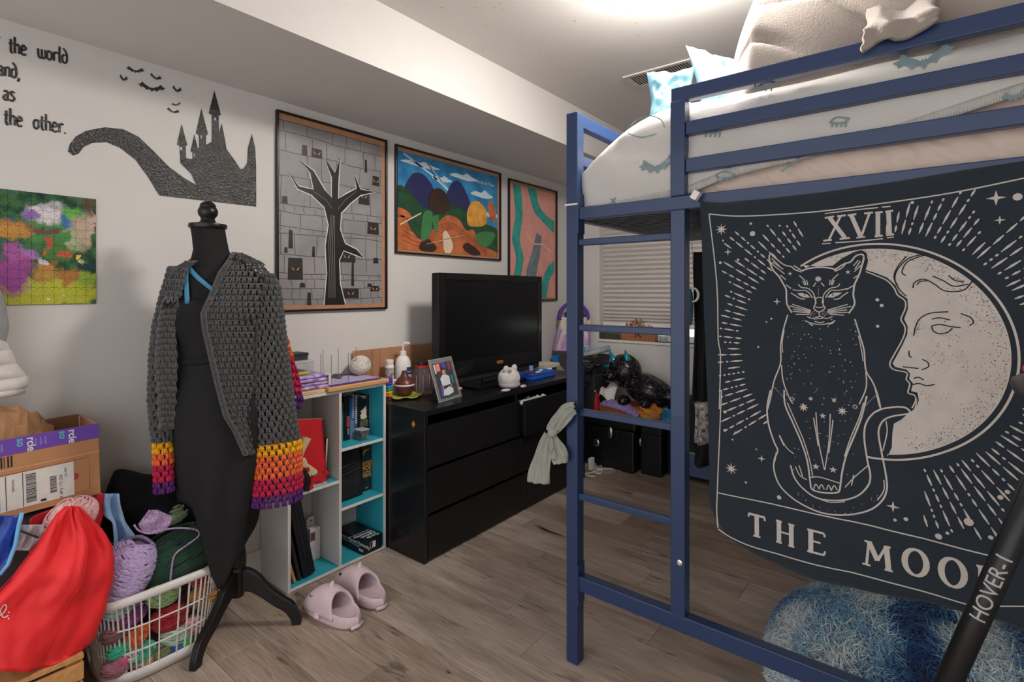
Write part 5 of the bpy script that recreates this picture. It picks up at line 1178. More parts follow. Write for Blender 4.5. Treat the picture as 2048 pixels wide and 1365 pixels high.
for k, (x, yt, yb) in enumerate(pins[:7]):
    X = SHX - .03 if k in (0, 1) else (SHX - .10 if k == 6 else SHX - .16)
    q = P3(s0p, x, 600, X=X); ztop = P3(s0p, x, yt, X=X).z
    tag(MB().tube([(X, q.y, zb2 + .0075), (X, q.y, ztop)], .0013, n=6).build('steel_pin', mat('grey_steel', '#6b686a', .3, metal=.8)), 'long thin steel blocking pin standing upright ' + ['at the front left of the lavender knit', 'at the front right of the lavender knit', 'beside the white yarn ball', 'behind the coiled grey cable', 'second from the left, behind the purple yarn pack', 'leftmost of the row on the knit', 'at the right end, before the cardboard'][k], 'pin', 'steel pins in the lavender knit')
cq = lambda x, y, h=.014: (lambda q: (q.x, q.y, zb2 + h))(P3(s0p, x, y, Z=zb2 + .012))
cb = MB().tube(cr([cq(545, 585), cq(620, 640), cq(690, 660), cq(640, 600), cq(690, 565, .03), cq(720, 600, .02), cq(700, 640), cq(600, 650), cq(560, 620), cq(700, 615), cq(850, 610), cq(955, 575)], 6), .004, n=8).build('grey_cable', mat('grey_cable', '#5d585b', .6), smooth=True)
tag(cb, 'short coiled grey cable lying on the lavender knit', 'cable')
# packed purple yarn and wooden tray at the left
q0 = P3(s0p, 100, 880, Z=zt0); yl = SY0 + .02
m_ppl = mat('purple_print_fabric', '#7a45a0', .7, noise=(26, .6), col2='#cfc0de', stretch=(1, 1, 2.2))
tr_b = P3(s0p, 470, 800, X=SHX - .01)
tag(MB().box((SBX + .02, yl - .01, zt0 + .0005), (SHX - .004, wb0.y - .004, zt0 + .018)).build('cream_tray', mat('pale_wood', '#d8b88c', .5, noise=(8, .1)), bevel=.003), 'flat pale wooden tray under the purple fabric bundle', 'tray')
yb1_ = P3(s0p, 490, 700, X=SHX - .05).y; zbu = zt0 + .018
t = thing('fabric_bundle', 'bundle of purple patterned fabric folded in layers on the bookshelf', 'fabric', (SHX - .08, (yl + yb1_) / 2, zbu))
htot = P3(s0p, 400, 600, X=SHX - .05).z - zbu
for k in range(4):
    h0 = htot / 4
    MB().box((SBX + .05, yl, zbu + k * h0 + .001), (SHX - .02 - .004 * (k % 2), yb1_ - .004 * (k % 3), zbu + (k + 1) * h0)).build('fold_layer', m_ppl, t, world=True, bevel=h0 * .45, seg=3)
MB().box((SBX + .07, yb1_ + .001, zbu + .0), (SHX - .025, yb1_ + .016, zbu + htot * .95)).build('white_wrap', mat('white_wrap', '#d5d1d2', .4), t, world=True, bevel=.006)
zf = zbu + htot
t = thing('clear_organizer', 'clear plastic organizer box on top of the purple fabric bundle', 'box', (SHX - .1, yl + .05, zf))
yo1 = P3(s0p, 305, 500, X=SHX - .06).y; ho = P3(s0p, 250, 440, X=SHX - .06).z - zf
b = MB(); b.box((SBX + .06, yl, zf + .001), (SHX - .05, yo1, zf + .004)); b.box((SHX - .054, yl, zf + .004), (SHX - .05, yo1, zf + ho)); b.box((SBX + .06, yo1 - .004, zf + .004), (SHX - .054, yo1, zf + ho)); b.box((SBX + .06, yl, zf + .004), (SHX - .054, yl + .004, zf + ho)); b.box((SBX + .06, yl + .004, zf + .004), (SBX + .064, yo1 - .004, zf + ho))
b.build('case', m_clear, t, world=True)
MB().box((SBX + .055, yl - .004, zf + ho), (SHX - .045, yo1 + .005, zf + ho + .008)).build('lid', mat('frosted_lid', '#cfd0d0', .3, alpha=.7), t, world=True, bevel=.003)
MB().box((SHX - .075, yl + .01, zf + .004), (SHX - .058, yo1 - .015, zf + .016)).build('yellow_strip', mat('yellow_card', '#d8c23c', .6), t, world=True, bevel=.003)
MB().box((SBX + .09, yl + .01, zf + .004), (SHX - .085, yo1 - .012, zf + .02)).build('grey_parts', mat('grey_parts', '#75726f', .6, noise=(90, .4)), t, world=True, bevel=.004)
yk1 = P3(s0p, 225, 400, X=SHX - .1).y; hk = P3(s0p, 150, 345, X=SHX - .1).z - (zf + ho + .008)
t = tag(MB().box((SBX + .07, yl - .01, zf + ho + .0085), (SHX - .085, yk1, zf + ho + .008 + max(.03, hk))).build('black_gift_box', mat('dark_grey_box', '#38373a', .5), bevel=.003), 'small dark grey box on top of the clear organizer', 'box')
MB().box((SBX + .068, yl - .012, zf + ho + .030), (SHX - .083, yk1 + .002, zf + ho + .042)).build('lid_band', mat('dark_grey_lid', '#2b2a2d', .5), t)
# white yarn ball
# ================================================================== ON THE DRESSER
DZ = DH + .0005
def yarn(name, label, c, r, col, rot=None, n=26, tr=.004, seed=1, core=.93, spread=.55, group=None, col2=None, cat='yarn'):
    c = Vector(c); R = rot if rot is not None else Matrix.Identity(3); r = Vector(r); rr = random.Random(seed)
    m = mat('yarn_' + col, col, .9, noise=(90, .18), bump=(700, .4), sheen=.2, col2=col2)
    t = thing(name, label, cat, c - Vector((0, 0, r.z)), group=group)
    MB().ell(c, tuple(r * core), 18, 12, R).build('core', m, t, smooth=True, world=True)
    b = MB()
    for k in range(n):
        ax = Vector((rr.gauss(0, spread), rr.gauss(0, spread), 1)).normalized(); u = ax.orthogonal().normalized(); v = ax.cross(u)
        off = rr.uniform(-.75, .75); rad = math.sqrt(1 - off * off)
        pts = []
        for i in range(22):
            a = 2 * math.pi * i / 22; p = (ax * off + (u * math.cos(a) + v * math.sin(a)) * rad) * (1 + rr.uniform(-.012, .012))
            pts.append(c + R @ Vector((p.x * r.x, p.y * r.y, p.z * r.z)))
        b.tube(pts, tr, n=5, closed=True)
    tag(b.build('strands', m, t, smooth=True, world=True), kind='stuff'); return t
yq = P3(s0p, 960, 600, X=SBX + .07)
yarn('yarn_ball', 'round ball of white yarn behind the lavender knit on the bookshelf', (SBX + .07, yq.y, zb2 + .007 + .052), (.048, .058, .052), '#d9d4ca', n=80, tr=.0034, seed=3)
# kraft cardboard sheet behind
k0 = P(708, 700, X=WX + .03); k1 = P(880, 690, X=WX + .03); kz = (k0.z + P(878, 688, X=WX + .03).z) / 2
t = thing('cardboard_sheet', 'flat brown cardboard sheet standing against the wall behind the lotion bottle', 'cardboard', (WX + .03, (k0.y + k1.y) / 2, DZ))
ys = [k0.y, P(744, 700, X=WX + .03).y, P(762, 700, X=WX + .03).y, k1.y]
for a_, b_ in zip(ys, ys[1:]):
    lo = SHH + .001 if a_ < SY1 else DZ
    MB().box((WX + .016, a_ + .001, .899 if a_ < SY1 + .02 else DZ), (WX + .020, b_ - .001, kz)).build('panel', m_kraft, t, world=True)
# plastic bottles
def zpx(px, py, X): return P(px, py, X=X).z
def lathe_at(name, label, cat, c, parts):
    t = thing(name, label, cat, c)
    for nm, prof, m in parts: MB().lathe(prof, n=28).build(nm, m, t, smooth=38)
    return t
m_wpl = mat('white_plastic', '#e2dfdb', .45)
c = P(779, 760, X=-2.46)
tag(MB().box((-2.50, c.y - .035, DZ), (-2.42, c.y + .030, DZ + .095)).build('white_carton', mat('white_card', '#d9d3cf', .6), bevel=.008, seg=3), 'plain white carton under the pill bottle', 'box')
lathe_at('pill_bottle', 'small white pill bottle with a white screw cap', 'bottle', (-2.46, c.y, DZ + .0955), [('body', [(.001, 0), (.024, 0), (.026, .004), (.026, .075), (.022, .085), (.019, .088)], m_wpl), ('cap', [(.023, .088), (.0235, .09), (.0235, .110), (.021, .113), (.001, .113)], m_wpl), ('label', [(.0263, .018), (.0263, .066)], mat('pill_label', '#cfc9c0', .6, noise=(70, .6), col2='#33302c'))])
c = P(806, 760, X=-2.44)
t = lathe_at('lotion_bottle', 'tall white pump lotion bottle with a blue label', 'bottle', (-2.44, c.y, DZ), [('body', [(.001, 0), (.044, 0), (.047, .006), (.047, .13), (.044, .152), (.034, .170), (.020, .180), (.016, .182)], m_wpl), ('collar', [(.017, .182), (.019, .184), (.019, .2), (.008, .203)], m_wpl), ('pump_stem', [(.005, .203), (.005, .235), (.001, .236)], m_wpl)])
t.matrix_basis = t.matrix_basis @ Matrix.Diagonal((1, 1, 1.26, 1)); dv = Vector((.93, -.36, 0)); sd = Vector((.36, .93, 0))
MB().bar((0, 0, .24), tuple(sd * .042 + Vector((0, 0, .236))), .013, .010).build('pump_head', m_wpl, t, bevel=.003)
def curved(par, nm, r, a0, a1, z0, z1, m):
    return MB().grid(lambda u, v: (r * math.cos(math.radians(a0 + (a1 - a0) * u)), r * math.sin(math.radians(a0 + (a1 - a0) * u)), z0 + (z1 - z0) * v), 10, 1).build(nm, m, par, smooth=True)
curved(t, 'blue_label', .0474, -14, 50, .093, .128, mat('label_navy', '#233f7c', .5)); curved(t, 'pink_label', .0474, -26, 40, .052, .082, mat('label_pink', '#d9a7ac', .5)); curved(t, 'cyan_line', .0474, -40, 40, .047, .050, mat('label_cyan', '#9ec4d2', .5))
ca_ = math.radians(8); q = Vector((.0482 * math.cos(ca_), .0482 * math.sin(ca_), .103)) * 1
q = t.matrix_basis @ q
text_mesh('label_lettering', 'Suave', .016, m_wt, t, frame(q, (-math.sin(ca_), math.cos(ca_), 0), (0, 0, 1)), align='CENTER', extrude=.0002)
c = P(844, 775, X=-2.36)
t = lathe_at('water_jug', 'clear ribbed plastic water jug with a black and red screw lid', 'jug', (-2.36, c.y, DZ), [('body', [(.001, 0), (.058, 0), (.064, .006), (.066, .03), (.063, .06), (.066, .09), (.062, .125), (.046, .150), (.040, .155)], mat('smoky_plastic', '#d8c8cc', .08, trans=.85, ior=1.3, alpha=.55)), ('red_ring', [(.041, .155), (.043, .157), (.043, .168), (.041, .17)], m_rp), ('lid', [(.041, .170), (.044, .172), (.044, .190), (.038, .194), (.001, .195)], mat('black_lid', '#1b1b1d', .4))])
for k in range(10):
    a = k * .628; MB().tube([(.064 * math.cos(a), .064 * math.sin(a), .02), (.0645 * math.cos(a), .0645 * math.sin(a), .115)], .002, n=5).build('rib', mat('smoky_rib', '#b9a9ad', .2, alpha=.6), t)
# leaf dish + diffuser + flower
c = P(812, 796, Z=DZ); 
t = thing('leaf_dish', 'shallow yellow-green leaf-shaped dish at the front left corner of the dresser', 'dish', c)
def leaf(u, v):
    a = u * 2 * math.pi; r = v; rr = .085 * (1 + .10 * math.cos(5 * a) + .05 * math.cos(9 * a)); 
    return (rr * r * math.cos(a) * .95, rr * r * math.sin(a) * 1.15, .002 + .014 * r ** 3 + .004 * r * math.sin(7 * a))
MB().grid(leaf, 48, 8, cu=True).build('leaf_plate', mat('glazed_green', '#a3a84a', .25, noise=(16, .2)), t, smooth=True, solid=.003)
c2 = P(809, 793, Z=DZ)
lathe_at('oil_diffuser', 'dark wood teardrop oil diffuser with a white ring standing on the leaf dish', 'diffuser', (c2.x, c2.y, DZ + .009), [('base', [(.001, 0), (.034, 0), (.042, .006), (.056, .04), (.058, .055)], mat('dark_red_wood', '#5c2f28', .35, noise=(12, .3), stretch=(1, 1, 9))), ('white_ring', [(.058, .055), (.0595, .057), (.0595, .062), (.058, .064)], m_wpl), ('cap', [(.058, .064), (.054, .076), (.040, .093), (.026, .106), (.018, .120), (.015, .135), (.013, .140), (.001, .141)], mat('dark_red_wood', '#5c2f28', .35))])
c = P(783, 795, Z=DZ + .01)
t = thing('rainbow_garland', 'rainbow-coloured flower garland draped beside the diffuser', 'garland', (c.x, c.y, DZ))
for k, col in enumerate(('#d97a1e', '#d8a61e', '#2a9a6c', '#2b8fc4', '#4b3fa8', '#6b34a0', '#7a3fa6')):
    b = MB()
    for i in range(7):
        a = i * .9 + k; b.ell((c.x - .020 - .010 * math.cos(a), c.y - .006 + .014 * math.sin(a), DZ + .019 + k * .0165), (.012, .012, .010), 8, 6, wob=.3, seed=i + k)
    b.build('petal_tier', mat('petal_' + col, col, .7), t, smooth=True, world=True)
# photo in a clear stand
fr = [P(857, 715, X=-2.12), P(903, 708, X=-2.12)]
bl, brr = P(877, 806, Z=DZ + .001), P(922, 792, Z=DZ + .001)
ex = (brr - bl).normalized(); wv = (brr - bl).length; up = Vector((-.30, -.06, .95)).normalized()
hgt = .235
t = thing('photo_frame', 'clear acrylic frame holding a photo of a person in a white shirt', 'photo frame', bl)
ff = lambda d: (lambda u, v: bl + ex * (u * wv) + up * (v * hgt) + ex.cross(up).normalized() * d)
b = MB(); slab(ff(0), ff(.004), b); b.build('acrylic_sheet', mat('acrylic', '#dfe6e6', .05, trans=.6, alpha=.3), t, world=True)
b = MB(); b.stroke([(.0, .0), (1, 0), (1, 1), (0, 1)], .012, lambda u, v: ff(.0042)(u, v), closed=True); b.build('bright_edge', mat('acrylic_edge', '#c3c8c8', .2), t, world=True)
def ph(nm, col, loops, d):
    b = MB()
    for lp in loops: b.fill([lp], ff(d))
    return b.build(nm, mat('photo_' + nm, col, .4), t, world=True)
ph('dark_background', '#3a3a40', [[(.12, .06), (.9, .06), (.9, .9), (.12, .9)]], .0046)
ph('banner_white', '#cfd4d2', [[(.14, .66), (.2, .66), (.2, .88), (.14, .88)]], .0050); ph('banner_pink', '#e07f7c', [[(.22, .7), (.38, .7), (.38, .88), (.22, .88)]], .0050)
ph('banner_blue', '#3d4cc0', [[(.48, .74), (.62, .74), (.62, .9), (.48, .9)]], .0050); ph('banner_red', '#9c2c42', [[(.72, .7), (.82, .7), (.84, .88), (.72, .88)]], .0050); ph('banner_maroon', '#7c2c2a', [[(.40, .72), (.46, .72), (.46, .9), (.40, .9)]], .0050)
ph('teal_costume', '#237a8c', [[(.74, .36), (.84, .36), (.82, .56), (.74, .56)]], .0050); ph('violet_costume', '#5a4aa8', [[(.18, .1), (.28, .1), (.3, .36), (.22, .36)]], .0050)
ph('shirt', '#c9d0d8', [[(.30, .34), (.28, .52), (.40, .60), (.54, .60), (.68, .54), (.66, .34)], [(.26, .12), (.30, .24), (.58, .30), (.72, .24), (.70, .14), (.46, .10)]], .0054)
ph('face', '#c98a64', [[(.43, .60), (.42, .68), (.46, .73), (.53, .73), (.57, .68), (.55, .60)]], .0058); ph('arm', '#c98a64', [[(.30, .26), (.30, .36), (.36, .36), (.36, .24)]], .0058); ph('arm', '#c98a64', [[(.64, .3), (.62, .36), (.68, .36), (.70, .28)]], .0058); ph('hair', '#2a1b18', [[(.41, .68), (.42, .75), (.50, .78), (.57, .74), (.58, .68), (.54, .72), (.46, .72)]], .0062); ph('belt', '#23242a', [[(.34, .29), (.64, .33), (.64, .35), (.34, .32)]], .0062)
MB().prism([(0, 0), (.075, 0), (.012, .12)], lambda u, v, d: bl + ex * (wv * .2 + d) + Vector((-.085, -.02, 0)) * (u / .075) + up * v + Vector((0, 0, .0005)), 0, .05).build('easel_back', mat('black_velvet', '#17161a', .9), t, world=True)
q = P(921, 785, Z=DZ); t = thing('lip_balm', 'tiny pink and black lip balm pot beside the photo frame', 'cosmetic', q)
MB().lathe([(.001, 0), (.014, 0), (.015, .003), (.015, .012), (.001, .013)], n=18).build('pot', mat('black_lid', '#1b1b1d', .4), t, smooth=40); MB().ell((-.004, 0, .022), (.013, .016, .009), 12, 8).build('pink_puff', mat('pink_puff', '#d98ab2', .7), t, smooth=True)
# television
TVX = -2.215; a0 = P(880, 546, X=TVX); a1 = P(1084, 553, X=TVX); TY0, TY1 = a0.y, a1.y; TZ1 = (a0.z + a1.z) / 2; TZ0 = P(895, 757, X=TVX).z
m_tvb = mat('tv_gloss_black', '#0c0c0e', .2, spec=.35); m_tvm = mat('tv_matte_black', '#131315', .5)
tv = thing('television', 'large black flat-screen television standing on the dresser', 'television', (TVX - .04, (TY0 + TY1) / 2, DZ))
MB().box((TVX - .075, TY0, TZ0), (TVX - .012, TY1, TZ1)).build('housing', m_tvm, tv, world=True, bevel=.010, seg=3)
bw, bb_ = .042, .085
b = MB()
for lo, hi in (((TY0, TZ0), (TY0 + bw, TZ1)), ((TY1 - bw, TZ0), (TY1, TZ1)), ((TY0 + bw, TZ1 - bw), (TY1 - bw, TZ1)), ((TY0 + bw, TZ0), (TY1 - bw, TZ0 + bb_))): b.box((TVX - .012, lo[0], lo[1]), (TVX, hi[0], hi[1]))
b.build('bezel', m_tvb, tv, world=True, bevel=.003)
MB().box((TVX - .010, TY0 + bw, TZ0 + bb_), (TVX - .006, TY1 - bw, TZ1 - bw)).build('screen', mat('tv_screen', '#07080b', .2, spec=.25), tv, world=True)
MB().box((TVX - .055, (TY0 + TY1) / 2 - .10, DZ + .018), (TVX - .025, (TY0 + TY1) / 2 + .10, TZ0 + .06)).build('neck', m_tvm, tv, world=True, bevel=.006)
f0_ = P(936, 764, Z=DZ); f1_ = P(1052, 757, Z=DZ)
MB().prism([(TVX - .13, TY0 + .25), (TVX + .05, TY0 + .25), (TVX + .075, TY0 + .30), (TVX + .075, TY1 - .30), (TVX + .05, TY1 - .25), (TVX - .13, TY1 - .25)], lambda u, v, d: (u, v, d), DZ, DZ + .018).build('stand_base', m_tvb, tv, world=True, bevel=.004)
MB().box((TVX - .04, TY0 + .01, TZ0 - .045), (TVX - .02, TY1 - .01, TZ0 + .005)).build('speaker_bar', mat('tv_grille', '#19191c', .7, noise=(200, .4)), tv, world=True, bevel=.004)
q = P(1000, 727, X=TVX); text_mesh('brand_lettering', 'VIZIO', .026, mat('print_orange', '#d97a35', .5), tv, frame((TVX + .0006, q.y, q.z), (0, 1, 0), (0, 0, 1)), align='CENTER', extrude=.0003, thick=.0006)
# plush
q = P(1018, 778, Z=DZ); pr_ = .072
t = thing('round_plush', 'small round off-white plush toy on the dresser in front of the television', 'plush toy', q)
MB().ell((0, 0, pr_ * .92), (pr_ * .95, pr_, pr_ * .92), 24, 16, wob=.05, seed=2).build('body', mat('white_plush', '#c9c3bf', .95, noise=(40, .08), bump=(300, .5), sheen=.4), t, smooth=True)
for s in (-1, 1):
    MB().ell((.01, s * .040, pr_ * 1.72), (.016, .024, .026), 12, 8, RX(-s * 24)).build('ear', mat('white_plush', '#c9c3bf', .95), t, smooth=True)
    MB().ell((.045, s * .088, .009), (.018, .034, .008), 12, 8, RZ(s * 20)).build('paw', mat('white_plush', '#c9c3bf', .95), t, smooth=True)
MB().ell((.004, 0, .030), (pr_ * .93, pr_ * .97, .030), 24, 10).build('lilac_belly', mat('lilac_plush', '#b3a3b8', .95, bump=(300, .5)), t, smooth=True)
MB().ell((.030, -.030, pr_ * 1.45), (.012, .02, .022), 10, 8).build('grey_patch', mat('grey_plush', '#7c7a7e', .95), t, smooth=True)
# glue stick, ring, case with pens
q = P(1062, 757, Z=DZ)
tag(MB().tube([q + Vector((.026 * math.cos(i * .3142), .034 * math.sin(i * .3142), .006)) for i in range(20)], .006, n=8, closed=True).build('green_ring', mat('lime_plastic', '#79c52e', .4), smooth=True), 'lime green plastic ring lying on the dresser under the glue stick', 'ring')
lathe_at('glue_stick', 'glue stick with a blue cap and pink barrel standing in the green ring', 'glue stick', q, [('barrel', [(.001, 0), (.013, 0), (.014, .002), (.014, .045)], mat('coral_plastic', '#d9646c', .4)), ('cap', [(.0145, .045), (.0145, .085), (.012, .088), (.001, .088)], mat('sky_plastic', '#6f9fd6', .4))])
c0, c1 = P(1086, 757, Z=DZ), P(1050, 752, Z=DZ)
t = thing('marker_case', 'blue plastic marker case lying open on the dresser', 'case', (c0.x - .06, c0.y + .02, DZ))
cx, cyy = c0.x, c0.y; m_bc = mat('royal_blue_plastic', '#1f55b4', .35)
MB().box((cx - .13, cyy - .13, DZ), (cx, cyy + .16, DZ + .022)).build('lower_shell', m_bc, t, world=True, bevel=.004); MB().box((cx - .125, cyy - .125, DZ + .023), (cx - .006, cyy + .155, DZ + .042)).build('upper_shell', m_bc, t, world=True, bevel=.004)
for k, (col, dx, dy, a, lab) in enumerate((('#1d1d21', -.05, -.03, 78, 'black marker lying on top of the blue marker case'), ('#8d2233', -.03, -.10, 68, 'red-capped marker lying across the blue marker case'), ('#2f86c8', -.06, .08, 60, 'blue felt-tip marker on top of the marker case'))):
    o = Vector((cx + dx, cyy + dy, DZ + .0425)); d = RZ(a) @ Vector((1, 0, 0))
    t = thing('marker_pen', lab, 'pen', o, group='markers on the blue case')
    MB().tube([o - d * .05 + Vector((0, 0, .006)), o + d * .035 + Vector((0, 0, .006))], .006, n=10).build('barrel', mat('pen_' + col, col, .4), t, world=True, smooth=40); MB().tube([o + d * .036 + Vector((0, 0, .0062)), o + d * .072 + Vector((0, 0, .0062))], .0066, n=10).build('cap', mat('pen_cap', '#c9c6c2', .4), t, world=True, smooth=40)
q = P(1096, 738, Z=DZ); tag(MB().box((q.x - .14, q.y - .03, DZ + .0002), (q.x - .0, q.y + .17, DZ + .030)).build('paper_pad', mat('cream_paper', '#d6cdb8', .7), bevel=.003), 'thick cream paper pad behind the blue marker case', 'paper')
q = P(1111, 726, Z=DZ); t = lathe_at('blue_cup', 'small bright blue cup near the far end of the dresser', 'cup', (q.x, q.y, DZ), [('cup', [(.001, 0), (.030, 0), (.034, .065), (.030, .066), (.028, .006), (.001, .005)], mat('cup_blue', '#2b77d0', .3))])
t = thing('black_desk_fan', 'small black desk gadget with a round head behind the blue cup', 'gadget', (q.x - .13, q.y - .02, DZ))
MB().lathe([(.001, 0), (.04, 0), (.042, .006), (.012, .012), (.010, .07)], n=20).build('foot', m_tvm, t, smooth=40); MB().ell((0, 0, .10), (.03, .045, .04), 16, 10).build('head', m_tvm, t, smooth=True); MB().box((-.02, -.05, .142), (.02, .05, .15)).build('top_bar', m_tvm, t, bevel=.003)
cd_ = P(1095, 722, Z=DZ); tag(MB().tube(cr([cd_ + Vector((.03 * math.sin(i * 1.3) - .06, .05 * math.cos(i * 1.1), .008 + .012 * abs(math.sin(i * .7)))) for i in range(18)], 4), .0035, n=6).build('tangled_cord', mat('grey_cord', '#8d8882', .6), smooth=True), 'tangled grey cord behind the cream paper pad', 'cord')
# drawer contents
q = P(1072, 783, X=DX1 + .0)
b = MB(); rr = random.Random(4)
for i in range(6): b.ell((DX1 - .03 + rr.uniform(-.03, .02), q.y - .10 + i * .045, .665 + rr.uniform(.0, .012)), (.035, .04, .026), 10, 7, wob=.6, seed=i)
tag(b.build('crumpled_cloth', mat('white_crumple', '#c4c1be', .8), smooth=True), 'crumpled white cloth poking out of the open dresser drawer', 'cloth')
# far end: controllers, basket, bag
b0, b1 = P(1150, 752, Z=DZ), P(1198, 752, Z=DZ)
BX1, BY0 = -1.985, 3.20; 
m_bsk = mat('black_woven_plastic', '#26252a', .5, noise=(60, .3), bump=(60, .8))
bk_ = thing('storage_basket', 'black woven plastic storage basket beyond the far end of the dresser', 'basket', (-2.21, 3.80, .7205))
def bsk(u, v):
    pts = [(-.13, -.085), (.13, -.085), (.13, .16), (-.13, .16)]; per = [0, .26, .505, .765, 1.01]; s = u * 1.01
    for i in range(4):
        if s <= per[i + 1] + 1e-9:
            a, b_ = pts[i], pts[(i + 1) % 4]; f = (s - per[i]) / (per[i + 1] - per[i]); x, y = a[0] + (b_[0] - a[0]) * f, a[1] + (b_[1] - a[1]) * f; break
    k = .92 + .13 * v; w_ = .003 * math.sin(u * 180) * math.sin(v * 40)
    return (x * k, y * k, .001 + v * .135)
bo = MB().grid(bsk, 84, 10, cu=True).build('woven_side', m_bsk, bk_, solid=.004)
MB().box((-.118, -.077, .001), (.118, .145, .006)).build('bottom', m_bsk, bk_)
MB().tube([Vector(bsk(i / 84, 1)) for i in range(84)], .007, n=6, closed=True).build('rim', m_bsk, bk_, smooth=True)
for i in range(14):
    for j in range(4):
        c_ = Vector(bsk((i + .5 + (j % 2) * .5) / 84 * 1.5 * 1.0, .22 + j * .18)); 
        MB().ell(c_ + Vector((0, -.003, 0)), (.004, .003, .006), 6, 4).build('weave_hole', mat('pale_gap', '#b9b4b0', .8), bk_) if i < 12 else None
DZ_keep = DZ; DZ = .7205; DZb = DZ + .007
q = P(1160, 700, X=-2.1900); Bc = Vector(bk_.location)
t = tag(MB().box((-2.3200, Bc.y - .06, DZb), (-2.2400, Bc.y + .10, DZ + .215), rot=RZ(-8)).build('light_blue_box', mat('pale_blue_card', '#9cc6d4', .5), bevel=.003), 'pale blue carton with dark bars standing in the black basket', 'box')
MB().box((-2.2390, Bc.y - .02, DZ + .150), (-2.2385, Bc.y - .008, DZ + .205), rot=RZ(-8), piv=(-2.2800, Bc.y + .02, DZ)).build('dark_bar', mat('print_navy', '#26405c', .5), t)
MB().box((-2.2390, Bc.y + .03, DZ + .160), (-2.2385, Bc.y + .038, DZ + .205), rot=RZ(-8), piv=(-2.2800, Bc.y + .02, DZ)).build('dark_bar', mat('print_navy', '#26405c', .5), t)
tag(MB().box((-2.2000, Bc.y - .04, DZb), (-2.1850, Bc.y + .06, DZ + .175), rot=RX(-18) @ RY(10)).build('purple_card', mat('purple_card', '#7d56b0', .5), bevel=.001), 'purple card leaning in the black basket', 'card')
tag(MB().box((-2.1600, Bc.y + .02, DZb), (-2.1450, Bc.y + .08, DZ + .18), rot=RX(-8)).build('yellow_card', mat('yellow_card', '#d8c23c', .6), bevel=.001), 'small yellow card sticking out of the black basket', 'card')
t = thing('hair_brush', 'grey and teal hair brush resting across the black basket rim', 'brush', (-2.1000, Bc.y - .02, DZ + .142))
p0, p1 = Vector((-2.1900, Bc.y - .07, DZ + .150)), Vector((-2.0450, Bc.y + .10, DZ + .198))
MB().tube([p0, p0.lerp(p1, .3), p1], [.010, .022, .022], n=12).build('brush_head', mat('brush_grey', '#9aa0a4', .6, noise=(140, .5)), t, world=True, smooth=True)
MB().tube([p0.lerp(p1, .3) + Vector((0, 0, .020)), p1 + Vector((0, 0, .020))], .006, n=8).build('teal_back', mat('teal_plastic', '#2c8fa5', .4), t, world=True)
DZ = DZ_keep
# bag
q0 = P(1108, 700, X=-2.36); 
t = thing('tote_bag', 'white and lilac cloth tote bag with purple handles hanging in the corner beyond the dresser', 'bag', (-2.38, 3.86, .885), rotz=math.radians(-51))
zt_ = P(1160, 634, X=-2.36).z - .885
def bag(u, v):
    a = u * 2 * math.pi; k = 1 - .18 * v + .05 * math.sin(3 * a + v * 4); z = .001 + v * zt_
    rx, ry = .075, .155
    c_, s_ = math.cos(a), math.sin(a); sg = lambda x: math.copysign(abs(x) ** .6, x)
    return (rx * sg(c_) * k + .030 * mnoise.noise(Vector((c_ * 2, s_ * 2, v * 3))), ry * sg(s_) * k + .02 * v, z)
MB().grid(bag, 40, 20, cu=True).build('white_panel', mat('bag_canvas', '#d3c8bd', .8, bump=(20, .25)), t, smooth=True, solid=.004)
MB().grid(lambda u, v: Vector(bag(u, v * .62)) * 1.03 + Vector((0, 0, .0005)), 40, 10, cu=True).build('lilac_panel', mat('bag_lilac', '#b592c4', .8, bump=(20, .25)), t, smooth=True)
for dx in (-.05, .06):
    MB().tube(cr([(dx, -.11, zt_ * .92), (dx, -.10, zt_ + .05), (dx, -.03, zt_ + .115), (dx, .06, zt_ + .11), (dx, .12, zt_ + .05), (dx, .13, zt_ * .95)], 5), .012, n=8, flat=.3, up=(1, 0, 0)).build('purple_handle', mat('purple_webbing', '#5a3b9a', .7), t, smooth=True)
MB().ell((0, .02, zt_ + .01), (.05, .085, .075), 16, 10, wob=.2, seed=3).build('dark_lining', mat('dark_cloth', '#3a383d', .85), t, smooth=True)
for k, (dx, dy, lab) in enumerate(((.02, -.02, 'black game controller nearest the dresser edge'), (-.07, -.06, 'black game controller beside the black basket'))):
    c_ = P(1165 + k * 18, 742 - k * 6, Z=DZ); t = thing('game_controller', lab, 'controller', c_, group='controllers on the dresser')
    MB().ell((0, 0, .022), (.035, .055, .02), 16, 10).build('body', m_tvm, t, smooth=True)
    for s in (-1, 1): MB().tube([(.0, s * .045, .02), (.05, s * .062, .014)], [.02, .013], n=10).build('grip', m_tvm, t, smooth=True); MB().lathe([(.006, .038), (.006, .046), (.010, .048), (.001, .05)], c=(.005, s * .02, 0), n=12).build('thumbstick', m_tvm, t)
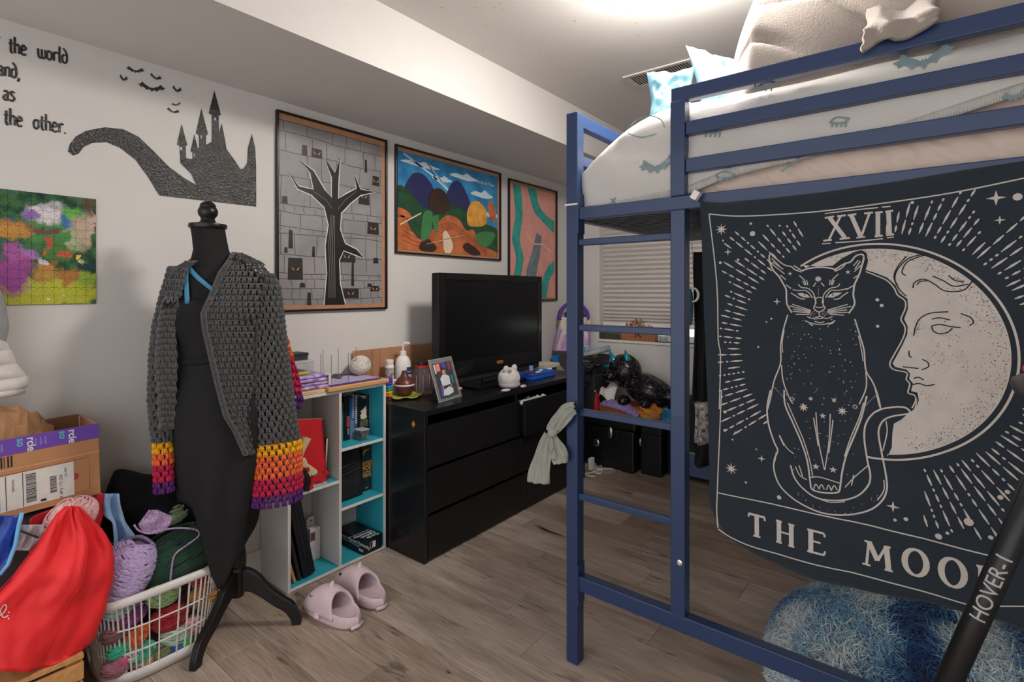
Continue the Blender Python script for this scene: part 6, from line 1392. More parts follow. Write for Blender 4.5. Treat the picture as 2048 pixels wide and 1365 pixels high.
# ================================================================== BEHIND THE BED
m_trk = mat('black_trunk_plastic', '#141417', .32, noise=(14, .15)); m_chr = mat('chrome', '#b8b2a8', .2, metal=.95)
TX0, TX1, TYF, TYB, TH_ = -2.34, -1.718, 3.69, 4.02, .40
tk = thing('footlocker', 'black plastic trunk with chrome latches beyond the dresser', 'trunk', ((TX0 + TX1) / 2, (TYF + TYB) / 2, 0))
MB().box((TX0 + .012, TYF + .008, 0), (TX1 - .012, TYB - .01, TH_ - .075)).build('body', m_trk, tk, world=True, bevel=.022, seg=3); MB().box((TX0, TYF, TH_ - .074), (TX1, TYB, TH_)).build('lid', m_trk, tk, world=True, bevel=.014, seg=3)
MB().box((TX1 - .13, TYF - .004, .01), (TX1 - .012, TYF + .03, TH_ - .08)).build('corner_rib', m_trk, tk, world=True, bevel=.012, seg=3)
def plate(px, py, w_, h_, nm):
    q = P(px, py, Y=TYF); MB().lathe([(.001, .012), (.55, .010), (.85, .006), (1, .001)], n=20, rot=Matrix(((w_, 0, 0), (0, 0, -1), (0, h_, 0))), c=(q.x, TYF - .002, q.z)).build(nm, m_chr, tk, world=True, smooth=True)
plate(1221, 866, .024, .050, 'latch'); plate(1193, 886, .032, .034, 'lock'); plate(1281, 885, .010, .035, 'side_clip')
o2 = thing('black_suitcase', 'tall black suitcase standing to the right of the trunk', 'suitcase', (-1.30, 3.9, 0))
MB().box((-1.52, 3.80, .02), (-.80, 4.02, .60)).build('shell', mat('black_suitcase_fabric', '#18181b', .7, noise=(20, .2)), o2, world=True, bevel=.03, seg=3)
for x in (-1.45, -.86): MB().tube([(x - .012, 3.86, .021), (x + .012, 3.86, .021)], .02, n=12).build('wheel', m_trk, o2, world=True)
MB().tube([(-1.50, 3.795, .08), (-1.50, 3.795, .55), (-.83, 3.795, .55), (-.83, 3.795, .08)], .006, n=6, closed=True).build('zipper', m_trk, o2, world=True)
tz = TH_ + .0005
t = thing('black_tool_case', 'low black case between the trunk and the tall suitcase', 'case', (-1.61, 3.87, 0))
MB().box((-1.705, 3.75, 0), (-1.54, 4.02, .31)).build('body', m_trk, t, world=True, bevel=.008); MB().box((-1.705, 3.75, .311), (-1.54, 4.02, .37)).build('lid', m_trk, t, world=True, bevel=.008)
tag(MB().box((-1.99, TYF + .01, tz), (-1.74, TYF + .22, tz + .022)).build('white_bound_book', mat('cream_cover', '#d9cbb2', .6), bevel=.002), 'flat cream-edged book lying on the trunk lid', 'book')
bxo = tag(MB().box((-2.05, TYF + .05, tz + .023), (-1.70, TYF + .30, tz + .095)).build('orange_shoe_box', mat('orange_card', '#b8662e', .6), bevel=.003), 'low orange cardboard box under the sequin plush on the trunk', 'box')
zz = tz + .0955
# sequin dragon plush
def sequin():
    m = mat('black_sequin', '#15131a', .25, noise=(30, .5)); N, L = m.node_tree.nodes, m.node_tree.links; b = N['Principled BSDF']
    tc = N.new('ShaderNodeTexCoord'); v = N.new('ShaderNodeTexVoronoi'); v.inputs['Scale'].default_value = 230; L.new(tc.outputs['Object'], v.inputs['Vector'])
    r = N.new('ShaderNodeValToRGB'); e = r.color_ramp.elements; e[0].position = 0.0; e[0].color = hexc('#14121a'); e[1].position = .90; e[1].color = hexc('#6a4a60')
    for p, c in ((.935, '#2d6a80'), (.97, '#a08a5a')): k = e.new(p); k.color = hexc(c)
    r.color_ramp.interpolation = 'CONSTANT'; sp = N.new('ShaderNodeSeparateColor'); L.new(v.outputs['Color'], sp.inputs[0]); L.new(sp.outputs[0], r.inputs[0]); L.new(r.outputs[0], b.inputs['Base Color']); b.inputs['Metallic'].default_value = .35
    return m
m_seq = sequin(); m_teal = mat('teal_lame', '#1e8ea6', .3, metal=.5)
DYP = 3.84
d3 = lambda px, py, dy=0: P(px, py, Y=DYP + dy)
dg = thing('sequin_dragon_plush', 'black sequin dragon plush toy with shiny teal horns lying on the trunk pile', 'plush toy', (d3(1260, 760).x, DYP, zz))
hc = d3(1250, 742); bc = d3(1290, 778)
bm_ = bmesh.new(); bm_.free()
b = MB()
b.ell(hc, (.135, .12, .135), 22, 14, wob=.06, seed=1); 
b.build('head', m_seq, dg, smooth=True, world=True)
MB().ell(Vector((bc.x + .02, DYP, max(bc.z, zz + .115))), (.21, .13, .115), 22, 14, wob=.08, seed=4, rot=RY(18)).build('body', m_seq, dg, smooth=True, world=True)
sn = d3(1222, 752, -.06); MB().ell(sn, (.07, .075, .055), 16, 10, wob=.05).build('snout', m_seq, dg, smooth=True, world=True)
tl = d3(1335, 790); MB().tube(cr([(bc.x + .12, DYP, zz + .11), (bc.x + .24, DYP, zz + .10), (bc.x + .34, DYP - .03, zz + .12)], 4), [.08, .075, .07, .065, .058, .05, .042, .035, .022], n=12).build('tail', m_seq, dg, smooth=True, world=True)
for (x0, y0, x1, y1, r, nm) in ((1228, 722, 1217, 700, .026, 'horn'), (1254, 718, 1250, 700, .024, 'horn'), (1218, 733, 1204, 733, .018, 'spike')):
    p, q = d3(x0, y0, -.05), d3(x1, y1, -.06); MB().tube([p - (q - p) * .6, p, q], [r * 1.1, r, .003], n=12).build(nm, m_teal, dg, smooth=True, world=True)
for s in (-1, 1): MB().ell(Vector((bc.x - .04 + s * .09, DYP - .10, zz + .045)), (.05, .06, .044), 14, 9).build('foot', m_seq, dg, smooth=True, world=True)
# lavender knit hat, patterned cloth, spray bottle
hq = P(1240, 815, Y=TYF + .03)
def hat(u, v):
    x = P(1206, 815, Y=TYF + .03).x + u * .32; s = v
    return (x, TYF + .055 - .075 * math.sin(s * math.pi) , tz + .10 + .075 * (1 - s) * (1 - .5 * (2 * u - 1) ** 2) - .02 + .012 * math.sin(u * 40) * .25 - .055 * u)
t = tag(MB().grid(hat, 44, 12).build('ribbed_hat', mat('lavender_rib_knit', '#9a82b8', .9, wave=(28, .6, .3, 'X')), smooth=True, solid=.012), 'lavender ribbed knit hat hanging off the front of the trunk pile', 'hat')
cq_ = P(1312, 822, Y=TYF + .0)
t = thing('patterned_cloth', 'crumpled orange cloth with bright blue and black pattern on the trunk edge', 'cloth', (cq_.x, TYF + .05, tz))
m_pat = mat('orange_patterned_cotton', '#c9832a', .8, noise=(9, .5), col2='#23201f'); m_pat2 = mat('blue_patterned_cotton', '#2f8fc0', .8, noise=(14, .5), col2='#1c1b1e')
zc_ = tz + .07
MB().ell((cq_.x - .06, TYF + .06, zc_), (.10, .07, .066), 18, 12, wob=.5, seed=2).build('orange_fold', m_pat, t, smooth=True, world=True); MB().ell((cq_.x + .07, TYF + .07, zc_ - .012), (.10, .065, .056), 18, 12, wob=.5, seed=6).build('blue_fold', m_pat2, t, smooth=True, world=True)
MB().tube(cr([(cq_.x - .13 + .05 * math.sin(i), TYF + .01, zc_ + .05 * math.cos(i)) for i in range(6)], 4), .014, n=8).build('rolled_edge', mat('multi_trim', '#9fb53a', .8, noise=(20, .5), col2='#c25a2c'), t, smooth=True, world=True)
sq = P(1193, 815, Y=3.62)
t = thing('spray_bottle', 'red plastic spray bottle on the trunk behind the dresser corner', 'bottle', (sq.x, 3.62, 0))
tag(MB().box((-2.335, 3.70, TH_ + .0005), (-2.075, 4.0, .72)).build('storage_tub', mat('charcoal_tub', '#2a2a2e', .6), bevel=.01), 'charcoal storage tub on the trunk under the black basket', 'tub')
zb_ = tz
MB().lathe([(.001, zb_), (.034, zb_), (.036, zb_ + .01), (.034, zb_ + .12), (.018, zb_ + .16), (.014, zb_ + .18)], n=20, sx=.8).build('bottle', mat('red_bottle', '#a52026', .35), t, smooth=40)
MB().box((-.02, -.015, zb_ + .18), (.02, .03, zb_ + .215)).build('trigger_head', mat('black_lid', '#1b1b1d', .4), t, bevel=.005); MB().box((-.005, -.03, zb_ + .185), (.005, -.016, zb_ + .20)).build('nozzle', mat('yellow_card', '#d8c23c', .6), t)
t.location.x = P(1193, 815, Y=TYF + .045).x; t.location.y = TYF + .045
b = MB(); 
tag(MB().grid(lambda u, v: (-2.05 + u * .13, 3.72 + v * .10 - .02 * math.sin(u * 5), zz + .05 + .09 * v + .03 * math.sin(u * 6 + v * 4)), 10, 8).build('white_paper_bag', mat('white_tissue', '#d0ccca', .7), solid=.001), 'crumpled white paper bag beside the sequin plush', 'paper')
# white charger cable and adapter
cp = lambda x, y, z=.004: (lambda q: (q.x, q.y, z))(P(1080 + x / 6.02, 800 + y / 6.02, Z=0))
t = thing('charger_cable', 'tangled white charger cable on the floor by the trunk', 'cable', cp(650, 860))
MB().tube(cr([cp(415, 940), cp(470, 905), cp(540, 895), cp(620, 885), cp(690, 860), cp(745, 850), cp(735, 890), cp(680, 890), cp(620, 850), cp(660, 835), cp(740, 840), cp(720, 790, .02), cp(680, 765, .03), cp(665, 800, .02), cp(700, 850, .008), cp(800, 838), cp(900, 840), cp(965, 858)], 5), .0038, n=7).build('cable', mat('white_cord', '#e6e4e0', .6), t, world=True, smooth=True)
MB().tube(cr([cp(520, 895), cp(580, 925), cp(660, 928)], 4), .0035, n=7).build('cable_tail', mat('white_cord', '#e6e4e0', .6), t, world=True)
MB().box((0, 0, 0), (.03, .06, .09)).build('adapter', m_wpl, t, bevel=.006).location = (-.045, -.02, .001)
# ------------------------------------------------------------------ window sill
zs_ = wz0 + .0005; SY = BY - .004
q0, q1 = P(1242, 680, Y=SY), P(1291, 683, Y=SY)
t = thing('wooden_crate', 'small brown wooden crate with a dark letter K on the window sill', 'crate', ((q0.x + q1.x) / 2, SY + .03, zs_))
m_crt = mat('crate_wood', '#a0673f', .6, noise=(10, .15), stretch=(1, 8, 8)); hc_ = .10
cx0, cx1 = q0.x, P(1312, 683, Y=SY + .0).x - .01
for lo, hi, nm in (((cx0, SY - .004, zs_), (cx1, SY + .004, zs_ + hc_), 'front_board'), ((cx0, SY + .062, zs_), (cx1, SY + .07, zs_ + hc_), 'back_board'), ((cx0, SY + .004, zs_), (cx0 + .008, SY + .062, zs_ + hc_), 'side_board'), ((cx1 - .008, SY + .004, zs_), (cx1, SY + .062, zs_ + hc_), 'side_board'), ((cx0 + .008, SY + .004, zs_), (cx1 - .008, SY + .062, zs_ + .008), 'base_board')): MB().box(lo, hi).build(nm, m_crt, t, world=True, bevel=.001, seg=1)
text_mesh('lettering', 'K', .11, mat('dark_stain', '#3c2416', .6), t, frame(((cx0 + cx1) / 2 - .03, SY - .0046, zs_ + .028), (1, 0, 0), (0, 0, 1)), extrude=.0003)
t = thing('dried_flowers', 'dried pinkish flowers heaped in the wooden crate', 'flowers', ((cx0 + cx1) / 2, SY + .03, zs_ + .01)); rf = random.Random(8)
for col, nm in (('#b08a6a', 'tan_blossoms'), ('#a8605a', 'rose_blossoms'), ('#cdbb8e', 'cream_blossoms')):
    b = MB()
    for i in range(50): x = rf.uniform(cx0 + .015, cx1 - .015); b.ell((x, SY + rf.uniform(.01, .055), zs_ + .08 + rf.uniform(0, .10) * (1 - abs(2 * (x - cx0) / (cx1 - cx0) - .9) * .7)), .011, 6, 5, wob=.4, seed=i)
    tag(b.build(nm, mat('petal' + col, col, .8, noise=(60, .3)), t, smooth=True, world=True), kind='stuff')
MB().prism([(0, 0), (.018, .03), (.012, .06), (0, .075), (-.012, .055), (-.016, .03)], lambda u, v, d: ((cx0 + cx1) / 2 + .02 + u, SY + .01 + d, zs_ + .11 + v), 0, .004).build('leaf', mat('sage_leaf', '#6d7a64', .7), t, world=True)
c0, c1 = P(1196, 680, Y=SY).x, cx0 - .004
t = thing('green_tin', 'long dark green tin with a ribbed end beside the wooden crate', 'tin', ((c0 + c1) / 2, SY + .03, zs_))
MB().box((c0 + .01, SY - .002, zs_), (c1, SY + .06, zs_ + .058)).build('body', mat('olive_tin', '#41443a', .5, noise=(40, .3)), t, world=True, bevel=.006); 
for k in range(3): MB().box((c0 + .03 + k * .012, SY - .005, zs_ + .004), (c0 + .036 + k * .012, SY - .002, zs_ + .054)).build('ridge', mat('olive_tin', '#41443a', .5), t, world=True)
q = P(1326, 684, Y=SY + .02); t = lathe_at('sill_glass', 'small clear drinking glass at the right of the sill crate', 'glass', (q.x, SY + .03, zs_), [('glass', [(.001, 0), (.030, 0), (.034, .075), (.032, .075), (.028, .006), (.001, .005)], m_clear), ('water', [(.001, .0062), (.0275, .0062), (.0295, .04), (.001, .04)], mat('pale_water', '#b9cdd6', .1, alpha=.6))])
# ------------------------------------------------------------------ hanging clothes under the bed
YH = 2.60
hx = lambda px, py: P(px, py, Y=YH)
g = thing('hanging_black_dress', 'black dress with a white lace hem hanging under the loft bed', 'dress', (hx(1400, 700).x, YH, .6))
gl = [(505, 1391, 1470), (560, 1390, 1470), (600, 1391, 1472), (650, 1393, 1474), (700, 1393, 1476), (780, 1391, 1480), (800, 1391, 1480)]
def garm(tab, y0, y1, ph):
    def f(u, v):
        y = y0 + (y1 - y0) * v; l, r = lerp_tab(tab, y); q = hx(l + (r - l) * u, y); return (q.x, YH - .03 + .022 * math.sin(u * 19 + ph) * (.3 + v) + .01 * math.sin(v * 5), q.z)
    return f
MB().grid(garm(gl, 505, 800, 0), 40, 30).build('bodice', m_dress, g, world=True, smooth=True, solid=.006)
m_lace = mat('white_lace_print', '#c9c4c0', .8, noise=(50, .5), col2='#3a383a')
MB().grid(garm([(800, 1392, 1480), (885, 1391, 1484)], 802, 885, 1), 40, 10).build('lace_hem', m_lace, g, world=True, smooth=True, solid=.004)
MB().grid(garm([(887, 1391, 1484), (905, 1391, 1484)], 887, 930, 1.5), 40, 6).build('underskirt', m_dress, g, world=True, smooth=True, solid=.004)
MB().tube([(hx(1430, 505).x, YH - .02, hx(1430, 505).z), (hx(1430, 505).x, YH - .02, SR0 + .004)], .003, n=6).build('hanger_wire', m_chr, g, world=True)
pn = hx(1397, 590); t = thing('moon_pendant', 'white crescent moon pendant on a thin chain hanging over the black dress', 'pendant', (pn.x, YH - .07, pn.z))
cr_out = [(math.cos(a) * .028, math.sin(a) * .036) for a in [math.radians(-110 + i * 11) for i in range(21)]]; cr_in = [(math.cos(a) * .020 - .004, math.sin(a) * .029) for a in [math.radians(100 - i * 10) for i in range(21)]]
MB().prism(cr_out + cr_in, lambda u, v, d: (u, d, v), 0, .004).build('crescent', mat('moon_white', '#d8d4cf', .5), t)
MB().tube([(0, .002, .034), (-.012, .01, SR0 - pn.z)], .0012, n=5).build('chain', mat('grey_steel', '#6b686a', .3), t); MB().tube([(0, .002, -.03), (-.006, .004, -.13)], .0012, n=5).build('drop_chain', mat('pendant_chain', '#a5a29e', .3), t)
MB().ell((-.018, .008, -.06), (.016, .012, .09), 12, 10).build('teal_tassel', mat('teal_cloth', '#1f5a70', .7), t, smooth=True)
# ================================================================== LEFT PILE: crate, bags, box, laundry basket of yarn
m_ply = mat('plywood', '#c08c58', .55, noise=(9, .12), stretch=(1, 6, 6))
crt = thing('low_wooden_crate', 'low tan wooden crate on the floor under the shopping bags', 'crate', (-2.31, .22, 0))
CRX0, CRX1, CRY0, CRY1, CRH = -2.53, -2.12, -.10, .475, .225
for lo, hi in (((CRX0, CRY0, CRH - .016), (CRX1, CRY1, CRH)),): MB().box(lo, hi).build('top_board', m_ply, crt, world=True, bevel=.002)
for k in range(3):
    z = .012 + k * .066
    for lo, hi in (((CRX1 - .014, CRY0, z), (CRX1, CRY1, z + .054)), ((CRX0, CRY1 - .014, z), (CRX1 - .014, CRY1, z + .054)), ((CRX0, CRY0, z), (CRX0 + .014, CRY1 - .014, z + .054)), ((CRX0 + .014, CRY0, z), (CRX1 - .014, CRY0 + .014, z + .054))): MB().box(lo, hi).build('slat', m_ply, crt, world=True, bevel=.002)
for x in (CRX0 + .014, CRX1 - .044):
    for y in (CRY0 + .014, CRY1 - .044): MB().box((x, y, 0), (x + .03, y + .03, CRH - .016)).build('corner_post', m_ply, crt, world=True)
zc0 = CRH + .0005
BXF, BXB, BY0_, BY1_, BZ0, BZ1 = -2.283, -2.525, .03, .555, .666, .915
tag(MB().box((-2.52, 0, zc0), (-2.31, .44, BZ0 - .012)).build('grey_storage_bin', mat('dark_grey_bin', '#3b3a3e', .6), bevel=.012, seg=3), 'dark grey storage bin hidden under the cardboard box', 'bin')
# cardboard box
m_cb = mat('brown_cardboard', '#b27f58', .75, noise=(5, .07), bump=(120, .06)); m_cbi = mat('cardboard_inside', '#94664a', .8, noise=(8, .08))
ROLL = RX(1.6); pvb = (0, .3, .79)
bxx = thing('cardboard_box', 'open brown cardboard shipping box with purple tape and a white label', 'box', ((BXF + BXB) / 2, .3, BZ0))
def cbx(nm, lo, hi, m, par=bxx, bev=.0015): return MB().box(lo, hi, rot=ROLL, piv=pvb).build(nm, m, par, world=True, bevel=bev, seg=1)
e = .006
fw_ = cbx('front_wall', (BXF - e, BY0_, BZ0), (BXF, BY1_, BZ1), m_cb); cbx('back_wall', (BXB, BY0_, BZ0), (BXB + e, BY1_, BZ1), m_cbi); rw = cbx('side_wall', (BXB + e, BY1_ - e, BZ0), (BXF - e, BY1_, BZ1), m_cb); cbx('side_wall', (BXB + e, BY0_, BZ0), (BXF - e, BY0_ + e, BZ1), m_cb); cbx('bottom', (BXB + e, BY0_ + e, BZ0), (BXF - e, BY1_ - e, BZ0 + e), m_cbi)
cbx('crease', (BXF, BY0_, BZ0 + .150), (BXF + .0012, BY1_, BZ0 + .153), mat('crease_light', '#c99a74', .75))
tp_ = cbx('purple_tape', (BXF, BY0_, BZ1 - .050), (BXF + .001, BY1_ + .001, BZ1 + .0008), mat('purple_tape', '#6a46a8', .4))
cbx('tape_fold', (BXF - e, BY0_, BZ1), (BXF, BY1_, BZ1 + .0008), mat('purple_tape', '#6a46a8', .4), tp_)
cbx('white_flap_edge', (BXB + .03, BY1_ - .010, BZ1 - .045), (BXB + .045, BY1_ - e - .0005, BZ1 - .002), mat('grey_card_edge', '#b9b4ae', .7))
rot4 = ROLL.to_4x4()
def on_face(y, z, d=.0016): return Vector(pvb) + ROLL @ (Vector((BXF + d, y, z)) - Vector(pvb))
fx, fy_ = ROLL @ Vector((0, 1, 0)), ROLL @ Vector((0, 0, 1))
for yy in (.263, .368, .4727):
    q = on_face(yy, BZ1 - .004); text_mesh('tape_lettering', 'rcle', .030, m_wt, tp_, frame(q, -fy_, fx), extrude=.0002, thick=.0005)
    q = on_face(yy - .024, BZ1 - .003); text_mesh('tape_lettering', 'so', .028, mat('mint_print', '#5fc0b8', .5), tp_, frame(q, -fy_, fx), extrude=.0002, thick=.0004)
    for k in range(3):
        q = on_face(yy - .062 - k * .012, BZ1 - .010); text_mesh('tape_lettering', 'recycle', .009, mat('lilac_print', '#b8a4d8', .5), tp_, frame(q, -fy_, fx), extrude=.0002)
lab = cbx('shipping_label', (BXF, .18, BZ0 + .022), (BXF + .0012, .483, BZ0 + .135), mat('label_paper', '#cfcbc6', .5), fw_, 0)
m_ink2 = mat('black_ink', '#2a2829', .5)
def lbar(y0, y1, z0, z1, nm='bar'): return cbx(nm, (BXF + .0012, y0, z0), (BXF + .0017, y1, z1), m_ink2, lab, 0)
for y in (.256, .313, .353): lbar(y, y + .0018, BZ0 + .024, BZ0 + .133, 'rule')
rb = random.Random(6)
for (y0, y1, z0, z1, n) in ((.271, .300, .030, .126, 26), (.361, .386, .034, .126, 26), (.420, .437, .046, .098, 14)):
    z = z0
    while z < z1: h_ = rb.choice((.0012, .0018, .003)); lbar(y0, y1, BZ0 + z, BZ0 + z + h_); z += h_ + rb.choice((.0012, .002))
lbar(.396, .410, BZ0 + .026, BZ0 + .034)
q = on_face(.4435, BZ0 + .100); text_mesh('label_lettering', 'MD 211 9-47 X', .0125, m_ink2, lab, frame(q, -fy_, fx), extrude=.0002)
for k, (y, s) in enumerate(((.458, 'SHIP TO'), (.328, 'TRACKING'), (.262, 'USPS'))): q = on_face(y, BZ0 + .120); text_mesh('label_lettering', s, .008, m_ink2, lab, frame(q, -fy_, fx), extrude=.0002)
b = MB(); b.stroke([(.484, BZ0 + .025), (.525, BZ0 + .025), (.525, BZ0 + .138), (.18, BZ0 + .138)], .0012, lambda u, v: on_face(u, v, .0004)); b.build('printed_outline', m_ink2, fw_, world=True)
b = MB().dot((.484, BZ0 + .082), .012, lambda u, v: on_face(u, v, .0005), 20).build('red_spot', mat('print_red', '#a03a40', .6), fw_, world=True)
z = .168
for k in range(9): cbx('barcode_bar', (BXF, .265 + k * .0078, BZ0 + .160), (BXF + .0005, .265 + k * .0078 + (.0045 if k % 3 else .002), BZ0 + .196), m_ink2, fw_, 0)
# crumpled brown paper
m_pap = mat('brown_kraft_paper', '#9c7350', .7, noise=(6, .12))
rq = random.Random(14)
def paper(u, v):
    x = BXB + .03 + v * .17; y = .06 + u * .38
    n1 = mnoise.noise(Vector((u * 3.1, v * 2.3, 1))); n2 = mnoise.noise(Vector((u * 7, v * 5, 4)))
    z = BZ1 - .05 + .145 * math.sin(math.pi * min(1, max(0, u * .93 + .05))) ** .5 * math.sin(math.pi * (v * .8 + .12)) ** .7 + .045 * n1 + .03 * n2
    return (x + .02 * n2, y + .025 * n1, z)
pp = MB().grid(paper, 13, 8).build('crumpled_paper', m_pap, solid=.0012)
tag(pp, 'crumpled brown packing paper bulging out of the cardboard box', 'paper')
MB().grid(lambda u, v: Vector(paper(u * .9, v)) + Vector((.012 + .008 * math.sin(u * 17), .02, -.045 + .035 * math.sin(u * 11 + v * 6))), 13, 6).build('lower_fold', m_pap, pp, solid=.0012)
# red tote
m_rtote = mat('red_nonwoven_tote', '#e0252b', .6, noise=(10, .06), bump=(260, .1))
rt_ = thing('red_tote_bag', 'bright red shopping tote slumped in front of the cardboard box', 'bag', (-2.19, .27, zc0))
RT = [(1012, 132, 158), (1030, 112, 176), (1060, 92, 205), (1090, 74, 222), (1120, 50, 226), (1160, 20, 224), (1200, -20, 214), (1250, -60, 200), (1290, -80, 182), (1330, -80, 178)]
def red(side):
    def f(u, v):
        y = 1014 + (1325 - 1014) * v; l, r = lerp_tab(RT, y); px = l + (r - l) * u
        bul = math.sin(math.pi * min(1, u * 1.0)) ** .6; k = .12 * min(1, v * 2.2 + .12)
        fold = .030 * math.sin(u * 13 + 2 * v) * (1 - v) ** 1.5 * min(1, v * 5) + .018 * mnoise.noise(Vector((u * 4, v * 4, side))) + .010 * mnoise.noise(Vector((u * 9, v * 7, side + 3))) - .03 * math.exp(-((u - .52) / .045) ** 2) * max(0, 1 - v * 2.4)
        X = -2.175 + (side * k * bul * .5) + (fold if side > 0 else 0)
        q = P(px, y, X=-2.175); return (X, q.y, max(q.z, zc0 + .001))
    return f
MB().grid(red(1), 40, 36).build('front_panel', m_rtote, rt_, world=True, smooth=True, solid=.002); MB().grid(red(-.8), 24, 20).build('back_panel', m_rtote, rt_, world=True, smooth=True, solid=.002)
MB().tube([Vector(red(1)(.62, i / 20)) + Vector((.003, 0, 0)) for i in range(1, 20)], .0016, n=5).build('side_seam', m_rtote, rt_, world=True)
sx = [(-20, 1205), (-5, 1222), (8, 1208), (4, 1200), (-4, 1212), (2, 1226), (12, 1222)]
b = MB(); 
def redp(px, py):
    v = (py - 1014) / 311; l, r = lerp_tab(RT, py); u = (px - l) / (r - l); q = red(1)(u, v); return (q[0] + .004, q[1], q[2])
b.stroke(cr(sx, 4), 2.2, redp); b.build('white_script', m_wt, rt_, world=True); b = MB(); b.dot((12, 1228), 1.6, redp); b.build('white_dot', m_wt, rt_, world=True); b = MB(); b.dot((13, 1216), 1.6, redp); b.build('white_dot', m_wt, rt_, world=True)
# folded red carrier behind, light blue fabric
def sheetlike(name, label, cat, m, tab, y0, y1, X, amp=.015, seed=0, solid=.003, nu=24, nv=18, minz=None):
    def f(u, v):
        y = y0 + (y1 - y0) * v; l, r = lerp_tab(tab, y); q = P(l + (r - l) * u, y, X=X + amp * math.sin(u * 9 + v * 5 + seed) + amp * 1.2 * mnoise.noise(Vector((u * 3 + seed, v * 3, 1))))
        return (q.x, q.y, max(q.z, minz) if minz else q.z)
    return tag(MB().grid(f, nu, nv).build(name, m, smooth=True, solid=solid), label, cat)
sheetlike('red_carrier_bag', 'red carrier bag squashed under the right end of the cardboard box', 'bag', mat('dark_red_bag', '#b51f27', .5), [(985, 165, 205), (1000, 150, 212), (1035, 60, 205), (1075, 55, 195), (1120, 60, 190)], 986, 1120, -2.292, .004)
sheetlike('blue_tote_bag', 'royal blue bag with a light blue edge at the left of the red tote', 'bag', mat('royal_blue_bag', '#1d3f9e', .4, noise=(30, .2), bump=(60, .3)), [(1030, -20, 40), (1060, -30, 36), (1100, -40, 28), (1140, -50, 8), (1160, -60, -5)], 1032, 1158, -2.20, .006)
MB().tube([P(x, y, X=-2.196) for x, y in ((44, 1026), (38, 1050), (31, 1090), (16, 1130), (0, 1150))], .006, n=8).build('light_blue_edge', mat('light_blue_trim', '#6fb0e0', .4), bpy.data.objects['blue_tote_bag'], smooth=True)
sheetlike('clear_pouch', 'crinkled clear plastic pouch with a black strap between the blue and red bags', 'pouch', mat('clear_film', '#b9b4bb', .25, alpha=.75, noise=(20, .3)), [(1050, 42, 90), (1075, 40, 82), (1100, 30, 66)], 1050, 1102, -2.21, .006, 3, .001)
MB().tube([P(x, y, X=-2.20) for x, y in ((34, 1060), (55, 1068), (76, 1076))], .007, n=8, flat=.4).build('black_strap', m_pouch, bpy.data.objects['clear_pouch'])
yarn('yarn_ball', 'pale pink ball of yarn tucked behind the peak of the red tote', P(143, 1035, X=-2.255), (.055, .075, .062), '#eab6b8', n=46, tr=.0026, seed=8, spread=.35, rot=RX(30))
# light blue fabric + black heap
sheetlike('light_blue_cloth', 'light blue cloth squeezed between the red tote and the black clothes', 'cloth', mat('light_blue_cotton', '#8fb2d8', .75, noise=(9, .1)), [(985, 206, 238), (1010, 202, 240), (1030, 205, 246), (1045, 225, 250), (1075, 228, 272), (1100, 228, 280), (1130, 222, 262)], 988, 1130, -2.30, .012, 5)
def heapf(u, v):
    px = 198 + (425 - 198) * u; a = min(1, u / .14, (1 - u) / .25) ** .5
    yt = 1060 - (100 + 18 * math.sin(u * 4.2) + 8 * math.sin(u * 11)) * a; y = yt + (1085 - yt) * v
    X = -2.46 + .10 * math.sin(math.pi * v * .9) * a + .03 * mnoise.noise(Vector((u * 5, v * 4, 2)))
    return P(px, y, X=X)
hp_ = tag(MB().grid(heapf, 36, 20).build('black_clothes_heap', mat('black_cotton', '#121214', .9, noise=(30, .3), bump=(14, .3)), smooth=True, solid=.006), 'heap of black clothes behind the laundry basket', 'clothes')
# ---- laundry basket
m_bw = mat('white_basket_plastic', '#d6d2d0', .4)
LB = thing('laundry_basket', 'white lattice plastic laundry basket full of yarn', 'basket', (-2.345, .735, 0))
LCX, LCY, LHX, LHY, LZ = -2.345, .735, .18, .215, .30
def lb(u, z, off=0):
    a = u * 2 * math.pi; k = .84 + .16 * (z / LZ); c_, s_ = math.cos(a), math.sin(a); e_ = .62
    return Vector((LCX + (LHX * k + off) * math.copysign(abs(c_) ** e_, c_), LCY + (LHY * k + off) * math.copysign(abs(s_) ** e_, s_), z + (.012 * math.cos(2 * a) if z > .25 else 0)))
MB().tube([lb(i / 72, LZ) for i in range(72)], .013, n=10, closed=True, flat=1.25).build('rim', m_bw, LB, smooth=True, world=True)
b = MB(); b.grid(lambda u, v: lb(u, .005 + v * .04), 72, 2, cu=True); b.build('bottom_band', m_bw, LB, smooth=True, world=True, solid=.005)
b = MB(); b.add([lb(i / 72, .006) for i in range(72)], [tuple(range(72))]); b.build('floor', m_bw, LB, world=True, solid=.004)
for z in (.115, .205): MB().tube([lb(i / 72, z) for i in range(72)], .0032, n=6, closed=True).build('ring', m_bw, LB, smooth=True, world=True)
for k in range(64):
    u = (k + .5) / 64; MB().bar(lb(u, .04), lb(u, LZ - .006), .004, .005).build('rib', m_bw, LB, world=True)
